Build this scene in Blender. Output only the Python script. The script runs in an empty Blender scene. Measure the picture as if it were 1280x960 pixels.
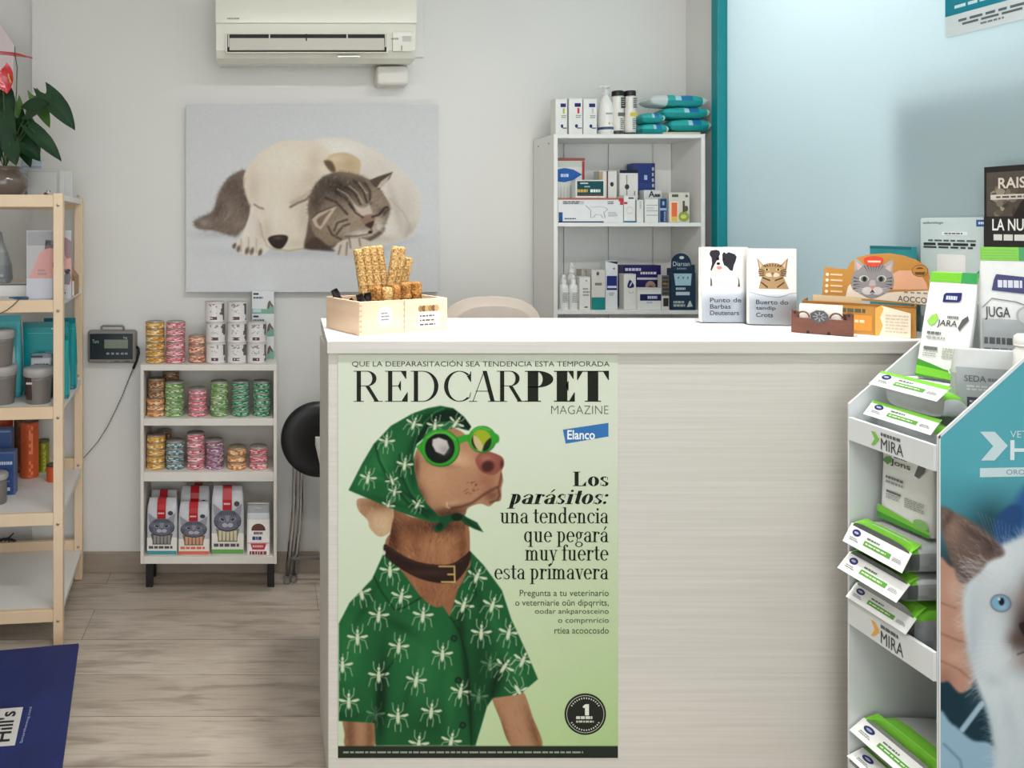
import bpy, bmesh, math, random
import numpy as np
from mathutils import Vector, Matrix
from mathutils.geometry import tessellate_polygon

S = bpy.context.scene
COL = S.collection
PI = math.pi
# ---------------------------------------------------------------- camera
F, X0, Y0, H = 960.0, 330.0, 280.0, 1.39      # focal length (px), vanishing point (px), eye height (m)
cam = bpy.data.cameras.new('camera')
cam.sensor_width = 36.0
cam.lens = 36.0 * F / 1280.0
cam.shift_x = (640 - X0) / 1280.0
cam.shift_y = -(480 - Y0) / 1280.0
cam.clip_start = 0.05
cam_o = bpy.data.objects.new('camera', cam)
cam_o.location = (0, 0, H)
cam_o.rotation_euler = (PI / 2, 0, 0)
COL.objects.link(cam_o)
S.camera = cam_o
# ---------------------------------------------------------------- light and exposure
S.view_settings.view_transform = 'Standard'
S.view_settings.look = 'None'
S.view_settings.exposure = 0.0
S.view_settings.gamma = 1.0
S.view_settings.use_curve_mapping = False
world = bpy.data.worlds.new('world')
S.world = world
world.use_nodes = True
world.node_tree.nodes['Background'].inputs[0].default_value = (0.93, 0.97, 1.0, 1)
world.node_tree.nodes['Background'].inputs[1].default_value = 1.0


def area(name, loc, size, power, col=(1, 1, 1), rot=(0, 0, 0), sy=None):
    l = bpy.data.lights.new(name, 'AREA')
    l.energy = power
    l.color = col
    l.size = size
    if sy:
        l.shape = 'RECTANGLE'
        l.size_y = sy
    o = bpy.data.objects.new(name, l)
    o.location = loc
    o.rotation_euler = rot
    COL.objects.link(o)
    return o


CEIL = 2.62
area('daylight', (0.2, -2.3, 1.35), 3.0, 40, (0.95, 0.98, 1.0), (PI / 2, 0, 0), 2.2)
area('strip_light', (0.62, 1.14, CEIL - 0.035), 1.66, 23, (1.0, 0.99, 0.972), sy=0.11)
area('panel_light', (0.35, -0.6, CEIL - 0.035), 0.58, 14, (1.0, 0.985, 0.96))
for _x in (0.45, 1.15):
    area('counter_fill_light', (_x, 1.98, CEIL - 0.035), 0.20, 4.2, (1.0, 0.965, 0.92)).data.spread = math.radians(62)  # unseen narrow fill lamps, added to whiten the counter top but not the wall
area('consulting_room_light', (2.25, 2.35, CEIL - 0.035), 0.58, 31, (0.97, 0.99, 1.0))


# ---------------------------------------------------------------- helpers
def lin(c):
    r = []
    for v in c:
        v = v / 255.0
        r.append(v / 12.92 if v <= 0.04045 else ((v + 0.055) / 1.055) ** 2.4)
    return r


def P(px, py, Y):
    return Vector(((px - X0) / F * Y, Y, H - (py - Y0) / F * Y))


def Xat(px, Y):
    return (px - X0) / F * Y


def Zat(py, Y):
    return H - (py - Y0) / F * Y


def material(name, rgb, rough=0.5, metal=0.0, var=0.0, scale=8.0, stretch=(1, 1, 1), bump=0.0, rgb2=None, spec=0.5, trans=0.0, coat=0.0, detail=4.0):
    m = bpy.data.materials.new(name)
    m.use_nodes = True
    nt = m.node_tree
    b = nt.nodes['Principled BSDF']
    b.inputs['Roughness'].default_value = rough
    b.inputs['Metallic'].default_value = metal
    b.inputs['Specular IOR Level'].default_value = spec
    b.inputs['Transmission Weight'].default_value = trans
    b.inputs['Coat Weight'].default_value = coat
    c = lin(rgb)
    b.inputs['Base Color'].default_value = (*c, 1)
    if var or rgb2 or bump:
        tc = nt.nodes.new('ShaderNodeTexCoord')
        mp = nt.nodes.new('ShaderNodeMapping')
        mp.inputs['Scale'].default_value = stretch
        nz = nt.nodes.new('ShaderNodeTexNoise')
        nz.inputs['Scale'].default_value = scale
        nz.inputs['Detail'].default_value = detail
        nt.links.new(tc.outputs['Object'], mp.inputs[0])
        nt.links.new(mp.outputs[0], nz.inputs['Vector'])
        if var or rgb2:
            mx = nt.nodes.new('ShaderNodeMix')
            mx.data_type = 'RGBA'
            mr = nt.nodes.new('ShaderNodeMapRange')
            mr.inputs[1].default_value = 0.32
            mr.inputs[2].default_value = 0.68
            nt.links.new(nz.outputs['Fac'], mr.inputs[0])
            nt.links.new(mr.outputs[0], mx.inputs[0])
            c2 = lin(rgb2) if rgb2 else [v * (1 - var) for v in c]
            mx.inputs[6].default_value = (*c, 1)
            mx.inputs[7].default_value = (*c2, 1)
            nt.links.new(mx.outputs[2], b.inputs['Base Color'])
        if bump:
            bp = nt.nodes.new('ShaderNodeBump')
            bp.inputs['Strength'].default_value = bump
            bp.inputs['Distance'].default_value = 0.003
            nt.links.new(nz.outputs['Fac'], bp.inputs['Height'])
            nt.links.new(bp.outputs[0], b.inputs['Normal'])
    return m


def ink_material(name, rough, var=0.04, spec=0.5):
    """printed card / film: the colour of each printed area is stored on its faces"""
    m = material(name, (255, 255, 255), rough, spec=spec)
    nt = m.node_tree
    b = nt.nodes['Principled BSDF']
    at = nt.nodes.new('ShaderNodeAttribute')
    at.attribute_name = 'Col'
    nz = nt.nodes.new('ShaderNodeTexNoise')
    nz.inputs['Scale'].default_value = 60
    mr = nt.nodes.new('ShaderNodeMapRange')
    mr.inputs[3].default_value = 1 - var
    mr.inputs[4].default_value = 1 + var
    mx = nt.nodes.new('ShaderNodeMix')
    mx.data_type = 'RGBA'
    mx.blend_type = 'MULTIPLY'
    mx.inputs[0].default_value = 1
    tc = nt.nodes.new('ShaderNodeTexCoord')
    nt.links.new(tc.outputs['Object'], nz.inputs['Vector'])
    nt.links.new(nz.outputs['Fac'], mr.inputs[0])
    nt.links.new(at.outputs['Color'], mx.inputs[6])
    nt.links.new(mr.outputs[0], mx.inputs[7])
    nt.links.new(mx.outputs[2], b.inputs['Base Color'])
    return m


INK = ink_material('printed_card', 0.42, spec=0.3)
FILM = ink_material('glossy_film', 0.28, 0.06, spec=0.4)
MATT = ink_material('matt_print', 0.55, 0.015, spec=0.12)

M = {}
M['chrome'] = material('chrome', (205, 207, 210), 0.2, 1.0)
M['steel'] = material('can_steel', (196, 192, 184), 0.3, 0.9)
M['black'] = material('black_plastic', (22, 22, 24), 0.4, var=0.2)
M['vinyl'] = material('black_vinyl', (20, 21, 23), 0.38, bump=0.15, scale=300)
M['white_lam'] = material('white_laminate', (232, 230, 226), 0.45, var=0.03, scale=5)
M['pine'] = material('pine', (238, 214, 184), 0.55, rgb2=(226, 196, 162), scale=3.0, stretch=(1, 1, 1), bump=0.05)
M['ac_white'] = material('ac_plastic', (226, 225, 211), 0.16, var=0.02, scale=2)
M['dark'] = material('dark_recess', (35, 36, 36), 0.7)
M['clear'] = bpy.data.materials.new('clear_acrylic')
M['clear'].use_nodes = True
_nt = M['clear'].node_tree
_nt.nodes.clear()
_o, _t, _g, _mx, _f = (_nt.nodes.new(n) for n in ('ShaderNodeOutputMaterial', 'ShaderNodeBsdfTransparent', 'ShaderNodeBsdfGlossy', 'ShaderNodeMixShader', 'ShaderNodeFresnel'))
_t.inputs[0].default_value = (0.985, 0.99, 0.995, 1)
_g.inputs['Roughness'].default_value = 0.08
_f.inputs[0].default_value = 1.35
_nt.links.new(_f.outputs[0], _mx.inputs[0])
_nt.links.new(_t.outputs[0], _mx.inputs[1])
_nt.links.new(_g.outputs[0], _mx.inputs[2])
_nt.links.new(_mx.outputs[0], _o.inputs[0])
M['leaf'] = material('leaf_green', (18, 50, 28), 0.3, rgb2=(30, 68, 36), scale=14)
M['leaf_pale'] = material('young_leaf', (74, 120, 52), 0.35, rgb2=(96, 140, 66), scale=14)
M['spathe'] = material('red_spathe', (190, 20, 38), 0.2, rgb2=(210, 34, 52), scale=12, coat=0.5)
M['stem'] = material('plant_stem', (70, 96, 50), 0.5, var=0.2)
M['glaze'] = material('brown_glaze', (74, 62, 54), 0.16, rgb2=(104, 90, 80), scale=6, coat=0.6)
M['soil'] = material('soil', (52, 40, 32), 0.9, bump=0.8, scale=60)
M['teal'] = material('teal_paint', (0, 140, 148), 0.45, var=0.05)


class Frame:
    """unit-square frame on a face: pt(u, v, lift)"""
    def __init__(s, O, U, V, N=None):
        s.O, s.U, s.V = Vector(O), Vector(U), Vector(V)
        s.N = Vector(N).normalized() if N is not None else s.U.cross(s.V).normalized()

    def pt(s, u, v, l=0.0):
        return s.O + s.U * u + s.V * v + s.N * l


class PixFrame:
    """frontal print laid out with (px, py) on the plane y = Y"""
    def __init__(s, Y):
        s.Y = Y

    def pt(s, u, v, l=0.0):
        p = P(u, v, s.Y)
        p.y -= l
        return p


_txt = {}


def text_mesh(s, bold=0.0):
    k = (s, bold)
    if k not in _txt:
        cu = bpy.data.curves.new('t', 'FONT')
        cu.body = s
        cu.resolution_u = 3
        cu.offset = bold
        o = bpy.data.objects.new('t', cu)
        COL.objects.link(o)
        dg = bpy.context.evaluated_depsgraph_get()
        me = o.evaluated_get(dg).to_mesh()
        v = [(a.co.x, a.co.y) for a in me.vertices]
        f = [tuple(p.vertices) for p in me.polygons]
        o.evaluated_get(dg).to_mesh_clear()
        bpy.data.objects.remove(o)
        bpy.data.curves.remove(cu)
        xs = [a[0] for a in v] or [0, 1]
        ys = [a[1] for a in v] or [0, 1]
        _txt[k] = (v, f, min(xs), max(xs), min(ys), max(ys))
    return _txt[k]


class MB:
    def __init__(s, M4=None):
        s.v, s.f, s.m, s.c, s.s = [], [], [], [], []
        s.mats = []
        s.M4 = M4
        s.ink = INK

    def mi(s, mat):
        if isinstance(mat, (tuple, list)):
            if s.ink not in s.mats:
                s.mats.append(s.ink)
            return s.mats.index(s.ink), (*lin(mat), 1.0)
        if mat not in s.mats:
            s.mats.append(mat)
        return s.mats.index(mat), (1, 1, 1, 1)

    def add(s, verts, faces, mat, smooth=False):
        """mat: one colour/material or one per face"""
        b = len(s.v)
        for p in verts:
            p = Vector(p)
            if s.M4:
                p = s.M4 @ p
            s.v.append(p)
        per = isinstance(mat, list)
        if not per:
            i, c = s.mi(mat)
        for k, f in enumerate(faces):
            s.f.append(tuple(b + x for x in f))
            if per:
                i, c = s.mi(mat[k])
            s.m.append(i)
            s.c.append(c)
            s.s.append(smooth)

    def box(s, x0, x1, y0, y1, z0, z1, mat, r=0.0, M4=None, seg=2):
        if r <= 0:
            v = [(x, y, z) for x in (x0, x1) for y in (y0, y1) for z in (z0, z1)]
            f = [(0, 1, 3, 2), (4, 6, 7, 5), (0, 4, 5, 1), (2, 3, 7, 6), (0, 2, 6, 4), (1, 5, 7, 3)]
        else:
            bm = bmesh.new()
            bmesh.ops.create_cube(bm, size=1.0)
            for q in bm.verts:
                q.co = Vector(((x0 + x1) / 2 + q.co.x * (x1 - x0), (y0 + y1) / 2 + q.co.y * (y1 - y0), (z0 + z1) / 2 + q.co.z * (z1 - z0)))
            bmesh.ops.bevel(bm, geom=list(bm.edges), offset=min(r, 0.45 * min(abs(x1 - x0), abs(y1 - y0), abs(z1 - z0))), segments=seg, profile=0.5, affect='EDGES')
            bm.verts.index_update()
            v = [q.co.copy() for q in bm.verts]
            f = [tuple(q.index for q in a.verts) for a in bm.faces]
            bm.free()
        if M4:
            v = [M4 @ Vector(p) for p in v]
        s.add(v, f, mat)

    def prism(s, pts, axis, a0, a1, mat, cap=None):
        """outline pts (2-D) extruded along an axis from a0 to a1"""
        n = len(pts)

        def mk(p, a):
            return {'x': (a, p[0], p[1]), 'y': (p[0], a, p[1]), 'z': (p[0], p[1], a)}[axis]
        v = [mk(p, a0) for p in pts] + [mk(p, a1) for p in pts]
        tri = tessellate_polygon([[Vector((p[0], p[1], 0)) for p in pts]])
        f = [tuple(t) for t in tri] + [tuple(n + q for q in t) for t in tri]
        k = len(f)
        f += [(i, (i + 1) % n, n + (i + 1) % n, n + i) for i in range(n)]
        if cap is not None:
            mat = [cap] * k + [mat] * n
        s.add(v, f, mat)

    def lathe(s, prof, c, mats, seg=24, ax='z', smooth=True, M4=None, cap=True):
        """prof: list of (r, z); mats: one, a list per band, or func(i, k) -> mat"""
        v, f, mm = [], [], []
        n = len(prof)
        for r, z in prof:
            for k in range(seg):
                a = 2 * PI * k / seg
                v.append((r * math.cos(a), r * math.sin(a), z))
        for i in range(n - 1):
            for k in range(seg):
                f.append((i * seg + k, i * seg + (k + 1) % seg, (i + 1) * seg + (k + 1) % seg, (i + 1) * seg + k))
                mm.append(mats(i, k) if callable(mats) else (mats[i] if isinstance(mats, list) else mats))
        if cap:
            f.append(tuple(range(seg)))
            mm.append(mm[0])
            f.append(tuple((n - 1) * seg + k for k in range(seg)))
            mm.append(mm[-1])
        out = []
        for p in v:
            p = Vector(p)
            if ax == 'y':
                p = Vector((p.x, p.z, p.y))
            elif ax == 'x':
                p = Vector((p.z, p.x, p.y))
            if M4:
                p = M4 @ p
            out.append(p + Vector(c))
        s.add(out, f, mm, smooth)

    def loft(s, rings, mats, cap=True, smooth=True):
        n = len(rings[0])
        v = [p for r in rings for p in r]
        f, mm = [], []
        for i in range(len(rings) - 1):
            for k in range(n):
                f.append((i * n + k, i * n + (k + 1) % n, (i + 1) * n + (k + 1) % n, (i + 1) * n + k))
                mm.append(mats(i, k) if callable(mats) else (mats[i] if isinstance(mats, list) else mats))
        if cap:
            f.append(tuple(range(n)))
            mm.append(mm[0])
            f.append(tuple((len(rings) - 1) * n + k for k in range(n)))
            mm.append(mm[-1])
        s.add(v, f, mm, smooth)

    def tube(s, pts, r, mat, seg=8, smooth=True):
        pts = [Vector(p) for p in pts]
        rings = []
        prev = None
        for i, p in enumerate(pts):
            d = (pts[min(i + 1, len(pts) - 1)] - pts[max(i - 1, 0)]).normalized()
            if prev is None:
                u = d.orthogonal().normalized()
            else:
                u = (prev - d * prev.dot(d)).normalized()
            prev = u
            w = d.cross(u)
            rr = r[i] if isinstance(r, (list, tuple)) else r
            rings.append([p + (u * math.cos(2 * PI * k / seg) + w * math.sin(2 * PI * k / seg)) * rr for k in range(seg)])
        s.loft(rings, mat, True, smooth)

    # ---- flat print on a frame
    def rect(s, fr, u0, v0, u1, v1, mat, l=0.0006):
        s.add([fr.pt(u0, v0, l), fr.pt(u1, v0, l), fr.pt(u1, v1, l), fr.pt(u0, v1, l)], [(0, 1, 2, 3)], mat)

    def poly(s, fr, pts, mat, l=0.0008):
        tri = tessellate_polygon([[Vector((p[0], p[1], 0)) for p in pts]])
        s.add([fr.pt(p[0], p[1], l) for p in pts], [tuple(t) for t in tri], mat)

    def ell(s, fr, cu, cv, ru, rv, mat, l=0.0008, n=20, a0=0, a1=2 * PI, rot=0.0):
        pts = []
        for k in range(n):
            a = a0 + (a1 - a0) * k / (n if a1 - a0 > 6.2 else n - 1)
            x, y = ru * math.cos(a), rv * math.sin(a)
            pts.append((cu + x * math.cos(rot) - y * math.sin(rot), cv + x * math.sin(rot) + y * math.cos(rot)))
        s.add([fr.pt(p[0], p[1], l) for p in pts], [tuple(range(n))], mat)

    def line(s, fr, pts, w, mat, l=0.001):
        for (a, b) in zip(pts[:-1], pts[1:]):
            dx, dy = b[0] - a[0], b[1] - a[1]
            q = math.hypot(dx, dy) or 1
            nx, ny = -dy / q * w / 2, dx / q * w / 2
            s.add([fr.pt(a[0] + nx, a[1] + ny, l), fr.pt(a[0] - nx, a[1] - ny, l), fr.pt(b[0] - nx, b[1] - ny, l), fr.pt(b[0] + nx, b[1] + ny, l)], [(0, 1, 2, 3)], mat)

    def text(s, fr, t, u0, v0, u1, v1, mat, l=0.001, bold=0.0, shear=0.0):
        v, f, xa, xb, ya, yb = text_mesh(t, bold)
        out = []
        for x, y in v:
            k = (y - ya) / (yb - ya)
            out.append(fr.pt(u0 + (x - xa) / (xb - xa) * (u1 - u0) + shear * k, v0 + k * (v1 - v0), l))
        s.add(out, f, mat)

    def lines(s, fr, u0, v0, u1, v1, n, mat, seed=1, fill=0.5, l=0.001, dash=1.0):
        """illegible small print: rows of broken dashes"""
        rr = random.Random(seed)
        for i in range(n):
            a = v0 + (v1 - v0) * (i + 0.5 - fill / 2) / n
            b = v0 + (v1 - v0) * (i + 0.5 + fill / 2) / n
            u = u0
            end = u1 - (u1 - u0) * rr.random() * 0.25
            while u < end:
                w = (u1 - u0) * rr.uniform(0.08, 0.25) * dash
                s.rect(fr, u, a, min(u + w, end), b, mat, l)
                u += w + (u1 - u0) * 0.035 * dash

    def build(s, name, parent=None, origin=None):
        me = bpy.data.meshes.new(name)
        vs = s.v
        if parent is not None:
            org = Vector(parent.get('_o', (0, 0, 0)))
        elif origin is not None:
            org = Vector(origin)
        else:
            xs = [p.x for p in vs]
            ys = [p.y for p in vs]
            zs = [p.z for p in vs]
            org = Vector(((min(xs) + max(xs)) / 2, (min(ys) + max(ys)) / 2, min(zs)))
        me.from_pydata([tuple(p - org) for p in vs], [], s.f)
        for m in s.mats:
            me.materials.append(m)
        me.polygons.foreach_set('material_index', s.m)
        me.polygons.foreach_set('use_smooth', s.s)
        if any(x in (INK, FILM, MATT) for x in s.mats):
            ca = me.color_attributes.new('Col', 'FLOAT_COLOR', 'CORNER')
            arr = np.repeat(np.array(s.c, dtype=np.float32), [len(f) for f in s.f], axis=0)
            ca.data.foreach_set('color', arr.ravel())
        me.update()
        o = bpy.data.objects.new(name, me)
        COL.objects.link(o)
        o['_o'] = tuple(org)
        if parent is not None:
            o.parent = parent
        else:
            o.location = org
        return o


def tag(o, label, cat, group=None, kind=None):
    o['label'] = label
    o['category'] = cat
    if group:
        o['group'] = group
    if kind:
        o['kind'] = kind
    return o


def thing(name, loc, label, cat, group=None):
    o = bpy.data.objects.new(name, None)
    o.empty_display_size = 0.05
    o.location = loc
    o['_o'] = tuple(loc)
    COL.objects.link(o)
    return tag(o, label, cat, group)


def struct(o):
    o['kind'] = 'structure'
    return o


def copy_thing(o, loc, label=None):
    c = o.copy()
    COL.objects.link(c)
    c.location = loc
    if label:
        c['label'] = label
    for ch in o.children:
        d = ch.copy()
        COL.objects.link(d)
        d.parent = c
    return c


def rotz(a, c=(0, 0, 0)):
    return Matrix.Translation(Vector(c)) @ Matrix.Rotation(a, 4, 'Z') @ Matrix.Translation(-Vector(c))


def srect(cx, cy, z, hx, hy, n=24, p=5.0):
    """rounded-rectangle ring (superellipse)"""
    out = []
    for k in range(n):
        a = 2 * PI * (k + 0.5) / n
        c, q = math.cos(a), math.sin(a)
        out.append((cx + hx * math.copysign(abs(c) ** (2 / p), c), cy + hy * math.copysign(abs(q) ** (2 / p), q), z))
    return out


def hump(mb, c, hx, hy, hz, mat, nu=18, nv=12, pw=2.4, M4=None):
    """pillow: two bulged sheets sealed round the rim"""
    Mx = M4 or Matrix.Identity(4)
    v, f, mm = [], [], []
    for sgn in (1, -1):
        b = len(v)
        for i in range(nu + 1):
            for j in range(nv + 1):
                u, w = -1 + 2 * i / nu, -1 + 2 * j / nv
                z = hz * ((1 - abs(u) ** pw) * (1 - abs(w) ** pw)) ** 0.5
                wr = 0.04 * hz * math.sin(9 * u + 4 * w)
                v.append(Vector(c) + Mx @ Vector((u * hx, w * hy, sgn * (z + (wr if abs(u) < 1 and abs(w) < 1 else 0)))))
        for i in range(nu):
            for j in range(nv):
                a = b + i * (nv + 1) + j
                f.append((a, a + 1, a + nv + 2, a + nv + 1))
                mm.append(mat(sgn, (i + 0.5) / nu, (j + 0.5) / nv) if callable(mat) else mat)
    mb.add(v, f, mm, True)


# ---------------------------------------------------------------- print painter
def smooth_pts(pts, n=6):
    out = []
    m = len(pts)
    for i in range(m):
        p0, p1, p2, p3 = (np.array(pts[(i + k - 1) % m], float) for k in range(4))
        for t in np.linspace(0, 1, n, endpoint=False):
            out.append(tuple(0.5 * (2 * p1 + (p2 - p0) * t + (2 * p0 - 5 * p1 + 4 * p2 - p3) * t * t + (3 * p1 - p0 - 3 * p2 + p3) * t ** 3)))
    return out


class Paint:
    """a printed picture, laid out as a grid of printed dots in (px, py)"""
    def __init__(s, x0, y0, x1, y1, res, seed=3):
        s.nx, s.ny = int((x1 - x0) * res) + 1, int((y1 - y0) * res) + 1
        s.xs = np.linspace(x0, x1, s.nx)
        s.ys = np.linspace(y0, y1, s.ny)
        s.img = np.zeros((s.ny, s.nx, 3))
        s.clip = None
        s.rng = np.random.default_rng(seed)
        s.r = random.Random(seed)

    def win(s, a, b, c, d):
        i0, i1 = np.searchsorted(s.xs, [a, c])
        j0, j1 = np.searchsorted(s.ys, [b, d])
        return slice(j0, j1), slice(i0, i1)

    def put(s, w, m, col):
        if s.clip is not None:
            m = m * s.clip[w]
        m = m[..., None]
        s.img[w] = s.img[w] * (1 - m) + np.array(col, float) * m

    def sd(s, w, pts):
        X, Y = np.meshgrid(s.xs[w[1]], s.ys[w[0]])
        d = np.full(X.shape, 1e9)
        ins = np.zeros(X.shape, bool)
        n = len(pts)
        for i in range(n):
            (ax, ay), (bx, by) = pts[i], pts[(i + 1) % n]
            ex, ey = bx - ax, by - ay
            t = np.clip(((X - ax) * ex + (Y - ay) * ey) / (ex * ex + ey * ey + 1e-9), 0, 1)
            d = np.minimum(d, (X - ax - t * ex) ** 2 + (Y - ay - t * ey) ** 2)
            if ay != by:
                ins ^= ((ay > Y) != (by > Y)) & (X < ex * (Y - ay) / (by - ay) + ax)
        d = np.sqrt(d)
        return np.where(ins, -d, d)

    def mask(s, pts, soft=0.7, sm=True):
        if sm:
            pts = smooth_pts(pts)
        xs = [p[0] for p in pts]
        ys = [p[1] for p in pts]
        w = s.win(min(xs) - soft - 1, min(ys) - soft - 1, max(xs) + soft + 1, max(ys) + soft + 1)
        t = np.clip(0.5 - s.sd(w, pts) / (2 * soft), 0, 1)
        return w, t * t * (3 - 2 * t)

    def poly(s, pts, col, soft=0.7, a=1.0, sm=True):
        w, m = s.mask(pts, soft, sm)
        s.put(w, m * a, col)

    def setclip(s, pts, soft=0.7, sm=True):
        s.clip = None
        if pts is None:
            return
        w, m = s.mask(pts, soft, sm)
        c = np.zeros((s.ny, s.nx))
        c[w] = m
        s.clip = c

    def ell(s, cx, cy, rx, ry, col, soft=0.7, a=1.0, rot=0.0):
        R = max(rx, ry) + soft + 1
        w = s.win(cx - R, cy - R, cx + R, cy + R)
        X, Y = np.meshgrid(s.xs[w[1]] - cx, s.ys[w[0]] - cy)
        c, q = math.cos(rot), math.sin(rot)
        u, v = (X * c + Y * q) / rx, (-X * q + Y * c) / ry
        d = (np.sqrt(u * u + v * v) - 1) * min(rx, ry)
        t = np.clip(0.5 - d / (2 * soft), 0, 1)
        s.put(w, t * t * (3 - 2 * t) * a, col)

    def glow(s, cx, cy, rx, ry, col, a=0.6, rot=0.0):
        R = max(rx, ry) * 2.3
        w = s.win(cx - R, cy - R, cx + R, cy + R)
        X, Y = np.meshgrid(s.xs[w[1]] - cx, s.ys[w[0]] - cy)
        c, q = math.cos(rot), math.sin(rot)
        u, v = (X * c + Y * q) / rx, (-X * q + Y * c) / ry
        s.put(w, np.exp(-(u * u + v * v) * 1.2) * a, col)

    def stroke(s, pts, wd, col, soft=0.5, a=1.0, taper=False):
        xs = [p[0] for p in pts]
        ys = [p[1] for p in pts]
        R = wd + soft + 1
        w = s.win(min(xs) - R, min(ys) - R, max(xs) + R, max(ys) + R)
        X, Y = np.meshgrid(s.xs[w[1]], s.ys[w[0]])
        best = np.full(X.shape, 1e9)
        n = len(pts) - 1
        for i in range(n):
            (ax, ay), (bx, by) = pts[i], pts[i + 1]
            ex, ey = bx - ax, by - ay
            t = np.clip(((X - ax) * ex + (Y - ay) * ey) / (ex * ex + ey * ey + 1e-9), 0, 1)
            r = wd / 2 * ((1 - 0.8 * (i + t) / n) if taper else 1)
            best = np.minimum(best, np.hypot(X - ax - t * ex, Y - ay - t * ey) - r)
        t = np.clip(0.5 - best / (2 * soft), 0, 1)
        s.put(w, t * a, col)

    def fur(s, box, n, ang, L, cols, wd=0.8, a=0.5, spread=0.4):
        for _ in range(n):
            x, y = s.r.uniform(box[0], box[2]), s.r.uniform(box[1], box[3])
            t = (ang(x, y) if callable(ang) else ang) + s.r.gauss(0, spread)
            l = L * s.r.uniform(0.5, 1.3)
            s.stroke([(x, y), (x + l * math.cos(t), y + l * math.sin(t))], wd, s.r.choice(cols), 0.6, a * s.r.uniform(0.5, 1), True)

    def edge_fur(s, pts, n, L, cols, wd=0.8, a=0.6, lean=0.0, spread=0.35, part=(0, 1)):
        """short hairs growing outwards over a closed outline"""
        P_ = smooth_pts(pts, 8)
        m = len(P_)
        cx, cy = sum(p[0] for p in P_) / m, sum(p[1] for p in P_) / m
        for _ in range(n):
            i = int(s.r.uniform(part[0], part[1]) * m) % m
            (x0, y0), (x1, y1) = P_[i], P_[(i + 1) % m]
            t = s.r.random()
            x, y = x0 + (x1 - x0) * t, y0 + (y1 - y0) * t
            nx, ny = y1 - y0, -(x1 - x0)
            if nx * (x - cx) + ny * (y - cy) < 0:
                nx, ny = -nx, -ny
            g = math.atan2(ny, nx) + lean + s.r.gauss(0, spread)
            l = L * s.r.uniform(0.5, 1.3)
            q = s.r.uniform(-0.5, 0.1) * l
            s.stroke([(x + q * math.cos(g), y + q * math.sin(g)), (x + (q + l) * math.cos(g), y + (q + l) * math.sin(g))], wd, s.r.choice(cols), 0.6, a * s.r.uniform(0.4, 1), True)

    def mottle(s, amp=8, cell=6):
        gy, gx = int(s.ny / cell) + 3, int(s.nx / cell) + 3
        g = s.rng.normal(0, 1, (gy, gx))
        yi, xi = np.arange(s.ny) / cell, np.arange(s.nx) / cell
        y0, x0 = yi.astype(int), xi.astype(int)
        fy, fx = (yi - y0)[:, None], (xi - x0)[None, :]
        v = (g[y0][:, x0] * (1 - fy) * (1 - fx) + g[y0][:, x0 + 1] * (1 - fy) * fx + g[y0 + 1][:, x0] * fy * (1 - fx) + g[y0 + 1][:, x0 + 1] * fy * fx)
        if s.clip is not None:
            v = v * s.clip
        s.img = s.img + (v * amp)[..., None]

    def into(s, mb, Y):
        """adds the picture to a mesh builder as a fine grid on the plane y = Y"""
        b = len(mb.v)
        for y in s.ys:
            for x in s.xs:
                mb.v.append(P(x, y, Y))
        i, _ = mb.mi((0, 0, 0))
        c = np.clip(s.img, 0, 255) / 255.0
        c = np.where(c <= 0.04045, c / 12.92, ((c + 0.055) / 1.055) ** 2.4)
        nx = s.nx
        for j in range(s.ny - 1):
            for k in range(nx - 1):
                a = b + j * nx + k
                mb.f.append((a, a + nx, a + nx + 1, a + 1))
        n = (s.ny - 1) * (nx - 1)
        q = (c[:-1, :-1] + c[1:, :-1] + c[:-1, 1:] + c[1:, 1:]) / 4
        mb.c.extend(map(tuple, np.concatenate([q.reshape(-1, 3), np.ones((n, 1))], 1)))
        mb.m.extend([i] * n)
        mb.s.extend([False] * n)
# ================================================================ the room
YW = 3.07                                     # back wall
GX = lambda Y: 1.70 + 0.085 * (2.82 - Y)      # glass partition (runs towards the camera, opening slightly)


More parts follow.
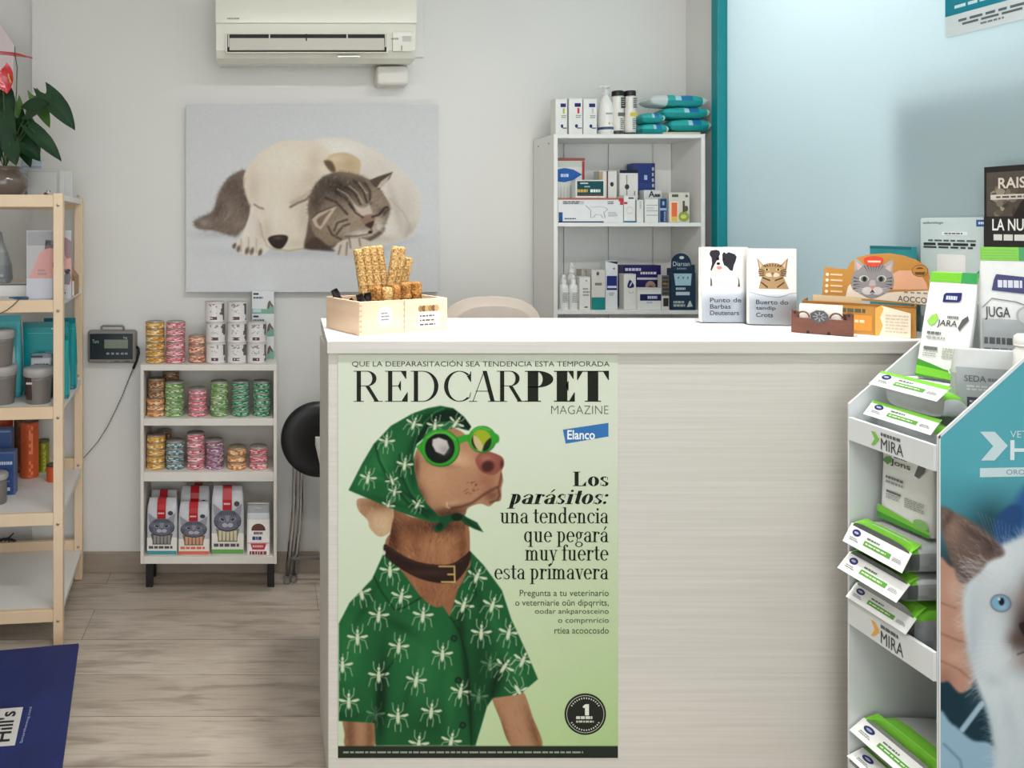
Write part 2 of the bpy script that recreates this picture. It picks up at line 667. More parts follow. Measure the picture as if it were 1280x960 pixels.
def floor_material():
    m = material('oak_laminate', (176, 164, 150), 0.42)
    nt = m.node_tree
    b = nt.nodes['Principled BSDF']
    tc = nt.nodes.new('ShaderNodeTexCoord')
    mp = nt.nodes.new('ShaderNodeMapping')
    mp.inputs['Location'].default_value = (0.08, 0.032, 0)
    br = nt.nodes.new('ShaderNodeTexBrick')
    br.offset = 0.37
    br.inputs['Scale'].default_value = 1
    br.inputs['Brick Width'].default_value = 1.28
    br.inputs['Row Height'].default_value = 0.2
    br.inputs['Mortar Size'].default_value = 0.0012
    br.inputs['Mortar Smooth'].default_value = 0.3
    br.inputs['Color1'].default_value = (*lin((194, 181, 167)), 1)
    br.inputs['Color2'].default_value = (*lin((174, 161, 147)), 1)
    br.inputs['Mortar'].default_value = (*lin((96, 84, 74)), 1)
    nt.links.new(tc.outputs['Object'], mp.inputs[0])
    nt.links.new(mp.outputs[0], br.inputs['Vector'])
    last = br.outputs['Color']
    for sc, st, amt, lo in ((3.0, (1.2, 9, 1), 0.75, (112, 98, 86)), (5.0, (1.5, 26, 1), 0.5, (120, 107, 96)), (2.2, (1.6, 4.5, 1), 0.55, (214, 204, 190))):
        m2 = nt.nodes.new('ShaderNodeMapping')
        m2.inputs['Scale'].default_value = st
        nz = nt.nodes.new('ShaderNodeTexNoise')
        nz.inputs['Scale'].default_value = sc
        nz.inputs['Detail'].default_value = 6
        nz.inputs['Distortion'].default_value = 0.6
        mr = nt.nodes.new('ShaderNodeMapRange')
        mr.inputs[1].default_value = 0.5
        mr.inputs[2].default_value = 0.78
        mr.inputs[4].default_value = amt
        mx = nt.nodes.new('ShaderNodeMix')
        mx.data_type = 'RGBA'
        nt.links.new(tc.outputs['Object'], m2.inputs[0])
        nt.links.new(m2.outputs[0], nz.inputs['Vector'])
        nt.links.new(nz.outputs['Fac'], mr.inputs[0])
        nt.links.new(mr.outputs[0], mx.inputs[0])
        nt.links.new(last, mx.inputs[6])
        mx.inputs[7].default_value = (*lin(lo), 1)
        last = mx.outputs[2]
    nt.links.new(last, b.inputs['Base Color'])
    return m


def glass_material():
    m = bpy.data.materials.new('frosted_glass')
    m.use_nodes = True
    nt = m.node_tree
    nt.nodes.clear()
    out = nt.nodes.new('ShaderNodeOutputMaterial')
    tr = nt.nodes.new('ShaderNodeBsdfTranslucent')
    df = nt.nodes.new('ShaderNodeBsdfDiffuse')
    gl = nt.nodes.new('ShaderNodeBsdfGlossy')
    nz = nt.nodes.new('ShaderNodeTexNoise')
    nz.inputs['Scale'].default_value = 900
    bp = nt.nodes.new('ShaderNodeBump')
    bp.inputs['Strength'].default_value = 0.04
    nt.links.new(nz.outputs['Fac'], bp.inputs['Height'])
    tr.inputs[0].default_value = (*lin((228, 236, 238)), 1)
    df.inputs[0].default_value = (*lin((200, 222, 227)), 1)
    gl.inputs[0].default_value = (0.9, 0.95, 1, 1)
    gl.inputs['Roughness'].default_value = 0.25
    nt.links.new(bp.outputs[0], gl.inputs['Normal'])
    m1 = nt.nodes.new('ShaderNodeMixShader')
    m1.inputs[0].default_value = 0.45
    m2 = nt.nodes.new('ShaderNodeMixShader')
    m2.inputs[0].default_value = 0.06
    nt.links.new(tr.outputs[0], m1.inputs[1])
    nt.links.new(df.outputs[0], m1.inputs[2])
    nt.links.new(m1.outputs[0], m2.inputs[1])
    nt.links.new(gl.outputs[0], m2.inputs[2])
    nt.links.new(m2.outputs[0], out.inputs[0])
    return m


M['wall'] = material('white_wall_paint', (228, 227, 223), 0.75, var=0.015, scale=3, bump=0.06)
M['wall_blue'] = material('pale_blue_wall_paint', (222, 234, 236), 0.75, var=0.02, scale=3)
M['ceil'] = material('ceiling_paint', (240, 240, 238), 0.85, var=0.01)
M['skirt'] = material('taupe_skirting', (168, 154, 140), 0.5, rgb2=(150, 136, 122), scale=4, stretch=(1, 1, 6))
M['floor'] = floor_material()
M['glass'] = glass_material()
M['grey_lam'] = material('grey_laminate', (92, 112, 116), 0.6, var=0.05)
XL, XR2, YF = -1.80, 3.3, -2.4


def sbox(name, x0, x1, y0, y1, z0, z1, mat, r=0.0):
    mb = MB()
    mb.box(x0, x1, y0, y1, z0, z1, mat, r)
    return struct(mb.build(name))


sbox('floor', XL - 0.1, XR2 + 0.1, YF - 0.1, 3.3, -0.1, 0.0, M['floor'])
sbox('ceiling', XL - 0.1, XR2 + 0.1, YF - 0.1, 3.3, CEIL, CEIL + 0.1, M['ceil'])
wb = MB()
wb.prism([(-0.927, YW), (XR2, YW), (XR2, 3.25), (XL, 3.25), (XL, 3.13), (-0.927, 3.13)], 'z', 0, CEIL, M['wall'])
struct(wb.build('wall_back'))
sbox('wall_left', XL - 0.1, XL, YF, 3.25, 0, CEIL, M['wall'])
sbox('wall_right', 1.687, 1.78, 2.862, YW - 0.001, 0, CEIL, M['wall'])
sbox('wall_consulting', XR2, XR2 + 0.1, YF, 3.25, 0, CEIL, M['wall_blue'])
# front: shop window wall behind the camera
fw = MB()
fw.box(XL, XR2, YF - 0.1, YF, 2.45, CEIL, M['wall'])
fw.box(XL, -1.35, YF - 0.1, YF, 0, 2.45, M['wall'])
fw.box(1.75, XR2, YF - 0.1, YF, 0, 2.45, M['wall'])
fw.box(-1.35, 1.75, YF - 0.1, YF, 0, 0.25, M['wall'])
struct(fw.build('wall_front'))
wn = MB()
for x in (-1.35, -0.32, 0.70, 1.71):
    wn.box(x, x + 0.04, YF - 0.07, YF - 0.02, 0.25, 2.45, M['teal'])
wn.box(-1.31, 1.71, YF - 0.07, YF - 0.02, 0.25, 0.30, M['teal'])
wn.box(-1.31, 1.71, YF - 0.07, YF - 0.02, 2.40, 2.45, M['teal'])
struct(wn.build('window_1'))
# skirting along the back wall
bb = MB()
bb.box(-0.927, 1.686, YW - 0.012, YW - 0.0005, 0.0, 0.082, M['skirt'], 0.003)
struct(bb.build('baseboard_back'))
bb = MB()
bb.box(XL + 0.001, -0.93, 3.118, 3.1295, 0.0, 0.082, M['skirt'], 0.003)
struct(bb.build('baseboard_left'))
# teal post and frosted partition
tp = MB()
tp.box(1.665, 1.709, 2.819, 2.86, 0.0, CEIL - 0.0005, M['teal'], 0.003)
struct(tp.build('trim_1'))
gp = MB()
y0g, y1g = 2.818, 0.35
gp.add([(GX(y0g), y0g, 0.05), (GX(y1g), y1g, 0.05), (GX(y1g), y1g, CEIL - 0.001), (GX(y0g), y0g, CEIL - 0.001),
        (GX(y0g) + 0.004, y0g, 0.05), (GX(y1g) + 0.004, y1g, 0.05), (GX(y1g) + 0.004, y1g, CEIL - 0.001), (GX(y0g) + 0.004, y0g, CEIL - 0.001)],
       [(0, 1, 2, 3), (4, 5, 6, 7), (0, 4, 5, 1), (1, 5, 6, 2), (2, 6, 7, 3), (3, 7, 4, 0)], M['glass'])
struct(gp.build('window_2'))
gb = MB()
gb.prism([(GX(y0g) - 0.012, y0g), (GX(y1g) - 0.012, y1g), (GX(y1g) + 0.025, y1g), (GX(y0g) + 0.025, y0g)], 'z', 0, 0.05, M['teal'])
struct(gb.build('trim_2'))

# unseen grey cabinet, added to make the soft dark shape in the frosted glass
t = thing('shading_cabinet', (2.1, 1.6, 0), 'tall grey cabinet added behind the frosted glass to make its soft dark shape', 'cabinet')
mb = MB()
gx = lambda Y: GX(Y) + 0.05
mb.prism([(gx(2.16), 2.16), (gx(0.9), 0.9), (2.35, 0.9), (2.35, 2.16)], 'z', 0.06, 1.79, M['grey_lam'])
mb.prism([(gx(2.16) + 0.03, 2.14), (gx(0.9) + 0.03, 0.92), (2.33, 0.92), (2.33, 2.14)], 'z', 0.0, 0.06, M['black'])
mb.build('body', t)
for ya, yb in ((2.15, 1.93), (1.92, 1.42), (1.41, 0.91)):
    mb = MB()
    mb.prism([(gx(ya) - 0.012, ya), (gx(yb) - 0.012, yb), (gx(yb) - 0.0005, yb), (gx(ya) - 0.0005, ya)], 'z', 0.08, 1.77, M['grey_lam'])
    mb.build('door', t)

# ceiling lamps (above the frame); the small spots are added to brighten the counter
for i, (x, y, w, l) in enumerate(((0.62, 1.14, (0.84, 0.065), 'long narrow strip lamp set in the ceiling in front of the counter'),
                     (0.35, -0.6, 0.3, 'square panel lamp in the ceiling near the shop window'), (2.25, 2.35, 0.3, 'square panel lamp in the room behind the frosted glass'),
                     (0.45, 1.98, 0.11, 'small square spotlight added over the wooden crate to brighten the counter'), (1.15, 1.98, 0.11, 'small square spotlight added over the leaflet holders to brighten the counter'))):
    mb = MB()
    w, h = w if isinstance(w, tuple) else (w, w)
    for q in ((x - w, x + w, y - h, y - h + 0.008), (x - w, x + w, y + h - 0.008, y + h), (x - w, x - w + 0.008, y - h, y + h), (x + w - 0.008, x + w, y - h, y + h)):
        mb.box(*q, CEIL - 0.03, CEIL - 0.0005, M['white_lam'])
    tag(mb.build('ceiling_light'), l, 'lamp')

# ================================================================ air conditioner
Ya = 2.84
ax0, ax1 = Xat(270, Ya), Xat(520, Ya)
az0 = Zat(72, Ya)
t = thing('air_conditioner', ((ax0 + ax1) / 2, 2.95, az0), 'cream wall-mounted air conditioner above the picture of the sleeping puppy', 'air conditioner')
zs = Zat(29, Ya)
zt = az0 + 0.29
mb = MB()
prof = [(YW - 0.001, az0 + 0.012), (2.93, az0 - 0.004), (2.872, az0 + 0.004), (2.852, az0 + 0.03), (Ya + 0.004, zs - 0.004), (Ya + 0.004, zt), (YW - 0.001, zt)]
mb.prism(prof, 'x', ax0, ax1, M['ac_white'])
mb.build('body', t)
mb = MB()
mb.prism([(Ya - 0.006, zs), (Ya + 0.0035, zs), (Ya + 0.0035, zt - 0.004), (Ya + 0.004, zt - 0.002), (Ya - 0.004, zt - 0.02)], 'x', ax0 - 0.001, ax1 + 0.001, M['ac_white'])
fr = PixFrame(Ya - 0.006)
mb.lines(fr, 284, 24.5, 300, 22, 1, (150, 150, 142), 4, 0.8)
mb.build('front_panel', t)
mb = MB()
fr = PixFrame(Ya + 0.004)
vx0, vx1 = Xat(284, Ya), Xat(483, Ya)
vz0, vz1 = Zat(65, Ya), Zat(43, Ya)
mb.box(vx0, vx1, Ya - 0.0005, Ya + 0.012, vz0, vz1, M['dark'])
mb.build('air_outlet', t)
mb = MB()
mb.box(vx0 - 0.006, vx1 + 0.006, Ya - 0.004, Ya + 0.006, vz1, vz1 + 0.005, M['ac_white'], 0.002)
mb.box(vx0 - 0.006, vx1 + 0.006, Ya - 0.004, Ya + 0.006, vz0 - 0.005, vz0, M['ac_white'], 0.002)
mb.box(vx0 - 0.006, vx0, Ya - 0.004, Ya + 0.006, vz0, vz1, M['ac_white'])
mb.box(vx1, vx1 + 0.006, Ya - 0.004, Ya + 0.006, vz0, vz1, M['ac_white'])
mb.build('outlet_frame', t)
mb = MB()
ln = material('louver_plastic', (206, 203, 192), 0.35, var=0.03)
zl = Zat(63, Ya)
zl1 = Zat(48, Ya)
mb.prism([(Ya - 0.012, zl), (Ya - 0.008, zl - 0.002), (Ya + 0.000, zl1), (Ya - 0.004, zl1)], 'x', Xat(287, Ya), Xat(480, Ya), ln)
lv_ = mb.build('louver', t)
mb = MB()
for px in (285, 336, 382, 433, 481):
    mb.box(Xat(px, Ya), Xat(px + 1.6, Ya), Ya - 0.006, Ya, zl + 0.012, vz1, M['dark'] if px == 382 else ln)
mb.build('louver_bracket', lv_)
mb = MB()
fr = PixFrame(Ya - 0.0015)
mb.box(Xat(491, Ya), Xat(515, Ya), Ya - 0.001, Ya + 0.012, Zat(64, Ya), Zat(40, Ya), M['ac_white'], 0.001)
mb.rect(fr, 503, 52, 514, 45, (190, 190, 184))
mb.lines(fr, 489, 50, 501, 47, 1, (160, 160, 154), 2, 0.7)
mb.rect(fr, 501.5, 63, 502.5, 57, (90, 90, 90))
mb.build('indicator_panel', t)
mb = MB()
fr = PixFrame(2.86)
mb.box(Xat(422, 2.86), Xat(450, 2.86), 2.855, 2.87, Zat(71.5, 2.86), Zat(70, 2.86), M['steel'])
mb.build('badge', t)
mb = MB()
mb.box(ax1 - 0.1, Xat(530, 3.06), 3.055, YW - 0.0005, Zat(72, 3.06), zt, M['white_lam'], 0.003)
mb.build('back_plate', t)
mb = MB()
mb.box(Xat(471, 2.98), Xat(511, 2.98), 2.975, YW - 0.0005, Zat(106, 2.98), az0 - 0.001, material('pipe_cover_plastic', (226, 222, 214), 0.4, var=0.03), 0.012, seg=3)
tag(mb.build('pipe_cover'), 'small off-white pipe cover under the air conditioner', 'pipe cover')

# ================================================================ pine shelving unit
th = math.atan2(0.049, 0.5)
SO = Vector((Xat(78.5, 2.53), 2.53, 0))
U, V = Vector((math.cos(th), math.sin(th), 0)), Vector((-math.sin(th), math.cos(th), 0))
SM = Matrix.Translation(SO) @ Matrix.Rotation(th, 4, 'Z')      # local: x to the right (<= 0), y to the back, z up
SW, SD, ST = 0.80, 0.50, 1.488
t = thing('shelving_unit', SM @ Vector((-SW / 2, SD / 2, 0)), 'open pine shelving unit with white boards against the left side of the wall', 'shelves')
POSTS = {}
lev = [1.486, 1.139, 0.787, 0.437, 0.118]
for x in (-0.031, -SW):
    for y in (0, SD - 0.035):
        mb = MB(SM)
        mb.box(x, x + 0.031, y, y + 0.035, 0.003, ST + 0.003, M['pine'], 0.002)
        POSTS[(x > -.1, y < .1)] = mb.build('post', t)
for i, z in enumerate(lev):
    mb = MB(SM)
    mb.prism([(-SW + .004, .0362), (-SW + .032, .0362), (-SW + .032, .022), (-.032, .022), (-.032, .0362), (-.004, .0362), (-.004, SD - .0362), (-.032, SD - .0362), (-.032, SD - .025), (-SW + .032, SD - .025), (-SW + .032, SD - .0362), (-SW + .004, SD - .0362)], 'z', z - .018, z, M['white_lam'])
    mb.build('shelf_board', t)
    for y in (0.004, SD - 0.024):
        mb = MB(SM)
        up = 0.0 if y < 0.1 else 0.036
        if i == 0:
            up = 0
        mb.box(-SW + 0.0312, -0.0312, y, y + 0.0175, z - 0.040 + up, z + up + 0.0005, M['pine'], 0.0015)
        mb.build('rail', t)
    for x in (-0.0155, -SW + 0.0155):
        for y, dz in ((-0.0005, -0.034), (SD - 0.036, 0.014)):
            mb = MB(SM)
            mb.lathe([(0.0, -0.003), (0.004, -0.003), (0.0055, -0.001), (0.0055, 0.001)], (x, y, z + dz), M['steel'], 12, 'y')
            mb.build('bolt', POSTS[(x > -.1, y < .1)])


def shelf_pt(px, py, y):
    """point on the plane at local depth y of the shelving unit"""
    # ray from the eye: (a k, k, b k)
    a, b = (px - X0) / F, -(py - Y0) / F
    d = Vector((a, 1, b))
    e = Vector((0, 0, H))
    inv = SM.inverted()
    eo, dd = inv @ e, inv.to_3x3() @ d
    k = (y - eo.y) / dd.y
    return eo + dd * k


# ================================================================ can shelf
CY = 2.86
cx0, cx1 = Xat(175.5, CY), Xat(346, CY)
ZT = Zat(456, CY)
CD = 0.2
CZ = [Zat(523.5, CY), Zat(590.5, CY), Zat(696, CY)]
t = thing('can_shelf', ((cx0 + cx1) / 2, CY + 0.1, 0), 'low white bookcase on black legs holding cans of pet food', 'bookcase')
M['cream_lam'] = material('cream_laminate', (226, 221, 213), 0.5, var=0.03, scale=5)
mb = MB()
zb = Zat(705, CY)
mb.box(cx0, cx1, CY, CY + CD, ZT - 0.022, ZT, M['cream_lam'], 0.0015)
mb.build('top', t)
for x in (cx0, cx1 - 0.012):
    mb = MB()
    mb.box(x, x + 0.012, CY + 0.0002, CY + CD, zb, ZT - 0.0222, M['cream_lam'], 0.001)
    mb.build('side_panel', t)
mb = MB()
mb.box(cx0 + 0.0122, cx1 - 0.0122, CY + CD - 0.005, CY + CD - 0.0005, zb, ZT - 0.0222, M['cream_lam'])
mb.build('back_panel', t)
for z, h in ((CZ[0], 0.026), (CZ[1], 0.034), (CZ[2], CZ[2] - zb)):
    mb = MB()
    mb.box(cx0 + 0.0122, cx1 - 0.0122, CY + 0.001, CY + CD - 0.0052, z - h, z, M['cream_lam'], 0.001)
    mb.build('shelf_board', t)
for x in (cx0 + 0.008, cx1 - 0.035):
    for y in (CY + 0.078, CY + 0.165):
        mb = MB()
        mb.box(x, x + 0.027, y, y + 0.024, 0, zb - 0.0002, M['black'], 0.002)
        mb.build('leg', t)

# ================================================================ folding stool
t = thing('folding_stool', (Xat(398, 2.93), 2.95, 0), 'folded stool with round black padded seat leaning on the wall', 'stool')
sx, sz, sr = Xat(399, 2.86), Zat(551.5, 2.86), 48 * 2.86 / F
mb = MB()
mb.lathe([(0.0, -0.021), (sr * 0.72, -0.022), (sr * 0.88, -0.02), (sr * 0.965, -0.012), (sr, 0.0), (sr * 0.98, 0.012), (sr * 0.93, 0.02), (0, 0.02)], (sx, 2.885, sz), M['vinyl'], 48, 'y')
mb.build('seat', t)
for sg in (-1, 1):
    for k, (a, c, e) in enumerate((((369, 588), (368, 632), (358.5, 725)), ((377, 588), (376.5, 640), (367, 725)))):
        m = lambda p: 798 - p if sg > 0 else p
        mb = MB()
        y0 = 2.915 if k == 0 else 2.935
        z3 = 0.012
        p0, p1, p2 = (m(a[0]), a[1]), (m(c[0]), c[1]), (m(e[0]), e[1])
        y2 = 2.972 + 0.012 * k
        q0, q1 = P(*p0, y0), P(*p1, y0 + 0.005)
        q2 = Vector((Xat(p2[0], y2), y2, z3))
        q0.z = sz
        pts = [q0, q1 + (q0 - q1) * 0.12, q1, q1 + (q2 - q1) * 0.12, q2]
        mb.tube(pts, 0.0095, M['chrome'], 12)
        lg = mb.build('leg', t)
        mb = MB()
        mb.tube([q2 + (q1 - q2) * 0.07, q2, q2 - Vector((0, 0, 0.011))], 0.0125, material('rubber_foot', (150, 148, 144), 0.6, var=0.1) if 'rub' not in M else M['rub'], 12)
        M['rub'] = mb.mats[0]
        mb.build('foot_cap', lg)
mb = MB()
mb.tube([Vector((Xat(362, 2.965), 2.965, 0.10)), Vector((Xat(436, 2.965), 2.965, 0.10))], 0.007, M['chrome'], 10)
mb.build('crossbar', t)

# ================================================================ reception counter
M['ash'] = material('white_ash_laminate', (217, 213, 206), 0.5, rgb2=(206, 202, 194), scale=5.0, stretch=(0.5, 1, 34), bump=0.04, detail=5)
M['ctop'] = material('white_worktop', (244, 243, 240), 0.35, var=0.015, scale=4)
KX0, KZ = Xat(409, 1.885), Zat(426, 1.885)
KXR = GX(1.9) - 0.02
t = thing('reception_counter', ((KX0 + KXR) / 2, 2.05, 0), 'tall white wood-grain reception counter carrying the dog poster', 'counter')
mb = MB()
mb.box(KX0 + 0.004, KXR, 1.9, 1.918, 0.0, KZ - 0.031, M['ash'], 0.001)
mb.build('front_panel', t)
mb = MB()
mb.box(KX0 + 0.004, KX0 + 0.022, 1.9185, 2.19, 0.0, KZ - 0.031, M['ash'], 0.001)
mb.build('side_panel', t)
mb = MB()
mb.prism([(KX0, 1.886), (KXR, 1.886), (GX(2.34) - 0.02, 2.34), (KX0 + 0.018, 2.34)], 'z', KZ - 0.0025, KZ, M['ctop'])
mb.prism([(KX0, 1.885), (KXR, 1.885), (GX(2.34) - 0.02, 2.34), (KX0 + 0.018, 2.34)], 'z', KZ - 0.0305, KZ - 0.0027, M['ash'])
mb.build('worktop', t)
mb = MB()
mb.box(KX0 + 0.0222, KXR - 0.01, 2.17, 2.188, 0.0, KZ - 0.031, M['white_lam'])
mb.build('back_panel', t)
# desk behind
t = thing('desk', (0.9, 2.32, 0), 'low white desk end peeking past the left edge of the counter', 'desk')
mb = MB()
mb.box(0.162, 1.55, 2.2, 2.43, 0.69, 0.718, M['white_lam'], 0.002)
mb.build('desk_top', t)
for x in (0.175, 1.5):
    mb = MB()
    mb.prism([(2.2, 0.0), (2.3, 0.0), (2.405, 0.6), (2.425, 0.69), (2.2, 0.69)], 'x', x, x + 0.02, M['white_lam'])
    mb.build('side_panel', t)

# chair behind
M['chairshell'] = material('beige_chair_shell', (214, 202, 190), 0.5, var=0.03)
M['chairpad'] = material('beige_chair_pad', (200, 188, 178), 0.7, var=0.06, scale=30)
yc = 2.62
t = thing('office_chair', (Xat(616, yc), yc - 0.03, 0), 'beige rounded chair back showing behind the counter', 'chair')


def arch(hw, zt, zb, n=14, rr=0.10):
    pts = [(-hw * 0.92, zb)]
    for k in range(n + 1):
        a = PI - PI * k / n
        c, q = math.cos(a), math.sin(a)
        pts.append((hw * math.copysign(abs(c) ** 0.75, c), zt - rr + rr * abs(q) ** 0.85))
    pts.append((hw * 0.92, zb))
    return pts


xc = Xat(616, yc)
ztc = Zat(371, yc)
mb = MB()
mb.prism([(xc + a, b) for a, b in arch(0.165, ztc, 0.62)], 'y', yc, yc + 0.022, M['chairshell'])
mb.build('backrest', t)
mb = MB()
mb.prism([(xc + a, b) for a, b in arch(0.142, ztc - 0.03, 0.66)], 'y', yc - 0.018, yc - 0.0005, M['chairpad'])
mb.build('back_pad', t)
mb = MB()
mb.box(xc - 0.2, xc + 0.2, yc - 0.15, yc + 0.2, 0.45, 0.51, M['chairpad'], 0.03, seg=4)
mb.build('seat', t)
mb = MB()
mb.box(xc - 0.04, xc + 0.04, yc + 0.0225, yc + 0.04, 0.42, 0.8, M['black'], 0.004)
mb.build('back_bracket', t)
mb = MB()
mb.lathe([(0.03, 0.08), (0.03, 0.45)], (xc, yc + 0.02, 0), M['chrome'], 14)
mb.build('column', t)
for k in range(5):
    a = 2 * PI * k / 5 + 0.3
    mb = MB()
    mb.tube([(xc, yc + 0.02, 0.1), (xc + 0.22 * math.cos(a), yc + 0.02 + 0.22 * math.sin(a), 0.06), (xc + 0.22 * math.cos(a), yc + 0.02 + 0.22 * math.sin(a), 0.0)], 0.02, M['black'], 8)
    mb.build('leg', t)

# ================================================================ medicine cabinet
MY = 2.845
mx0, mx1 = Xat(692.3, MY), Xat(881.5, MY)
MT, MM_, ML = Zat(167.5, MY), Zat(278.3, MY), Zat(388, MY)
t = thing('display_bookcase', ((mx0 + mx1) / 2, 2.95, 0), 'white open bookcase of medicines and care products by the teal post', 'bookcase')
M['mc'] = material('white_melamine', (232, 231, 227), 0.5, var=0.02, scale=5)
for x, w in ((mx0, 0.0145), (mx1 - 0.0145, 0.0145)):
    mb = MB()
    mb.box(x, x + w, MY, YW - 0.0125, 0.0, MT, M['mc'], 0.001)
    if x == mx0:
        for yy in (MY + 0.05, MY + 0.16):
            mb.lathe([(0.003, 0.0), (0.003, 0.001)], (x - 0.0008, yy, MT - 0.03), M['dark'], 8, 'x')
    mb.build('side_panel', t)
for nm, z, h in (('top', MT, 0.015), ('shelf_board', MM_, 0.0145), ('shelf_board', ML, 0.0145), ('shelf_board', 0.74, 0.0145), ('shelf_board', 0.41, 0.0145), ('shelf_board', 0.08, 0.0145)):
    mb = MB()
    mb.box(mx0 + 0.0147, mx1 - 0.0147, MY + 0.001, YW - 0.019, z - h, z, M['mc'], 0.001)
    mb.build(nm, t)
for i in range(4):
    a = mx0 + 0.0147 + (mx1 - mx0 - 0.0294) * max(0, (i - 0.42) / 3.0 if i else 0)
    b = mx0 + 0.0147 + (mx1 - mx0 - 0.0294) * min(1, (i + 0.58) / 3.0)
    mb = MB()
    mb.box(a + 0.001, b - 0.001, YW - 0.0185, YW - 0.0128, 0.06, MT, M['mc'], 0.002)
    mb.build('back_board', t)
mb = MB()
mb.box(mx0 + 0.0147, mx1 - 0.0147, MY + 0.02, MY + 0.034, 0.0, 0.065, M['mc'])
mb.build('plinth', t)

# ================================================================ wall scale display with its coiled cord
Yd = 3.035
t = thing('scale_display', P(140, 455, 3.05), 'grey wall-mounted weighing scale display with coiled cord', 'scale display')
dg = material('grey_display_case', (136, 131, 125), 0.45, var=0.06)
mb = MB()
mb.box(Xat(109, Yd), Xat(170.5, Yd), Yd, YW - 0.0005, Zat(454.5, Yd), Zat(413, Yd), dg, 0.012, seg=4)
mb.build('case', t)
mb = MB()
fr = PixFrame(Yd - 0.001)
mb.box(Xat(112, Yd), Xat(166, Yd), Yd - 0.001, Yd + 0.004, Zat(449.5, Yd), Zat(417, Yd), material('dark_faceplate', (38, 48, 54), 0.25, var=0.1), 0.003)
mb.text(fr, 'Tare', 115.5, 429, 123.5, 424.5, (170, 176, 176))
mb.text(fr, 'kg', 154.5, 424, 159, 420.5, (190, 196, 196))
for i, x in enumerate((133, 139, 145, 151, 156)):
    mb.rect(fr, x, 443.2, x + 3.6, 440.8, (150, 160, 160))
mb.rect(fr, 134, 452.8, 138, 450.6, (150, 150, 146), 0.0012)
for x in (143, 156):
    mb.rect(fr, x, 452.4, x + 6, 451, (90, 90, 88), 0.0012)
fp = mb.build('faceplate', t)
mb = MB()
mb.box(Xat(130.5, Yd), Xat(160, Yd), Yd - 0.002, Yd - 0.0002, Zat(435.5, Yd), Zat(424.5, Yd), material('lcd_glass', (134, 142, 128), 0.2, var=0.04), 0.0008)
mb.build('screen', fp)
mb = MB()
hz0, hz1 = Zat(413, Yd), Zat(407.3, Yd)
mb.tube([P(127, 413, Yd + 0.012), P(127, 408.5, Yd + 0.012), P(128.5, 407.5, Yd + 0.012), P(153, 407.5, Yd + 0.012), P(154.5, 408.5, Yd + 0.012), P(154.5, 413, Yd + 0.012)], 0.0045, dg, 8)
mb.build('hanger', t)
mb = MB()
k = [(170.5, 433), (173, 436), (173.5, 441), (171, 450), (166.5, 461)]
mb.tube([P(a, b, Yd + 0.008) for a, b in k], 0.0055, M['black'], 8)
pts = []
n = 46
ctrl = [(166.5, 461), (161, 474), (154, 492), (144, 514), (134, 534), (122, 553), (106, 571), (96, 579)]
for i in range(n * 8 + 1):
    u = i / (n * 8) * (len(ctrl) - 1)
    a = min(int(u), len(ctrl) - 2)
    w = u - a
    px = ctrl[a][0] * (1 - w) + ctrl[a + 1][0] * w
    py = ctrl[a][1] * (1 - w) + ctrl[a + 1][1] * w
    q = P(px, py, 3.045)
    ang = i / 8 * 2 * PI
    pts.append(q + Vector((0.0032 * math.cos(ang) * 0.8, 0.0045 * math.sin(ang), 0.0032 * math.cos(ang) * 0.6)))
mb.tube(pts, 0.0013, material('cord_grey', (96, 94, 92), 0.5, var=0.1), 5)
mb.build('cord', t)

# ================================================================ scale platform with navy mat
A = Vector((Xat(98.5, 2.432), 2.432, 0))
ph = math.radians(9.5)
PM = Matrix.Translation(A) @ Matrix.Rotation(ph, 4, 'Z')      # x right (<=0), y towards the back (<=0 towards camera)
t = thing('scale_platform', PM @ Vector((-0.3, -0.5, 0)), 'navy blue topped pet weighing platform on the floor', 'scale')
navy = material('navy_mat', (24, 40, 104), 0.55, rgb2=(18, 32, 88), scale=9, bump=0.1)
mb = MB(PM)
tl = 0.0
PL, PW = 1.0, 0.66
pt_ = lambda x, y: 0.062 + tl * (-x / PW) * 0.9
v = []
for (x, y) in ((0, 0), (-PW, 0), (-PW, -PL), (0, -PL)):
    v += [(x, y, pt_(x, y) - 0.012), (x, y, pt_(x, y))]
mb.add(v, [(0, 2, 4, 6), (1, 3, 5, 7), (0, 1, 3, 2), (2, 3, 5, 4), (4, 5, 7, 6), (6, 7, 1, 0)], navy)
MBI = mb
ul = pt_(-1, 0) - pt_(0, 0)
fr = Frame((0, 0, pt_(0, 0)), (-1, 0, ul), (0, -1, 0), (0, 0, 1))
mb.build('mat', t)
mb = MB(PM)
wl = material('platform_base', (206, 204, 200), 0.5, var=0.03)
v = []
for (x, y) in ((-0.012, -0.01), (-PW + 0.01, -0.01), (-PW + 0.01, -PL + 0.01), (-0.012, -PL + 0.01)):
    v += [(x, y, 0.0), (x, y, pt_(x, y) - 0.0125)]
mb.add(v, [(0, 2, 4, 6), (1, 3, 5, 7), (0, 1, 3, 2), (2, 3, 5, 4), (4, 5, 7, 6), (6, 7, 1, 0)], wl)
mb.build('base', t)
SCALE_T, SCALE_FR = t, fr
# ================================================================ Didone lettering for the poster
def _arc(cx, cy, rx, ry, sw, hw, a0, a1, n=22):
    """a bowl: outer ellipse minus a narrower inner one, thick at the sides and hairline at top and bottom"""
    out = []
    for k in range(n):
        q = []
        for t in (k / n, (k + 1) / n):
            a = math.radians(a0 + (a1 - a0) * t)
            q.append(((cx + rx * math.cos(a), cy + ry * math.sin(a)), (cx + max(rx - sw, .01) * math.cos(a), cy + max(ry - hw, .01) * math.sin(a))))
        out.append([q[0][0], q[1][0], q[1][1], q[0][1]])
    return out


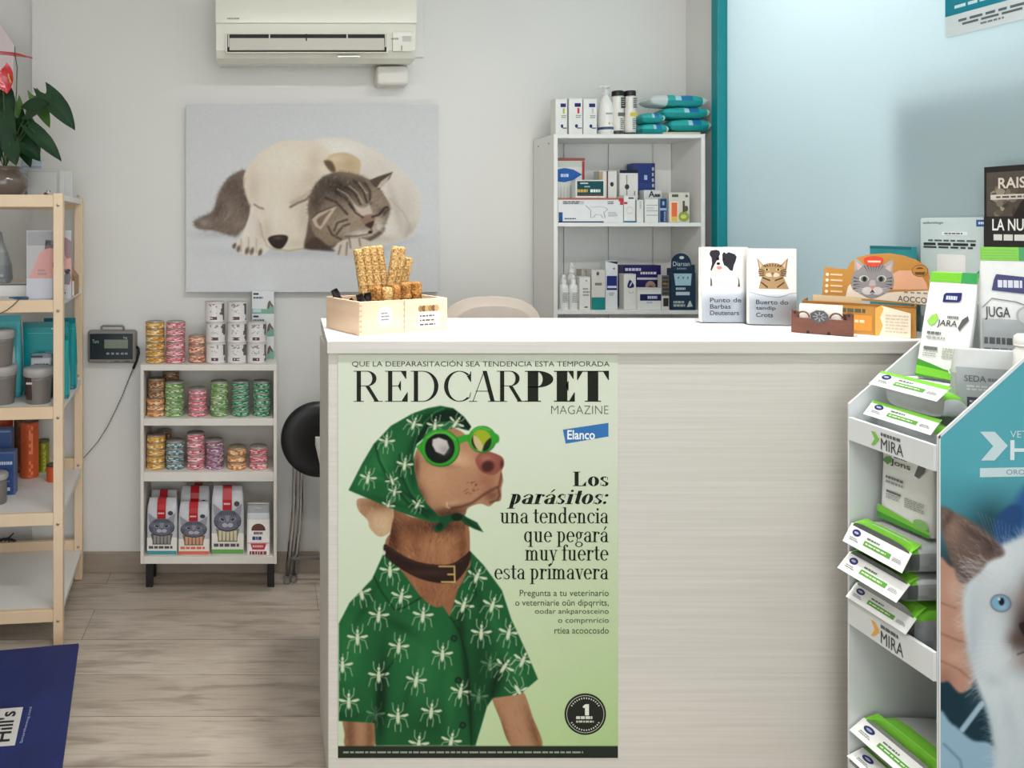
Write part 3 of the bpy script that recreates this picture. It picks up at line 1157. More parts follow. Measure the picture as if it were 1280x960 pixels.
def _r(x0, y0, x1, y1):
    return [[(x0, y0), (x1, y0), (x1, y1), (x0, y1)]]


def _d(x0, y0, x1, y1, w):
    return [[(x0, y0), (x0 + w, y0), (x1 + w, y1), (x1, y1)]]


def _dot(x, y, r):
    return [[(x + r * math.cos(2 * PI * k / 12), y + r * math.sin(2 * PI * k / 12)) for k in range(12)]]


def glyph(ch, s, h):
    """polygons and advance; cap height 1, x-height .66; s stem, h hairline"""
    X = 0.66
    p = []
    e = 0.09                                                    # serif reach
    stem = lambda x, y0, y1: _r(x, y0, x + s, y1)
    foot = lambda x, y=0.0: _r(x - e, y, x + s + e, y + h)
    head = lambda x, y: _r(x - e, y - h, x + s, y)
    if ch == 'R':
        p = stem(.1, 0, 1) + foot(.1) + _r(.1 - e, 1 - h, .4, 1) + _r(.1, .5, .4, .5 + h) + _arc(.4, .75, .16 + s, .25, s, h, -90, 90) + _d(.64, 0, .36, .5, s * .95) + _r(.6, 0, .74 + s, h)
        return p, .8 + s
    if ch == 'P':
        p = stem(.1, 0, 1) + foot(.1) + _r(.1 - e, 1 - h, .4, 1) + _r(.1, .46, .4, .46 + h) + _arc(.4, .73, .18 + s, .27, s, h, -90, 90)
        return p, .62 + s
    if ch in 'EL':
        p = stem(.1, 0, 1) + _r(.1 - e, 0, .68, h) + [[(.68, 0), (.68, .3), (.66, .3), (.5, h)]]
        if ch == 'E':
            p += _r(.1 - e, 1 - h, .64, 1) + [[(.64, 1), (.64, .74), (.62, .74), (.48, 1 - h)]] + _r(.1 + s, .5, .46, .5 + h) + [[(.46, .35), (.48, .35), (.48, .67), (.46, .67), (.4, .5 + h), (.4, .5)]]
        else:
            p += _r(.1 - e, 1 - h, .1 + s + e, 1)
        return p, .76
    if ch == 'D':
        p = stem(.1, 0, 1) + _r(.1 - e, 0, .36, h) + _r(.1 - e, 1 - h, .36, 1) + _arc(.36, .5, .34 + s, .5, s, h, -90, 90)
        return p, .8 + s
    if ch == 'C':
        p = _arc(.5, .5, .46, .5, s, h, 48, 312, 30) + [[(.8, .86), (.83, .98), (.85, .98), (.85, .64), (.83, .64), (.72, .84)]]
        p += [[(.79, .12), (.83, .3), (.85, .3), (.81, .12)]]
        return p, .88
    if ch == 'A':
        p = _d(.06, 0, .40, 1, h) + _d(.64 - s * .3, 0, .40 - s * .3, 1, s) + _r(.16, .33, .58, .33 + h) + _r(-.04, 0, .2, h) + _r(.56 - s * .3, 0, .76 + s * .8, h)
        return p, .76 + s * .6
    if ch == 'T':
        p = stem(.36, 0, 1) + foot(.36) + _r(.02, 1 - h, .7 + s, 1) + [[(.02, 1), (.02, .7), (.04, .7), (.2, 1 - h)], [(.7 + s, 1), (.7 + s, .7), (.68 + s, .7), (.52 + s, 1 - h)]]
        return p, .74 + s
    # lower case
    if ch == 'o':
        return _arc(.3, X / 2, .28, X / 2 + .01, s, h, 0, 360, 28), .6
    if ch == 'e':
        return _arc(.3, X / 2, .27, X / 2 + .01, s, h, 0, 318, 26) + _r(.08, X * .52, .55, X * .52 + h), .58
    if ch == 'c':
        return _arc(.3, X / 2, .27, X / 2 + .01, s, h, 50, 315, 24) + _dot(.46, X * .78, .07), .54
    if ch in 'aá':
        p = stem(.36, .04, X * .7) + _arc(.36 - .14 + s / 2, X * .68, .14 + s / 2, X * .32, s * .7, h, 0, 150, 12) + _dot(.12, X * .76, .06) + _arc(.27, X * .28, .23, X * .29, s, h, 60, 330, 18) + _r(.36, 0, .5 + s * .5, h) + _r(.3, X * .52, .4, X * .52 + h)
        if ch == 'á':
            p += [[(.24, .76), (.3, .76), (.46, .96), (.36, .98)]]
        return p, .5 + s * .6
    if ch == 's':
        p = _arc(.24, X * .74, .19, X * .27, s * .8, h, 40, 200, 14) + _arc(.26, X * .27, .2, X * .28, s * .8, h, -150, 20, 14) + [[(.06, X * .7), (.16, X * .55), (.42, X * .22), (.46, X * .34), (.2, X * .62)]]
        p += _r(.395, X * .62, .42, X * .98) + _r(.055, 0, .08, X * .36)
        return p, .5
    if ch in 'iít':
        if ch == 't':
            return stem(.12, .08, .88) + _r(.0, X - h, .38, X) + _arc(.12 + .15, .15, .15, .15, s * .9, h, 180, 330, 10), .4
        return stem(.1, 0, X) + foot(.1) + head(.1, X) + _dot(.1 + s / 2, .87, .075), .2 + s - .02
    if ch in 'nmur':
        w = .3
        if ch == 'u':
            return stem(.1, .12, X) + head(.1, X) + _arc(.1 + .17 + s * .3, .17, .17 + s * .3, .18, s, h, 180, 330, 12) + stem(.1 + w, 0, X) + head(.1 + w, X) + _r(.1 + w, 0, .1 + w + s + e, h), .22 + w + s
        p = stem(.1, 0, X) + foot(.1) + head(.1, X)
        if ch == 'r':
            return p + _arc(.34, X * .6, .2, X * .4, s * .8, h, 80, 175, 10) + _dot(.42, X * .86, .075), .5
        k = 2 if ch == 'm' else 1
        for i in range(k):
            x = .1 + (i + 1) * w
            p += stem(x, 0, X * .68) + foot(x) + _arc(x + s - .15 - s * .4, X * .66, .15 + s * .4, X * .34, s, h, 0, 155, 12)
        return p, .22 + k * w + s
    if ch in 'dqgp':
        if ch == 'd':
            return _arc(.28, X / 2, .25, X / 2 + .01, s, h, 40, 320, 22) + stem(.4, 0, 1) + head(.4, 1) + _r(.4, 0, .4 + s + e, h), .52 + s
        if ch == 'q':
            return _arc(.28, X / 2, .25, X / 2 + .01, s, h, 40, 320, 22) + stem(.4, -.3, X) + foot(.4, -.3), .52 + s
        if ch == 'p':
            return stem(.1, -.3, X) + foot(.1, -.3) + head(.1, X) + _arc(.3, X / 2, .26, X / 2 + .01, s, h, -140, 140, 22), .62
        return _arc(.26, X * .66, .2, X * .35, s * .9, h, 0, 360, 20) + _arc(.27, -.14, .25, .17, s * .7, h, 0, 360, 22) + _d(.1, .02, .14, X * .34, h * 1.3) + _r(.4, X - .1, .54, X - .04), .56
    if ch == 'v':
        return _d(.06, X, .24, 0, s) + _d(.26, 0, .46, X, h) + _r(-.02, X - h, .2 + s * .4, X) + _r(.36, X - h, .56, X), .54
    if ch == 'y':
        return _d(.06, X, .24, 0, s) + _d(.14, -.26, .46, X, h * 1.1) + _r(-.02, X - h, .2 + s * .4, X) + _r(.36, X - h, .56, X) + _dot(.1, -.24, .065), .54
    if ch == 'f':
        return stem(.12, 0, .82) + foot(.12) + _r(.0, X - h, .36, X) + _arc(.3, .82, .18, .18, s * .8, h, 60, 180, 12) + _dot(.37, .9, .065), .38
    if ch == ':':
        return _dot(.12, .09, .09) + _dot(.12, X - .09, .09), .26
    if ch == '´':
        return [], 0
    return [], .28


def didone(mb, fr, words, u0, u1, vb, cap, col, shear=0.0, l=0.0006, track=0.0):
    """words: [(text, stem, hairline), ...] fitted between u0 and u1; vb baseline (px, downwards), cap height in px"""
    ps, x = [], 0.0
    for t, s, h in words:
        for ch in t:
            g, a = glyph(ch, s, h)
            ps += [[(x + q[0] + shear * q[1], q[1]) for q in p] for p in g]
            x += a + track
    xs = [q[0] for p in ps for q in p]
    a, b = min(xs), max(xs)
    for p in ps:
        mb.poly(fr, [(u0 + (q[0] - a) / (b - a) * (u1 - u0), vb - q[1] * cap) for q in p], col, l)


# ================================================================ the dog poster
def zp(pts, ox, oy, s):
    return [(ox + a / s, oy + b / s) for a, b in pts]


YP = 1.8975
px0, px1, py0, py1 = 422.5, 772.5, 443.2, 947.5
pa = Paint(px0, py0, px1, py1, 1.15, 5)
X_, Y_ = np.meshgrid(pa.xs, pa.ys)
t_ = np.clip((Y_ - 560) / 380, 0, 1)
t_ = (t_ * (0.35 + 0.65 * np.clip((X_ - 420) / 330, 0, 1)))[..., None]
pa.img[:] = np.array([212, 219, 201]) * (1 - t_) + np.array([172, 200, 140]) * t_
GREEN, GD, GDD, GL = (28, 90, 48), (15, 60, 33), (7, 34, 20), (58, 138, 76)
CREAM = (208, 215, 186)
FUR, FURD, FURL = (170, 128, 96), (106, 70, 48), (200, 162, 130)


def bug(p, cx, cy, s, rot=0.0, a=0.95):
    c, q = math.cos(rot), math.sin(rot)
    f = lambda x, y: (cx + s * (x * c - y * q), cy + s * (x * q + y * c))
    for sg in (-1, 1):
        for (m, e) in (((.55, -.75), (.62, -1.55)), ((.9, .35), (1.15, 1.25)), ((.35, 1.0), (.3, 1.75))):
            p.stroke([f(sg * .1, -.1 + (.2 if e[1] > 0 else -.2)), f(sg * m[0] * .7, m[1] * .75), f(sg * m[0], m[1]), f(sg * e[0], e[1])], .06 * s + .2, CREAM, .45, a * .8)
        p.poly([f(sg * .08, .0), f(sg * .5, -.2), f(sg * 1.1, -.34), f(sg * 1.25, -.16), f(sg * .8, .06)], CREAM, .6, a, False)
    p.ell(*f(0, .15), .2 * s, .75 * s, CREAM, .5, a, rot)
    p.ell(*f(0, -.75), .15 * s, .2 * s, CREAM, .5, a, rot)
    p.stroke([f(0, -.9), f(.05, -1.3)], .3 + .06 * s, CREAM, .4, a * .7)


Z7 = lambda pts: zp(pts, 420, 500, 4.364)
Z2 = lambda pts: zp(pts, 400, 680, 3.2)
# forelegs
for pts, sh in (([(92, 690), (150, 700), (216, 705), (214, 812), (106, 812), (98, 760)], 0), ([(688, 600), (760, 590), (812, 590), (850, 690), (888, 812), (770, 812), (720, 700)], 1)):
    q = Z2(pts)
    pa.poly(q, FUR, .8)
    pa.setclip(smooth_pts(q))
    cx, cy = Z2([(120 if not sh else 730, 760)])[0]
    pa.glow(cx, cy, 8, 40, FURD, .8, -.3 if sh else 0)
    cx, cy = Z2([(200 if not sh else 860, 760)])[0]
    pa.glow(cx, cy, 7, 40, (92, 58, 36), .6, -.3 if sh else 0)
    pa.fur((q[0][0] - 5, q[0][1] - 5, q[0][0] + 70, q[0][1] + 72), 260, PI / 2 - (.3 if sh else 0), 6, [FURD, FURL, FUR], .8, .35)
    pa.setclip(None)
# chest showing in the open collar
pa.poly(Z2([(300, 10), (600, 15), (590, 80), (560, 160), (528, 300), (420, 170), (330, 90)]), (140, 94, 66), .8, 1, False)
# shirt
shirt = Z2([(75, 318), (118, 235), (208, 140), (258, 28), (300, 20), (420, 150), (520, 290), (560, 150), (598, 25), (655, 85), (728, 185), (765, 300), (830, 440), (872, 540), (800, 602), (692, 616), (668, 650), (645, 730), (622, 806), (222, 806), (218, 716), (75, 708)])
pa.poly(shirt, GREEN, .8, 1, False)
pa.setclip(shirt, .8, False)
for x, y, rx, ry, c, a, ro in ((245, 620, 28, 200, GDD, .9, 0.05), (640, 500, 60, 260, GD, .85, .05), (590, 560, 16, 280, GDD, .7, -.1), (700, 560, 30, 90, GDD, .75, .3), (120, 420, 60, 160, GL, .35, 0),
                            (400, 480, 90, 200, GL, .35, 0), (440, 720, 110, 90, GD, .5, 0), (320, 330, 90, 24, GD, .6, .5), (180, 250, 18, 110, GD, .55, .5), (640, 220, 20, 110, GD, .6, -.35),
                            (90, 690, 90, 26, GD, .7, 0), (780, 500, 30, 120, GL, .3, -.4), (560, 330, 24, 60, GDD, .5, 0), (350, 600, 20, 140, GD, .4, .2), (520, 640, 26, 160, GL, .25, 0), (690, 300, 30, 100, GL, .3, -.3)):
    cx, cy = Z2([(x, y)])[0]
    pa.glow(cx, cy, rx / 3.2, ry / 3.2, c, a, ro)
for i, (x, y, ro) in enumerate(((235, 285, .1), (412, 285, .1), (150, 375, 0), (315, 410, .1), (490, 440, .05), (235, 525, 0), (385, 545, .15), (645, 355, .05), (575, 245, .3), (325, 210, .2), (280, 105, 0), (690, 245, .3), (755, 355, .2),
                                (115, 630, 0), (445, 670, .1), (312, 690, 0), (562, 590, .2), (812, 465, .4), (795, 590, 2.6), (525, 788, .2), (395, 800, .1), (628, 130, .4), (90, 485, 0), (738, 490, .6), (165, 195, -.2))):
    cx, cy = Z2([(x, y)])[0]
    bug(pa, cx, cy, 10.8, ro)
for x, y in ((680, 480), (635, 610), (222, 680)):
    cx, cy = Z2([(x, y)])[0]
    bug(pa, cx, cy, 10, .1, .35)
pa.stroke(Z2([(520, 290), (560, 350), (590, 480), (600, 640), (605, 806)]), 1.6, GDD, 1.2, .85)
pa.stroke(Z2([(215, 130), (245, 190), (300, 265), (335, 255), (420, 205)]), 1.6, GDD, 1, .8)
pa.stroke(Z2([(600, 60), (612, 140), (625, 205), (560, 300), (535, 312)]), 1.5, GDD, 1, .7)
pa.stroke(Z2([(215, 716), (235, 600), (262, 510), (300, 460)]), 1.6, GDD, 1.6, .8)
pa.stroke(Z2([(690, 612), (700, 540), (735, 470)]), 1.5, GDD, 1.6, .7)
for y in (378, 545, 725):
    cx, cy = Z2([(536 + (y - 378) * .1, y)])[0]
    pa.ell(cx, cy, 4.2, 4.4, (14, 40, 26), .6)
    pa.ell(cx, cy, 2.2, 2.4, (34, 66, 46), .6)
pa.setclip(None)
# neck
pa.poly(Z7([(270, 800), (330, 700), (500, 640), (700, 640), (730, 830), (700, 930), (400, 930)]), (146, 98, 68), .8)
neck = Z7([(315, 600), (420, 640), (540, 650), (690, 640), (706, 740), (722, 840), (705, 960), (640, 1060), (560, 1130), (470, 1080), (380, 960), (285, 840), (288, 780), (300, 700)])
pa.poly(neck, (146, 98, 68), .8)
pa.setclip(smooth_pts(neck))
for x, y, rx, ry, c, a, ro in ((310, 760, 46, 140, (70, 40, 26), .95, 0), (560, 690, 170, 46, (58, 34, 24), .9, 0), (440, 780, 26, 90, (120, 76, 50), .6, 0), (600, 820, 30, 90, (190, 138, 100), .5, .1), (520, 800, 70, 90, (176, 126, 90), .55, 0), (690, 800, 26, 120, (100, 62, 40), .7, 0), (420, 700, 80, 50, (100, 62, 42), .7, .3), (520, 1060, 60, 70, (128, 82, 56), .6, 0)):
    cx, cy = Z7([(x, y)])[0]
    pa.glow(cx, cy, rx / 4.364, ry / 4.364, c, a, ro)
pa.fur((485, 642, 585, 760), 800, lambda x, y: PI / 2 + (x - 545) * .012, 7, [(70, 40, 26), (200, 150, 112), (150, 100, 70)], .8, .42)
pa.setclip(None)
# collar flaps are in the shirt; leather collar
col = [(481, 680), (494, 688), (512.5, 698.5), (534, 704.5), (562, 705.2), (580, 695), (587.5, 688.5), (588.5, 697), (584, 710), (571, 726), (558, 729), (545, 728.5), (525, 723.5), (503, 712.5), (484, 698), (479.5, 690)]
pa.poly(col, (44, 28, 24), .7)
pa.stroke([(483, 683), (497, 692), (513, 701.5), (534, 707), (562, 707.5), (578, 700)], 1, (84, 60, 50), .8, .6)
pa.setclip(smooth_pts(col))
pa.glow(535, 716, 30, 4, (70, 48, 42), .6)
pa.setclip(None)

for pts in ([(549, 708), (568, 708)], [(568, 708), (568.5, 727.5)], [(568.5, 727.5), (552, 727.5)], [(560, 718), (567, 718)]):
    pa.stroke(pts, 1.7, (200, 168, 104), .5)
pa.ell(*Z7([(262, 834)])[0], 1.8, 3, (206, 206, 190))
# ear
ear = Z7([(120, 540), (122, 600), (172, 655), (185, 700), (236, 745), (288, 726), (304, 680), (310, 600), (210, 545)])
pa.poly(ear, (186, 152, 118), .8)
pa.setclip(smooth_pts(ear))
pa.glow(*Z7([(230, 570)])[0], 26, 9, (120, 82, 56), .9)
pa.glow(*Z7([(150, 620)])[0], 8, 14, (150, 110, 80), .7, .5)
pa.glow(*Z7([(250, 680)])[0], 12, 14, (206, 176, 142), .7)
pa.fur((445, 622, 492, 672), 160, 1.4, 5, [(140, 104, 76), (212, 184, 152)], .8, .3)
pa.setclip(None)
# face
face = Z7([(425, 330), (450, 250), (520, 180), (620, 150), (690, 175), (730, 220), (780, 262), (850, 285), (905, 310), (917, 350), (905, 390), (912, 440), (903, 480), (900, 545), (868, 556), (835, 580), (785, 566), (720, 590), (690, 640), (560, 655), (490, 590), (450, 500), (432, 420)])
pa.poly(face, FUR, .8)
pa.setclip(smooth_pts(face))
for x, y, rx, ry, c, a, ro in ((650, 320, 130, 55, (206, 164, 132), .9, .15), (540, 430, 90, 90, (190, 146, 114), .75, 0), (600, 620, 140, 40, (78, 46, 32), .95, -.15), (455, 520, 40, 100, (92, 56, 38), .85, -.4), (440, 360, 20, 80, (96, 60, 42), .8, 0), (570, 350, 100, 16, (120, 80, 56), .6, .2), (820, 440, 60, 60, (150, 92, 70), .7, 0),
                            (850, 520, 50, 40, (112, 70, 54), .85, 0), (800, 300, 60, 40, (176, 110, 92), .8, 0), (590, 175, 80, 20, (150, 100, 70), .7, 0), (720, 520, 80, 30, (168, 120, 92), .6, -.2), (640, 560, 60, 16, (204, 164, 132), .5, -.2)):
    cx, cy = Z7([(x, y)])[0]
    pa.glow(cx, cy, rx / 4.364, ry / 4.364, c, a, ro)
pa.fur((515, 535, 630, 650), 700, lambda x, y: PI - .3 + (y - 590) * .01, 4, [(134, 92, 66), (206, 166, 134), (166, 120, 90)], .7, .28)
# nose and mouth
pa.poly(Z7([(762, 320), (790, 290), (850, 285), (912, 315), (916, 350), (895, 385), (855, 410), (800, 395), (770, 360)]), (138, 78, 66), 1.4)
pa.glow(*Z7([(820, 320)])[0], 10, 6, (176, 116, 102), .7)
pa.ell(*Z7([(828, 362)])[0], 8, 7, (66, 32, 30), 2.5, .9, -.5)
pa.ell(*Z7([(905, 352)])[0], 2.2, 5, (70, 36, 32), 1.5, .8)
pa.stroke(Z7([(905, 400), (890, 470), (850, 490), (800, 520), (745, 560), (690, 580), (630, 592)]), 2.4, (78, 44, 36), 1.6, .85)
pa.stroke(Z7([(885, 480), (893, 520), (880, 548), (840, 560)]), 2, (70, 38, 32), 1.4, .8)
for k in range(16):
    x, y = pa.r.uniform(700, 790), pa.r.uniform(440, 510)
    cx, cy = Z7([(x, y)])[0]
    pa.stroke([(cx, cy), (cx - 2.2, cy + .8)], .8, (78, 48, 36), .5, .75)
pa.stroke(Z7([(606, 560), (604, 582), (620, 590)]), 1.2, (240, 214, 190), .8, .6)
pa.setclip(None)
# scarf
scarf = Z7([(68, 492), (110, 410), (140, 350), (205, 240), (300, 140), (420, 72), (500, 44), (570, 31), (640, 45), (700, 92), (738, 145), (725, 168), (660, 150), (590, 165), (520, 175), (440, 240), (424, 300), (428, 380), (450, 480), (492, 560), (560, 630), (610, 645), (600, 662), (530, 668), (430, 640), (310, 597), (180, 540)])
pa.poly(scarf, GREEN, .8, 1, False)
pa.setclip(scarf, .8, False)
for x, y, rx, ry, c, a, ro in ((560, 90, 120, 36, GDD, .95, -.25), (450, 200, 24, 110, GDD, .9, .5), (415, 380, 22, 120, GD, .9, -.05), (250, 330, 60, 120, GL, .4, .6), (360, 500, 130, 12, GDD, .7, .62), (250, 430, 40, 14, GL, .3, .5), (300, 560, 140, 16, GD, .6, .3),
                            (500, 610, 60, 30, GDD, .6, .5), (560, 140, 90, 18, GL, .35, -.1), (660, 70, 50, 30, GDD, .8, .5), (350, 420, 14, 90, GD, .6, -.3), (150, 440, 40, 60, GL, .35, 0)):
    cx, cy = Z7([(x, y)])[0]
    pa.glow(cx, cy, rx / 4.364, ry / 4.364, c, a, ro)
pa.stroke(Z7([(215, 240), (235, 330), (290, 440), (390, 560), (500, 640)]), 2.2, GDD, 1.8, .75)
pa.stroke(Z7([(228, 240), (250, 330), (306, 436), (404, 552)]), 1.6, GL, 1.6, .45)
pa.stroke(Z7([(345, 300), (352, 400), (400, 510), (480, 600)]), 2.0, GDD, 1.8, .7)
pa.stroke(Z7([(362, 300), (370, 400), (416, 506), (490, 590)]), 1.4, GL, 1.4, .45)
pa.poly(Z7([(436, 300), (440, 240), (452, 195), (492, 128), (545, 76), (600, 52), (665, 70), (712, 108), (742, 150), (716, 166), (640, 120), (560, 118), (505, 152), (468, 210), (446, 300)]), GDD, 1.2, .95, False)
pa.poly(Z7([(462, 232), (500, 162), (560, 122), (640, 118), (716, 160), (690, 176), (620, 160), (545, 168), (490, 205)]), (36, 96, 54), 1.0, 1, False)
pa.glow(*Z7([(690, 150)])[0], 6, 4, GDD, .7)
pa.stroke(Z7([(422, 320), (428, 240), (446, 185), (486, 118), (540, 66), (590, 44)]), 1.3, GL, 1.0, .7)
for x, y, ro in ((175, 425, .2), (275, 225, .1), (375, 352, .15), (425, 130, .35), (305, 440, -.3), (540, 140, .1), (445, 570, .5), (285, 575, .3), (655, 125, .6), (320, 500, .2)):
    cx, cy = Z7([(x, y)])[0]
    bug(pa, cx, cy, 8.8 if y < 430 else 7, ro)
pa.setclip(None)
pa.poly(Z7([(560, 640), (610, 625), (690, 622), (715, 640), (770, 668), (805, 722), (760, 706), (705, 680), (680, 655), (620, 668), (580, 715), (545, 725), (530, 690), (560, 670)]), (24, 70, 42), .7, 1, False)
pa.stroke(Z7([(700, 650), (780, 705)]), 1.4, GDD, .8, .8)
pa.ell(*Z7([(660, 638)])[0], 7, 5, GDD, 1.4)
pa.ell(*Z7([(565, 690)])[0], 5, 4, (12, 44, 28), 1.0, 1, -.8)
# glasses
GG, GGd, GGl = (52, 150, 44), (26, 96, 30), (112, 196, 88)
pa.poly(Z7([(436, 255), (480, 215), (510, 240), (500, 300), (470, 300)]), GG, .7, 1, False)
pa.poly(Z7([(640, 205), (700, 190), (735, 185), (735, 225), (700, 230), (660, 245)]), GG, .7, 1, False)
pa.ell(*Z7([(570, 262)])[0], 24.2, 23.6, GGd, .7, 1, .2)
pa.ell(*Z7([(568, 259)])[0], 23.4, 22.6, GG, .8, 1, .2)
pa.ell(*Z7([(566, 264)])[0], 18.6, 18.8, (18, 24, 20), .8, 1, .2)
pa.poly(Z7([(528, 215), (560, 205), (605, 222), (617, 260), (590, 300), (545, 282), (525, 245)]), (196, 188, 184), 1.0, 1, False)
pa.glow(*Z7([(590, 270)])[0], 7, 7, (150, 140, 138), .7)
pa.stroke(Z7([(500, 205), (540, 180), (600, 178), (650, 215)]), 1.6, GGl, 1, .7)
pa.ell(*Z7([(798, 215)])[0], 17.6, 17, GGd, .7)
pa.ell(*Z7([(796, 213)])[0], 17, 16.4, GG, .8)
pa.ell(*Z7([(792, 220)])[0], 12.6, 13.4, (152, 168, 40), .8)
pa.setclip(smooth_pts(Z7([(738, 220), (760, 175), (795, 163), (835, 185), (848, 225), (830, 270), (792, 280), (755, 262)])))
pa.poly(Z7([(730, 190), (760, 190), (790, 270), (740, 270)]), (20, 30, 22), .8, 1, False)
pa.poly(Z7([(752, 190), (790, 225), (808, 278), (775, 272), (752, 232)]), (196, 178, 130), .8)
pa.poly(Z7([(850, 205), (815, 232), (798, 282), (830, 285), (860, 250)]), (24, 44, 24), .9)
pa.setclip(None)
pa.poly(Z7([(860, 180), (888, 195), (890, 225), (872, 238), (858, 225)]), GG, .7)
pa.stroke(Z7([(745, 170), (790, 148), (840, 165)]), 1.4, GGl, 1, .7)
# footer band and edge
pa.poly([(420, 932.5), (775, 932.5), (775, 950), (420, 950)], (40, 48, 38), .5, 1, False)
mb = MB()
mb.ink = MATT
fr = PixFrame(YP)
pa.into(mb, YP)
K = (34, 38, 30)
mb.text(fr, 'QUE LA DEEPARASITACIÓN SEA TENDENCIA ESTA TEMPORADA', 440, 459.2, 762, 450, (70, 78, 66), .0006)
didone(mb, fr, [('RED', .125, .022), (' ', 0, 0)], 442, 548, 502, 38.5, K)
didone(mb, fr, [('CAR', .125, .022)], 555, 657, 502, 38.5, K, track=-.05)
didone(mb, fr, [('PET', .34, .03)], 656, 761, 502, 38.5, K, track=-.03)
mb.text(fr, 'MAGAZINE', 689, 517.5, 760.5, 507, (72, 80, 70), .0006, -.018)
mb.poly(fr, [(703.5, 537), (760.5, 528.5), (760.5, 545.5), (707, 554.5)], (58, 116, 178), .0005)
mb.text(fr, 'Elanco', 709, 549.3, 743.5, 537.5, (236, 240, 240), .0008, .02)
didone(mb, fr, [('Los', .2, .045)], 716, 760.5, 607.5, 18, K)
didone(mb, fr, [('parásitos:', .2, .04)], 633.5, 760.5, 630, 19, K, .22)
R = [('una tendencia', 625, 654), ('que pegará', 655, 677.5), ('muy fuerte', 656, 700.5), ('esta primavera', 618, 724)]
for t, x, y in R:
    didone(mb, fr, [(t, .13, .04)], x, 760.5, y, 20, K)
for t, x, y in (('Pregunta a tu veterinario', 649.5, 745.5), ('o veterniarie oûn dipqrrits,', 644, 757.5), ('oodar ankparosceino', 668.5, 769), ('o comprnricio', 697.5, 780.5), ('rtiea acoocosdo', 693, 792)):
    mb.text(fr, t, x, y + (2 if ',' in t or 'g' in t else 0), 760.8, y - 8.3, (72, 80, 62), .0006)
cx, cy = 731.5, 892.5
mb.ell(fr, cx, cy, 26, 26, (38, 42, 36), .0005, 48)
for k in range(48):
    a0, a1 = 2 * PI * k / 48, 2 * PI * (k + 1) / 48
    mb.add([fr.pt(cx + r * math.cos(a), cy + r * math.sin(a), .0007) for a, r in ((a0, 23.6), (a1, 23.6), (a1, 22.9), (a0, 22.9))], [(0, 1, 2, 3)], (190, 196, 180))
didone(mb, fr, [('l', 0, 0)], 0, 1, 0, 1, K) if False else None
mb.poly(fr, [(731, 894), (731, 884.5), (728.5, 884.5), (728.5, 882.5), (731.5, 880), (736, 880), (736, 894)], (226, 230, 214), .0008)
mb.lines(fr, 720, 899, 744, 894.6, 1, (214, 218, 202), 5, .8, .0008)
mb.lines(fr, 720, 903.5, 744, 900, 1, (190, 194, 178), 7, .7, .0008)
for k in range(14):
    for a in (PI * (1.18 + .64 * k / 13), PI * (.18 + .64 * k / 13)):
        x, y = cx + 20 * math.cos(a), cy + 20 * math.sin(a)
        mb.ell(fr, x, y, 1.3, .9, (196, 202, 186), .0008, 5, 0, 2 * PI, a)
mb.lines(fr, 429, 942.0, 768, 938.4, 1, (150, 156, 142), 9, .62, .0006, .14)
# paper thickness behind the print
mb.box(Xat(px0, YP), Xat(px1, YP), YP + .0002, 1.8995, Zat(py1, YP), Zat(py0, YP), (224, 228, 214))
o = mb.build('poster')
tag(o, 'large green poster of a dog in headscarf and sunglasses on the counter front', 'poster')

# ================================================================ canvas picture of the puppy and the kitten
YC = 3.035
c0, c1, d0, d1 = 232.5, 548, 131, 365
pa = Paint(c0, d0, c1, d1, 1.1, 8)
X_, Y_ = np.meshgrid(pa.xs, pa.ys)
t_ = np.clip((Y_ - 131) / 234, 0, 1)[..., None]
pa.img[:] = np.array([208, 209, 210]) * (1 - t_) + np.array([217, 218, 220]) * t_
ZC = lambda pts: zp(pts, 220, 120, 3.69)
zc = lambda x, y: ZC([(x, y)])[0]


def glows(L, sc):
    for x, y, rx, ry, c, a, ro in L:
        cx, cy = zc(x, y)
        pa.glow(cx, cy, rx / sc, ry / sc, c, a, ro)


glows([(560, 720, 420, 30, (186, 190, 194), .7, 0), (180, 640, 120, 20, (180, 182, 184), .6, 0), (980, 690, 160, 24, (188, 190, 192), .6, -.2)], 3.69)
# kitten's rump on the left
rump = ZC([(84, 580), (120, 558), (170, 530), (190, 470), (215, 415), (260, 365), (330, 352), (370, 520), (300, 625), (262, 645), (180, 622), (105, 612)])
pa.poly(rump, (120, 106, 96), 2)
pa.setclip(smooth_pts(rump), 2.5)
glows([(260, 420, 50, 50, (92, 78, 68), .8, 0), (130, 585, 40, 20, (168, 152, 140), .7, 0), (290, 590, 40, 40, (146, 128, 114), .7, 0), (200, 520, 20, 50, (86, 72, 64), .6, .5), (240, 550, 14, 50, (160, 144, 130), .5, .4), (320, 480, 30, 70, (84, 70, 62), .7, 0), (100, 590, 14, 12, (110, 92, 84), .7, 0)], 3.69)
pa.clip = None
pa.fur((243, 218, 312, 292), 620, lambda x, y: 2.3 - (x - 250) * .006, 6, [(88, 74, 66), (166, 150, 138), (120, 104, 94)], .8, .42, .5) if False else None
pa.setclip(smooth_pts(rump), 2.5)
pa.fur((243, 218, 318, 296), 700, lambda x, y: 2.3 - (x - 250) * .006, 6, [(84, 70, 62), (168, 152, 140), (116, 100, 90)], .8, .42, .5)
pa.setclip(None)
pa.edge_fur(rump, 420, 4, [(130, 115, 105), (160, 145, 134), (112, 98, 90)], .8, .35)
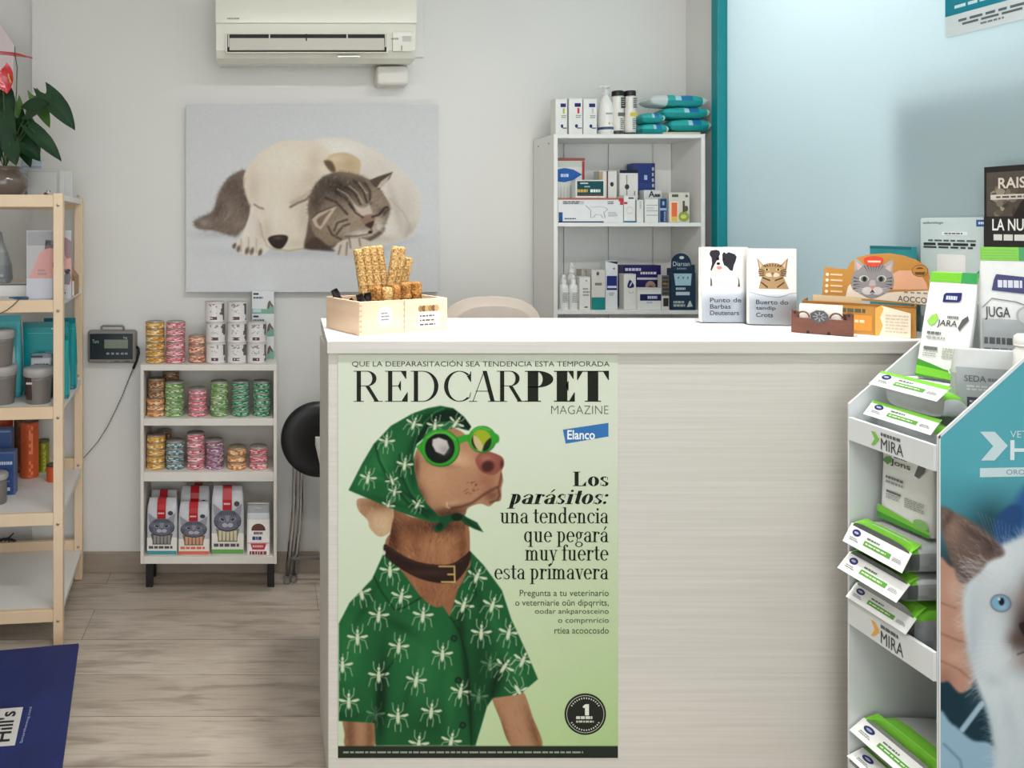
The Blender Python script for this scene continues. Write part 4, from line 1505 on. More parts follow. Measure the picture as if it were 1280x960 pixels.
# puppy's body
W0, W1, W2 = (222, 214, 203), (236, 231, 223), (196, 182, 166)
body = ZC([(560, 300), (630, 208), (740, 190), (840, 214), (960, 280), (1060, 360), (1118, 440), (1130, 520), (1108, 600), (1060, 655), (960, 685), (850, 692), (700, 660), (600, 460)])
pa.poly(body, W0, 1.6)
pa.setclip(smooth_pts(body), 1.6)
glows([(760, 240, 130, 50, W1, .8, .2), (1060, 520, 50, 110, (206, 196, 184), .8, 0), (1000, 600, 70, 60, (226, 218, 208), .6, 0), (1010, 500, 22, 110, (190, 178, 164), .7, -.25), (1080, 620, 60, 40, (186, 174, 160), .7, 0), (940, 330, 80, 50, (214, 205, 194), .6, .6), (860, 400, 60, 60, (200, 188, 174), .6, 0), (950, 660, 120, 20, (190, 180, 168), .6, 0)], 3.69)
pa.fur((385, 172, 528, 306), 700, lambda x, y: .5 + (y - 200) * .01, 6, [(208, 198, 186), (240, 235, 228), (224, 216, 206)], .8, .3, .4)
pa.setclip(None)
pa.edge_fur(body, 260, 3.5, [(228, 221, 211), (214, 205, 194)], .8, .5, 0, .35, (.05, .8))
pa.stroke(ZC([(985, 470), (1050, 540), (1080, 600), (1060, 650)]), 1.2, (180, 168, 154), 1.6, .7)
# foreleg and paw
leg = ZC([(300, 650), (335, 560), (352, 500), (420, 540), (440, 640), (430, 705), (390, 736), (310, 732), (268, 706), (258, 688)])
pa.poly(leg, (226, 216, 203), 1.2)
pa.setclip(smooth_pts(leg), 1.2)
glows([(400, 600, 30, 60, (188, 174, 158), .7, 0), (320, 640, 24, 40, (236, 228, 218), .6, .4)], 3.69)
for x, y in ((268, 692), (288, 706), (328, 714), (350, 716), (388, 722)):
    pa.ell(*zc(x, y), 2.4, 4.6, (92, 76, 66), 1.4, .85, .3)
for pts in ([(300, 660), (300, 715)], [(335, 655), (335, 715)], [(370, 660), (370, 720)]):
    pa.stroke(ZC(pts), 1.3, (164, 148, 132), 1.2, .7)
pa.fur((288, 258, 338, 318), 180, 1.8, 5, [(200, 188, 172), (240, 234, 226)], .8, .35)
pa.setclip(None)
# puppy's head
head = ZC([(312, 375), (338, 320), (398, 256), (488, 208), (580, 205), (650, 214), (705, 260), (725, 330), (665, 395), (622, 470), (608, 560), (618, 640), (592, 705), (520, 718), (450, 704), (405, 650), (385, 570), (345, 510), (320, 450)])
pa.poly(head, (226, 214, 196), 1.2)
pa.setclip(smooth_pts(head), 1.2)
glows([(500, 300, 110, 70, (234, 226, 212), .8, 0), (360, 420, 30, 80, (206, 190, 168), .7, 0), (560, 470, 60, 70, (212, 198, 180), .7, .3), (470, 560, 40, 100, (232, 222, 208), .7, 0), (590, 560, 30, 90, (196, 180, 162), .7, 0), (420, 620, 24, 50, (202, 186, 168), .6, 0), (560, 680, 50, 26, (206, 192, 176), .6, 0), (640, 300, 40, 60, (206, 188, 162), .6, 0), (620, 390, 50, 50, (196, 178, 156), .6, .5)], 3.69)
pa.fur((302, 174, 418, 316), 900, lambda x, y: 1.6 + (x - 350) * .012, 5, [(208, 194, 174), (240, 233, 222), (222, 208, 190)], .8, .3, .35)
pa.setclip(None)
pa.edge_fur(head, 160, 2.5, [(232, 222, 206), (216, 203, 184)], .8, .5)
pa.stroke(ZC([(318, 380), (314, 420), (328, 470), (345, 505)]), 1.3, (182, 164, 142), 1.4, .7)
pa.stroke(ZC([(528, 512), (560, 494), (600, 478), (628, 450)]), 2.2, (92, 74, 62), 1.4, .9)
pa.stroke(ZC([(535, 490), (580, 468), (620, 440)]), 3, (168, 146, 122), 2.5, .6)
pa.stroke(ZC([(362, 500), (382, 514), (402, 520)]), 1.6, (110, 92, 78), 1.2, .85)
pa.poly(ZC([(424, 662), (440, 646), (480, 640), (514, 646), (512, 672), (486, 704), (450, 698)]), (52, 42, 38), 1.1)
pa.glow(*zc(470, 655), 7, 2.5, (112, 96, 88), .7)
pa.stroke(ZC([(390, 590), (398, 640), (420, 690), (445, 706)]), 1.1, (170, 152, 134), 1.2, .7)
pa.stroke(ZC([(450, 706), (520, 714), (592, 704)]), 1.3, (150, 134, 118), 1.4, .7)
# puppy's ear
ear = ZC([(690, 300), (720, 268), (790, 262), (845, 292), (852, 325), (835, 370), (785, 352), (742, 356), (725, 330)])
pa.poly(ear, (206, 184, 150), 1.3)
pa.setclip(smooth_pts(ear), 1.3)
glows([(800, 320, 36, 40, (186, 162, 128), .7, 0), (740, 290, 40, 16, (224, 206, 178), .7, 0)], 3.69)
pa.setclip(None)
pa.poly(ZC([(682, 300), (715, 300), (735, 335), (728, 356), (700, 335)]), (108, 86, 68), 1.8)
# kitten's chest and head
kc = ZC([(600, 640), (640, 500), (760, 560), (960, 600), (900, 668), (760, 690), (700, 705), (600, 700)])
pa.poly(kc, (104, 88, 76), 2)
kit = ZC([(608, 515), (622, 450), (650, 400), (695, 365), (760, 350), (835, 362), (900, 392), (940, 430), (985, 500), (982, 545), (958, 600), (905, 645), (850, 660), (770, 675), (690, 690), (640, 640), (618, 580)])
pa.poly(kit, (140, 122, 104), 1.4)
pa.setclip(smooth_pts(kit), 1.4)
D = (54, 46, 42)
glows([(740, 420, 110, 60, D, .95, .3), (650, 480, 40, 80, (70, 60, 54), .9, .2), (840, 410, 60, 40, (82, 70, 60), .8, 0), (850, 540, 60, 50, (176, 156, 134), .9, 0), (770, 600, 70, 40, (186, 168, 148), .8, 0), (860, 635, 70, 22, (228, 220, 208), .9, -.1), (930, 590, 40, 50, (206, 194, 178), .8, 0), (930, 480, 26, 60, (160, 140, 120), .8, -.5),
       (690, 640, 50, 50, (150, 130, 108), .7, 0), (950, 535, 26, 22, (96, 80, 70), .8, 0)], 3.69)
for pts in ([(730, 440), (780, 470), (820, 520)], [(760, 410), (820, 440), (850, 500)], [(820, 390), (860, 430), (880, 490)], [(870, 400), (895, 440), (895, 500)], [(690, 470), (740, 490), (790, 545)]):
    pa.stroke(ZC(pts), 2.6, D, 1.2, .85)
for pts in ([(745, 430), (790, 455), (835, 515)], [(800, 415), (840, 450), (862, 495)], [(845, 400), (880, 450)]):
    pa.stroke(ZC(pts), 1.3, (206, 188, 164), .9, .75)
for pts in ([(730, 620), (745, 585), (790, 570)], [(740, 640), (770, 600), (800, 590)], [(700, 600), (720, 640), (760, 660)], [(960, 545), (980, 520)]):
    pa.stroke(ZC(pts), 2.4, (66, 54, 48), 1.2, .85)
pa.fur((385, 214, 488, 306), 800, lambda x, y: 2.2 + (x - 430) * .012, 5, [(70, 60, 54), (188, 170, 150), (120, 104, 90)], .8, .36, .5)
pa.setclip(None)
pa.poly(ZC([(818, 500), (850, 545), (880, 560), (905, 545), (895, 500), (905, 475), (880, 510), (850, 515)]), (222, 208, 190), 1.6, .7)
pa.poly(ZC([(852, 560), (905, 545), (918, 570), (900, 608), (870, 592)]), (150, 120, 104), 1.4)
pa.poly(ZC([(872, 594), (912, 576), (905, 604), (895, 610)]), (72, 50, 46), 1.0)
pa.stroke(ZC([(905, 558), (935, 548), (965, 515), (975, 512)]), 2.0, (40, 32, 30), 1, .95)
pa.stroke(ZC([(800, 500), (830, 540), (862, 560)]), 1.8, (44, 36, 34), 1.1, .9)
pa.stroke(ZC([(898, 608), (905, 625), (880, 638), (840, 645), (780, 648)]), 1.4, (84, 66, 58), 1, .85)
pa.ell(*zc(896, 628), 2.6, 2, (50, 36, 34), 1)
pa.edge_fur(kit, 520, 3, [(84, 74, 68), (130, 114, 100), (168, 152, 134)], .8, .38)
# kitten's ears
e1 = ZC([(892, 388), (930, 372), (1000, 349), (985, 382), (935, 432), (910, 415)])
pa.poly(e1, (86, 72, 62), 1, 1, False)
pa.poly(ZC([(925, 425), (945, 395), (990, 362), (960, 420)]), (214, 198, 184), 1, .85, False)
e2 = ZC([(625, 565), (655, 540), (745, 503), (722, 540), (695, 580), (668, 616), (640, 600)])
pa.poly(e2, (196, 178, 158), 1.2, 1, False)
pa.poly(ZC([(650, 570), (690, 540), (715, 528), (690, 560), (665, 600)]), (120, 98, 84), 1.6, .9)
pa.stroke(ZC([(625, 565), (655, 540), (745, 503)]), 1.4, (60, 50, 44), .9, .8)
# kitten's paw
kp = ZC([(728, 715), (745, 680), (790, 660), (850, 656), (890, 668), (905, 690), (860, 700), (810, 736), (760, 735)])
pa.poly(kp, (214, 202, 188), 1.2)
for pts in ([(760, 690), (750, 728)], [(790, 675), (785, 732)], [(845, 660), (850, 690)], [(800, 660), (805, 700)]):
    pa.stroke(ZC(pts), 1.6, (96, 80, 72), 1.2, .8)
pa.poly(ZC([(590, 700), (640, 650), (700, 690), (730, 715), (660, 712)]), (78, 62, 54), 2.2, .9)
for k in range(16):
    a = -.15 + k * .06
    x, y = zc(930, 605)
    pa.stroke([(x, y + k * .4 - 3), (x + 34 * math.cos(a), y + 34 * math.sin(a) * .7 + 3)], .5, (240, 236, 230), .4, .35)
pa.mottle(1.6, 2)
mb = MB()
mb.ink = MATT
pa.into(mb, YC)
mb.box(Xat(c0, YC), Xat(c1, YC), YC + .0003, YW - .0005, Zat(d1, YC), Zat(d0, YC), (206, 208, 210))
o = mb.build('wall_art')
tag(o, 'large canvas picture of a sleeping puppy and kitten on the back wall', 'picture')

# ================================================================ cardboard food stand
NY, FY = 1.576, 1.82
SX = 1.384
t = thing('food_stand', (SX + .18, (NY + FY) / 2, 0), 'white cardboard pet food stand with a kitten picture on its side', 'display stand')
M['card'] = material('white_card', (214, 218, 219), 0.55, var=0.03, scale=6)
BX = 1.735


def side_outline(zf):
    return [(SX, 0.0), (BX, 0.0), (BX, 1.20), (SX + .27, 1.20), (SX, zf)]


mb = MB()
mb.prism(side_outline(.965), 'y', FY - .004, FY + .001, M['card'])
mb.build('side_panel', t)
# printed side
x1p = X0 + BX * F / NY
pa = Paint(1173.5, 310, x1p, 1126, .92, 21)
X_, Y_ = np.meshgrid(pa.xs, pa.ys)
t_ = np.clip((Y_ - 590) / 110, 0, 1)[..., None]
pa.img[:] = np.array([92, 172, 184]) * (1 - t_) + np.array([40, 74, 92]) * t_
pa.glow(1180, 620, 30, 60, (80, 158, 170), .6)
pa.glow(1238, 660, 26, 34, (36, 62, 70), .8)
# person in blue scrubs holding the kitten
pa.poly([(1262, 640), (1290, 600), (1330, 590), (1400, 600), (1400, 760), (1280, 760), (1245, 690)], (52, 92, 148), 8)
pa.poly([(1242, 655), (1262, 632), (1280, 640), (1262, 690), (1250, 690)], (44, 78, 126), 4)
pa.poly([(1170, 860), (1225, 845), (1260, 900), (1250, 940), (1180, 920)], (30, 54, 66), 5)
pa.poly([(1170, 905), (1190, 905), (1215, 925), (1238, 930), (1246, 960), (1240, 1130), (1170, 1130)], (150, 182, 202), 3)
pa.poly([(1246, 960), (1300, 1000), (1400, 990), (1400, 1130), (1235, 1130)], (142, 172, 192), 4)
pa.stroke([(1203, 912), (1227, 880)], 7, (160, 188, 206), 1.2)
pa.stroke([(1180, 930), (1200, 950), (1208, 985)], 2.5, (104, 138, 160), 2)
# hand
hand = [(1170, 705), (1188, 708), (1205, 720), (1212, 760), (1216, 800), (1222, 835), (1214, 858), (1200, 866), (1186, 852), (1170, 838)]
pa.glow(1186, 706, 16, 20, (70, 66, 58), .8)
pa.poly(hand, (188, 142, 122), 2.5)
pa.setclip(smooth_pts(hand), 2)
for pts in ([(1172, 790), (1196, 800), (1214, 806)], [(1174, 825), (1198, 836), (1212, 848)], [(1172, 752), (1194, 760)]):
    pa.stroke(pts, 2.4, (150, 100, 84), 1.6, .8)
pa.glow(1192, 735, 12, 22, (206, 168, 150), .7)
pa.glow(1180, 850, 12, 16, (150, 104, 88), .7)
pa.glow(1195, 822, 14, 10, (212, 170, 150), .6)
pa.glow(1200, 780, 10, 12, (222, 176, 152), .5)
pa.setclip(None)
# kitten body and head
kb = [(1226, 700), (1255, 680), (1290, 668), (1330, 676), (1356, 700), (1366, 790), (1392, 870), (1402, 1000), (1330, 1050), (1252, 1010), (1242, 930), (1234, 890), (1216, 840), (1204, 770), (1208, 730)]
pa.poly(kb, (212, 219, 222), 5)
pa.setclip(smooth_pts(kb), 6)
for x, y, rx, ry, c, a in ((1225, 760, 14, 60, (196, 204, 208), .6), (1255, 860, 24, 30, (226, 230, 232), .6), (1235, 920, 14, 40, (180, 194, 202), .6), (1290, 960, 50, 40, (186, 200, 208), .6), (1250, 700, 30, 18, (226, 230, 232), .7), (1300, 890, 30, 50, (202, 210, 214), .5)):
    pa.glow(x, y, rx, ry, c, a)
pa.fur((1205, 680, 1400, 1040), 1900, lambda x, y: 1.6 - (x - 1285) * .008, 11, [(188, 198, 204), (236, 240, 242), (214, 220, 224)], .9, .35, .5)
pa.setclip(None)
pa.edge_fur(kb, 700, 14, [(206, 214, 218), (222, 228, 230), (190, 200, 206)], .9, .4)
pa.glow(1216, 800, 9, 60, (176, 188, 196), .55)
pa.glow(1240, 850, 18, 10, (186, 196, 202), .6, .4)
pa.glow(1300, 840, 46, 12, (176, 184, 190), .6)
pa.glow(1262, 900, 10, 40, (186, 198, 206), .55, -.2)
pa.glow(1330, 900, 12, 50, (182, 194, 202), .55, .2)
for sg in (1, -1):
    mx = lambda p: p if sg > 0 else 2580 - p
    ear = [(mx(1176), 634), (mx(1196), 642), (mx(1212), 650), (mx(1232), 664), (mx(1252), 684), (mx(1254), 694), (mx(1236), 702), (mx(1222), 718), (mx(1202), 728), (mx(1190), 702), (mx(1178), 668)]
    pa.poly(ear, (112, 92, 84), 4)
    pa.setclip(smooth_pts(ear), 2.5)
    pa.glow(mx(1190), 660, 14, 20, (150, 120, 106), .8)
    pa.glow(mx(1184), 650, 5, 16, (78, 62, 56), .7, .5 if sg > 0 else -.5)
    pa.glow(mx(1226), 672, 26, 5, (66, 52, 50), .7, .55 if sg > 0 else -.55)
    pa.glow(mx(1240), 684, 14, 10, (70, 56, 54), .8)
    pa.glow(mx(1202), 718, 10, 14, (86, 74, 72), .6)
    pa.fur((min(mx(1176), mx(1256)), 632, max(mx(1176), mx(1256)), 728), 340, .75 if sg > 0 else PI - .75, 14, [(160, 134, 122), (84, 68, 64), (190, 172, 162)], .8, .4, .3)
    pa.setclip(None)
    pa.fur((min(mx(1196), mx(1228)), 690, max(mx(1196), mx(1228)), 726), 60, .55 if sg > 0 else PI - .55, 22, [(220, 222, 222), (196, 192, 190)], .8, .6, .3)
    pa.glow(mx(1256), 752, 22, 18, (176, 172, 172), .55)
    pa.ell(mx(1251), 754, 13, 11, (84, 84, 90), 1.8, 1, .2 * sg)
    pa.ell(mx(1251), 754, 11.8, 9.8, (130, 178, 204), 1.0, 1, .2 * sg)
    pa.glow(mx(1254), 758, 6, 5, (170, 208, 226), .7)
    pa.ell(mx(1252), 752, 3.6, 5, (26, 32, 40), .8)
    pa.ell(mx(1249), 749, 1.6, 1.6, (226, 236, 240), .6)
pa.glow(1290, 776, 26, 46, (86, 66, 62), .95)
pa.glow(1284, 786, 16, 30, (58, 42, 42), .85)
pa.glow(1290, 828, 22, 10, (150, 118, 110), .7)
pa.glow(1272, 800, 14, 14, (84, 64, 60), .8)
pa.glow(1296, 800, 14, 14, (84, 64, 60), .8)
pa.glow(1284, 740, 9, 26, (120, 100, 96), .6)
pa.poly([(1274, 780), (1290, 776), (1306, 780), (1300, 794), (1290, 800), (1280, 794)], (44, 34, 36), 1.6)
pa.stroke([(1290, 800), (1288, 812), (1272, 818)], 1.4, (50, 38, 38), 1.2, .8)
pa.stroke([(1290, 800), (1292, 812), (1306, 818)], 1.4, (50, 38, 38), 1.2, .8)
for k in range(9):
    pa.stroke([(1264, 806 + k * 2), (1222 - k * 2, 800 + k * 9)], .6, (232, 236, 238), .5, .5)
    pa.stroke([(1244 + k * 2, 690), (1222 + k * 5, 640 + k * 2)], .6, (200, 200, 204), .5, .35)
# cut along the slanted top: keep the grid below the edge
mb = MB()
mb.ink = MATT
pa.into(mb, NY - .0008)
keep = []
zf = .955
for k, f in enumerate(mb.f):
    c = sum((mb.v[i] for i in f), Vector()) / 4
    lim = zf + (c.x - SX) / .27 * (1.20 - zf) if c.x < SX + .27 else 1.20
    keep.append(c.z < lim - .0012)
mb.f = [f for f, q in zip(mb.f, keep) if q]
mb.m = [f for f, q in zip(mb.m, keep) if q]
mb.c = [f for f, q in zip(mb.c, keep) if q]
mb.s = [f for f, q in zip(mb.s, keep) if q]
fr = PixFrame(NY - .0008)
LG = (206, 224, 228)
mb.poly(fr, [(1224.5, 539.5), (1243, 539.5), (1259.5, 557), (1243, 575.5), (1226, 575.5), (1241, 557.5)], LG, .0006)
mb.text(fr, 'VET', 1262.5, 547, 1284, 538.5, LG, .0006)
mb.text(fr, 'H', 1262.5, 575, 1286, 550, (226, 236, 238), .0006, .02)
mb.poly(fr, [(1224.5, 585), (1330, 583), (1330, 594.5), (1224.5, 596.5)], LG, .0006)
mb.text(fr, 'ORO', 1257.5, 593.2, 1280.5, 586.8, (110, 150, 160), .0008)
for w in ((SX, 0.0, SX + .0035, zf),):
    mb.add([(w[0], NY - .001, w[1]), (w[2], NY - .001, w[1]), (w[2], NY - .001, w[3] + .003), (w[0], NY - .001, w[3])], [(0, 1, 2, 3)], (226, 230, 230))
mb.prism(side_outline(zf), 'y', NY, NY + .004, M['card'])
ed = (232, 234, 234)
mb.add([(SX, NY - .001, zf), (SX + .27, NY - .001, 1.20), (SX + .27, NY - .001, 1.194), (SX, NY - .001, zf - .006)], [(0, 1, 2, 3)], ed)
o = mb.build('side_panel', t)
o['label'] = 'near side panel printed with a blue-eyed kitten'
mb = MB()
mb.box(BX - .004, BX, NY + .0045, FY - .0045, 0, 1.20, M['card'])
mb.build('back_panel', t)
# shelves and front lips
SHZ = [(.885, .935), (.452, .508), (.085, .122)]
for i, (zs, zl) in enumerate(SHZ):
    mb = MB()
    mb.box(SX + .004, BX - .0045, NY + .0045, FY - .0045, zs - .004, zs, M['card'])
    mb.build('shelf', t)
    mb = MB()
    mb.box(SX - .006, SX + .0035, NY + .0045, FY - .008, zs - .004, zl, M['card'], .001)
    fr = Frame((SX - .0062, FY - .008, zs - .004), (0, -(FY - .008 - NY - .0045), 0), (0, 0, zl - zs + .004), (-1, 0, 0))
    if i < 2:
        gc = (120, 186, 70) if i == 0 else (226, 166, 70)
        mb.poly(fr, [(.30, .74), (.35, .74), (.405, .5), (.34, .2), (.30, .14), (.345, .46)], gc, .0006)
        mb.lines(fr, .42, .66, .66, .82, 1, (90, 92, 92), 4 + i, .8)
        mb.text(fr, 'MIRA' if i == 0 else 'MIRA', .42, .12, .68, .58, (58, 60, 60), .0008)
    mb.build('front_lip', t)
# ================================================================ cans on the low bookcase
def can_mesh(r, h, base, alt, rim, seed, name='can'):
    rr = random.Random(seed)
    st = M['steel']
    zs = [0, .1 * h, .2 * h, .34 * h, .48 * h, .62 * h, .76 * h, .86 * h, h]
    prof = [(r * .93, 0.0), (r * .98, .04 * h), (r, .08 * h)] + [(r * (.985 if i % 3 == 0 else 1.0), .12 * h + i * .095 * h) for i in range(8)] + [(r, .88 * h), (r * .99, .93 * h), (r * .965, h)]
    n = len(prof) - 1

    def mt(i, k):
        if i < 2 or i >= n - 2:
            return rim
        if 3 <= i <= n - 4:
            q = rr.random()
            if q < .30:
                return alt
            if q < .42:
                return tuple(min(255, int(c * 1.18 + 14)) for c in base)
            if q < .55:
                return tuple(int(c * .72) for c in base)
        return base
    mb = MB()
    mb.ink = FILM
    mb.lathe(prof, (0, 0, 0), mt, 22)
    o = mb.build(name, None, (0, 0, 0))
    mb = MB()
    mb.lathe([(r * .96, h - .0002), (r * .965, h + .0008), (r * .9, h + .0008), (r * .88, h - .001), (0.0, h - .001)], (0, 0, 0), st, 22, cap=False)
    mb.box(-.004, .004, -r * .7, r * .05, h - .001, h + .0003, st, .0005)
    mb.build('lid', o)
    return o


PAL = {'yellow': ((206, 150, 62), (244, 226, 180)), 'pink': ((206, 106, 120), (246, 214, 214)), 'salmon': ((196, 128, 104), (246, 220, 198)), 'brown': ((140, 98, 66), (206, 172, 140)),
       'orange': ((206, 134, 74), (244, 222, 186)), 'green': ((108, 156, 84), (222, 234, 190)), 'teal green': ((52, 126, 92), (170, 212, 180)), 'grey blue': ((86, 118, 124), (204, 218, 218)), 'purple': ((136, 88, 116), (228, 200, 216))}
ORD = {1: [''], 2: ['top', 'bottom'], 3: ['top', 'middle', 'bottom'], 4: ['top', 'second highest', 'second lowest', 'bottom'], 5: ['top', 'second highest', 'middle', 'second lowest', 'bottom'],
       6: ['top', 'second highest', 'third highest', 'third lowest', 'second lowest', 'bottom']}
YA, YB = CY + .058, CY + .142
# px centre, depth, shelf z, top px, count, colour, diameter px, where
STK = [(194, YA, ZT, 402.5, 6, 'yellow', 24, 'in the yellow stack on top of the bookcase'), (219.5, YA, ZT, 402.5, 6, 'pink', 24.5, 'in the tall pink stack on top of the bookcase'), (246, YA, ZT, 420, 3, 'salmon', 21, 'in the short stack on top of the bookcase'),
       (195, YA, CZ[0], 499, 3, 'orange', 23, 'in the orange stack on the upper shelf'), (218, YA, CZ[0], 478.5, 6, 'green', 24, 'in the left light-green stack on the upper shelf'),
       (247, YA, CZ[0], 487, 5, 'pink', 24, 'in the pink stack on the upper shelf'), (274, YA, CZ[0], 478, 6, 'green', 23, 'in the right light-green stack on the upper shelf'), (301, YA, CZ[0], 478, 6, 'teal green', 22.5, 'in the left dark-green stack on the upper shelf'),
       (327.3, YA, CZ[0], 478, 6, 'teal green', 22.5, 'in the right dark-green stack on the upper shelf'),
       (213.5, YB, CZ[0], 465, 5, 'brown', 21, 'in the back brown stack on the upper shelf'),
       (195, YA, CZ[1], 545, 5, 'yellow', 23.5, 'in the yellow stack on the lower shelf'), (204.5, YB, CZ[1], 540, 4, 'brown', 20, 'in the back brown stack on the lower shelf'), (219, YA, CZ[1], 552.5, 4, 'grey blue', 23.5, 'in the grey-blue stack on the lower shelf'),
       (245, YA, CZ[1], 543, 5, 'pink', 23, 'in the tall pink stack on the lower shelf'), (268.5, YA, CZ[1], 551.5, 5, 'purple', 22.5, 'in the purple stack on the lower shelf'), (296, YA, CZ[1], 560.5, 3, 'orange', 24, 'in the orange stack on the lower shelf'),
       (323, YA, CZ[1], 560, 3, 'pink', 23.5, 'in the short pink stack on the lower shelf')]
for i, (px, y, z, top, n, cl, dia, where) in enumerate(STK):
    r = dia / 2 * (y - .03) / F
    hh = (Zat(top, y - .03) - z) / n
    base, alt = PAL[cl]
    pr = can_mesh(r, hh * .985 - .0006, base, alt, (150, 132, 110) if cl in ('yellow', 'orange', 'brown', 'salmon') else (156, 150, 146), 31 + i)
    rr = random.Random(i)
    for k in range(n):
        q = (Xat(px, y) + rr.uniform(-.0012, .0012), y + rr.uniform(-.001, .001), z + .0002 + hh * k)
        lab = f'{ORD[n][n - 1 - k]} {cl} can {where}'
        if k == 0:
            o = pr
            o.location = q
        else:
            o = copy_thing(pr, q)
        o.rotation_euler = (0, 0, rr.uniform(0, 6.28))
        tag(o, lab, 'can', 'stacked food cans')
    if cl == 'orange' and 'upper' in where:                    # two brown cans on the orange ones
        r2 = 10.5 * (y - .03) / F
        z2 = z + .0004 + hh * n
        h2 = (Zat(474.5, y - .03) - z2) / 2
        pr = can_mesh(r2, h2 * .985, *PAL['brown'], (140, 120, 96), 77)
        for k in range(2):
            q = (Xat(195.8, y), y, z2 + h2 * k)
            o = pr if k == 0 else copy_thing(pr, q)
            o.location = q
            tag(o, f'{("lower", "upper")[k]} brown can standing on the orange stack on the upper shelf', 'can', 'stacked food cans')


def white_can(seed):
    rr = random.Random(seed)
    r, h = 12.6 * 2.89 / F, 25.2 * 2.9 / F
    W = (226, 222, 220)
    prof = [(r * .95, 0), (r, .05 * h), (r, .07 * h)] + [(r * .985, .1 * h + i * .05 * h) for i in range(17)] + [(r, .93 * h), (r, .96 * h), (r * .96, h)]

    def mt(i, k):
        a = (k + .5) / 44 * 360          # the viewer is at 270
        v = i / len(prof)
        if i < 2 or i > len(prof) - 4:
            return (206, 200, 196)
        d = a - 270
        if 34 < d < 74:                  # dark dog silhouette at the right
            lim = 34 + 16 * abs(math.sin(v * 3 + seed)) + (16 if v < .35 else 0)
            if d > lim and .12 < v < .93:
                return (88, 78, 80) if rr.random() < .6 else (124, 114, 112)
        if -34 < d < 20 and .16 < v < .30 and (abs(d + 2) < 26) and (i % 2 == 0 or rr.random() < .7):
            return (92, 62, 72) if abs(d + 4) < 24 else W
        if -36 < d < 14 and .66 < v < .84 and rr.random() < .5:
            return (150, 142, 142)
        if -30 < d < 14 and .4 < v < .58 and rr.random() < .25:
            return (186, 180, 178)
        return W
    mb = MB()
    mb.ink = FILM
    mb.lathe(prof, (0, 0, 0), mt, 44)
    o = mb.build('can', None, (0, 0, 0))
    mb = MB()
    mb.lathe([(r * .955, h - .0002), (r * .96, h + .0005), (r * .9, h + .0005), (r * .88, h - .001), (0, h - .001)], (0, 0, 0), M['steel'], 30, cap=False)
    mb.build('lid', o)
    return o, h


wy = CY + .05
for ci, (px, n) in enumerate(((270, 3), (296.3, 3), (321, 2))):
    for k in range(n):
        o, h = white_can(ci * 1.3 + k)
        o.location = (Xat(px + (-1.5 if (ci, k) == (0, 2) else 0), wy), wy, ZT + .0002 + (h + .0008) * k)
        tag(o, f'{ORD[n][n - 1 - k]} white can in the {("left", "middle", "right")[ci]} column of large white cans', 'can', 'large white cans')
# three slim cartons beside the white cans
for k in range(3):
    y = CY + .128
    w = 27.5 * y / F
    h = 28 * y / F
    x0 = Xat(315, y)
    z0 = ZT + .0003 + k * (h + .0005)
    mb = MB()
    mb.box(x0, x0 + w, y, y + .05, z0, z0 + h, (224, 228, 228), .001)
    fr = Frame((x0, y, z0), (w, 0, 0), (0, 0, h), (0, -1, 0))
    mb.poly(fr, [(0, 0), (1, 0), (1, .32), (.9, .45), (.82, .6), (.76, .42), (.7, .2), (0, .22)], (128, 176, 154))
    mb.rect(fr, .06, .92, .3, .84, (40, 44, 96), .001)
    mb.poly(fr, [(.68, .2), (.72, .48), (.8, .6), (.86, .5), (.97, .34), (.9, .3), (.84, .42), (.78, .24)], (120, 96, 86), .0012)
    mb.lines(fr, .06, .66, .58, .76, 1, (90, 96, 120), k + 3, .8)
    mb.rect(fr, .04, .06, .42, .2, (200, 220, 226), .0012)
    tag(mb.build('carton'), f'{ORD[3][2 - k]} white and green carton stacked beside the white cans', 'box', 'white and green cartons')


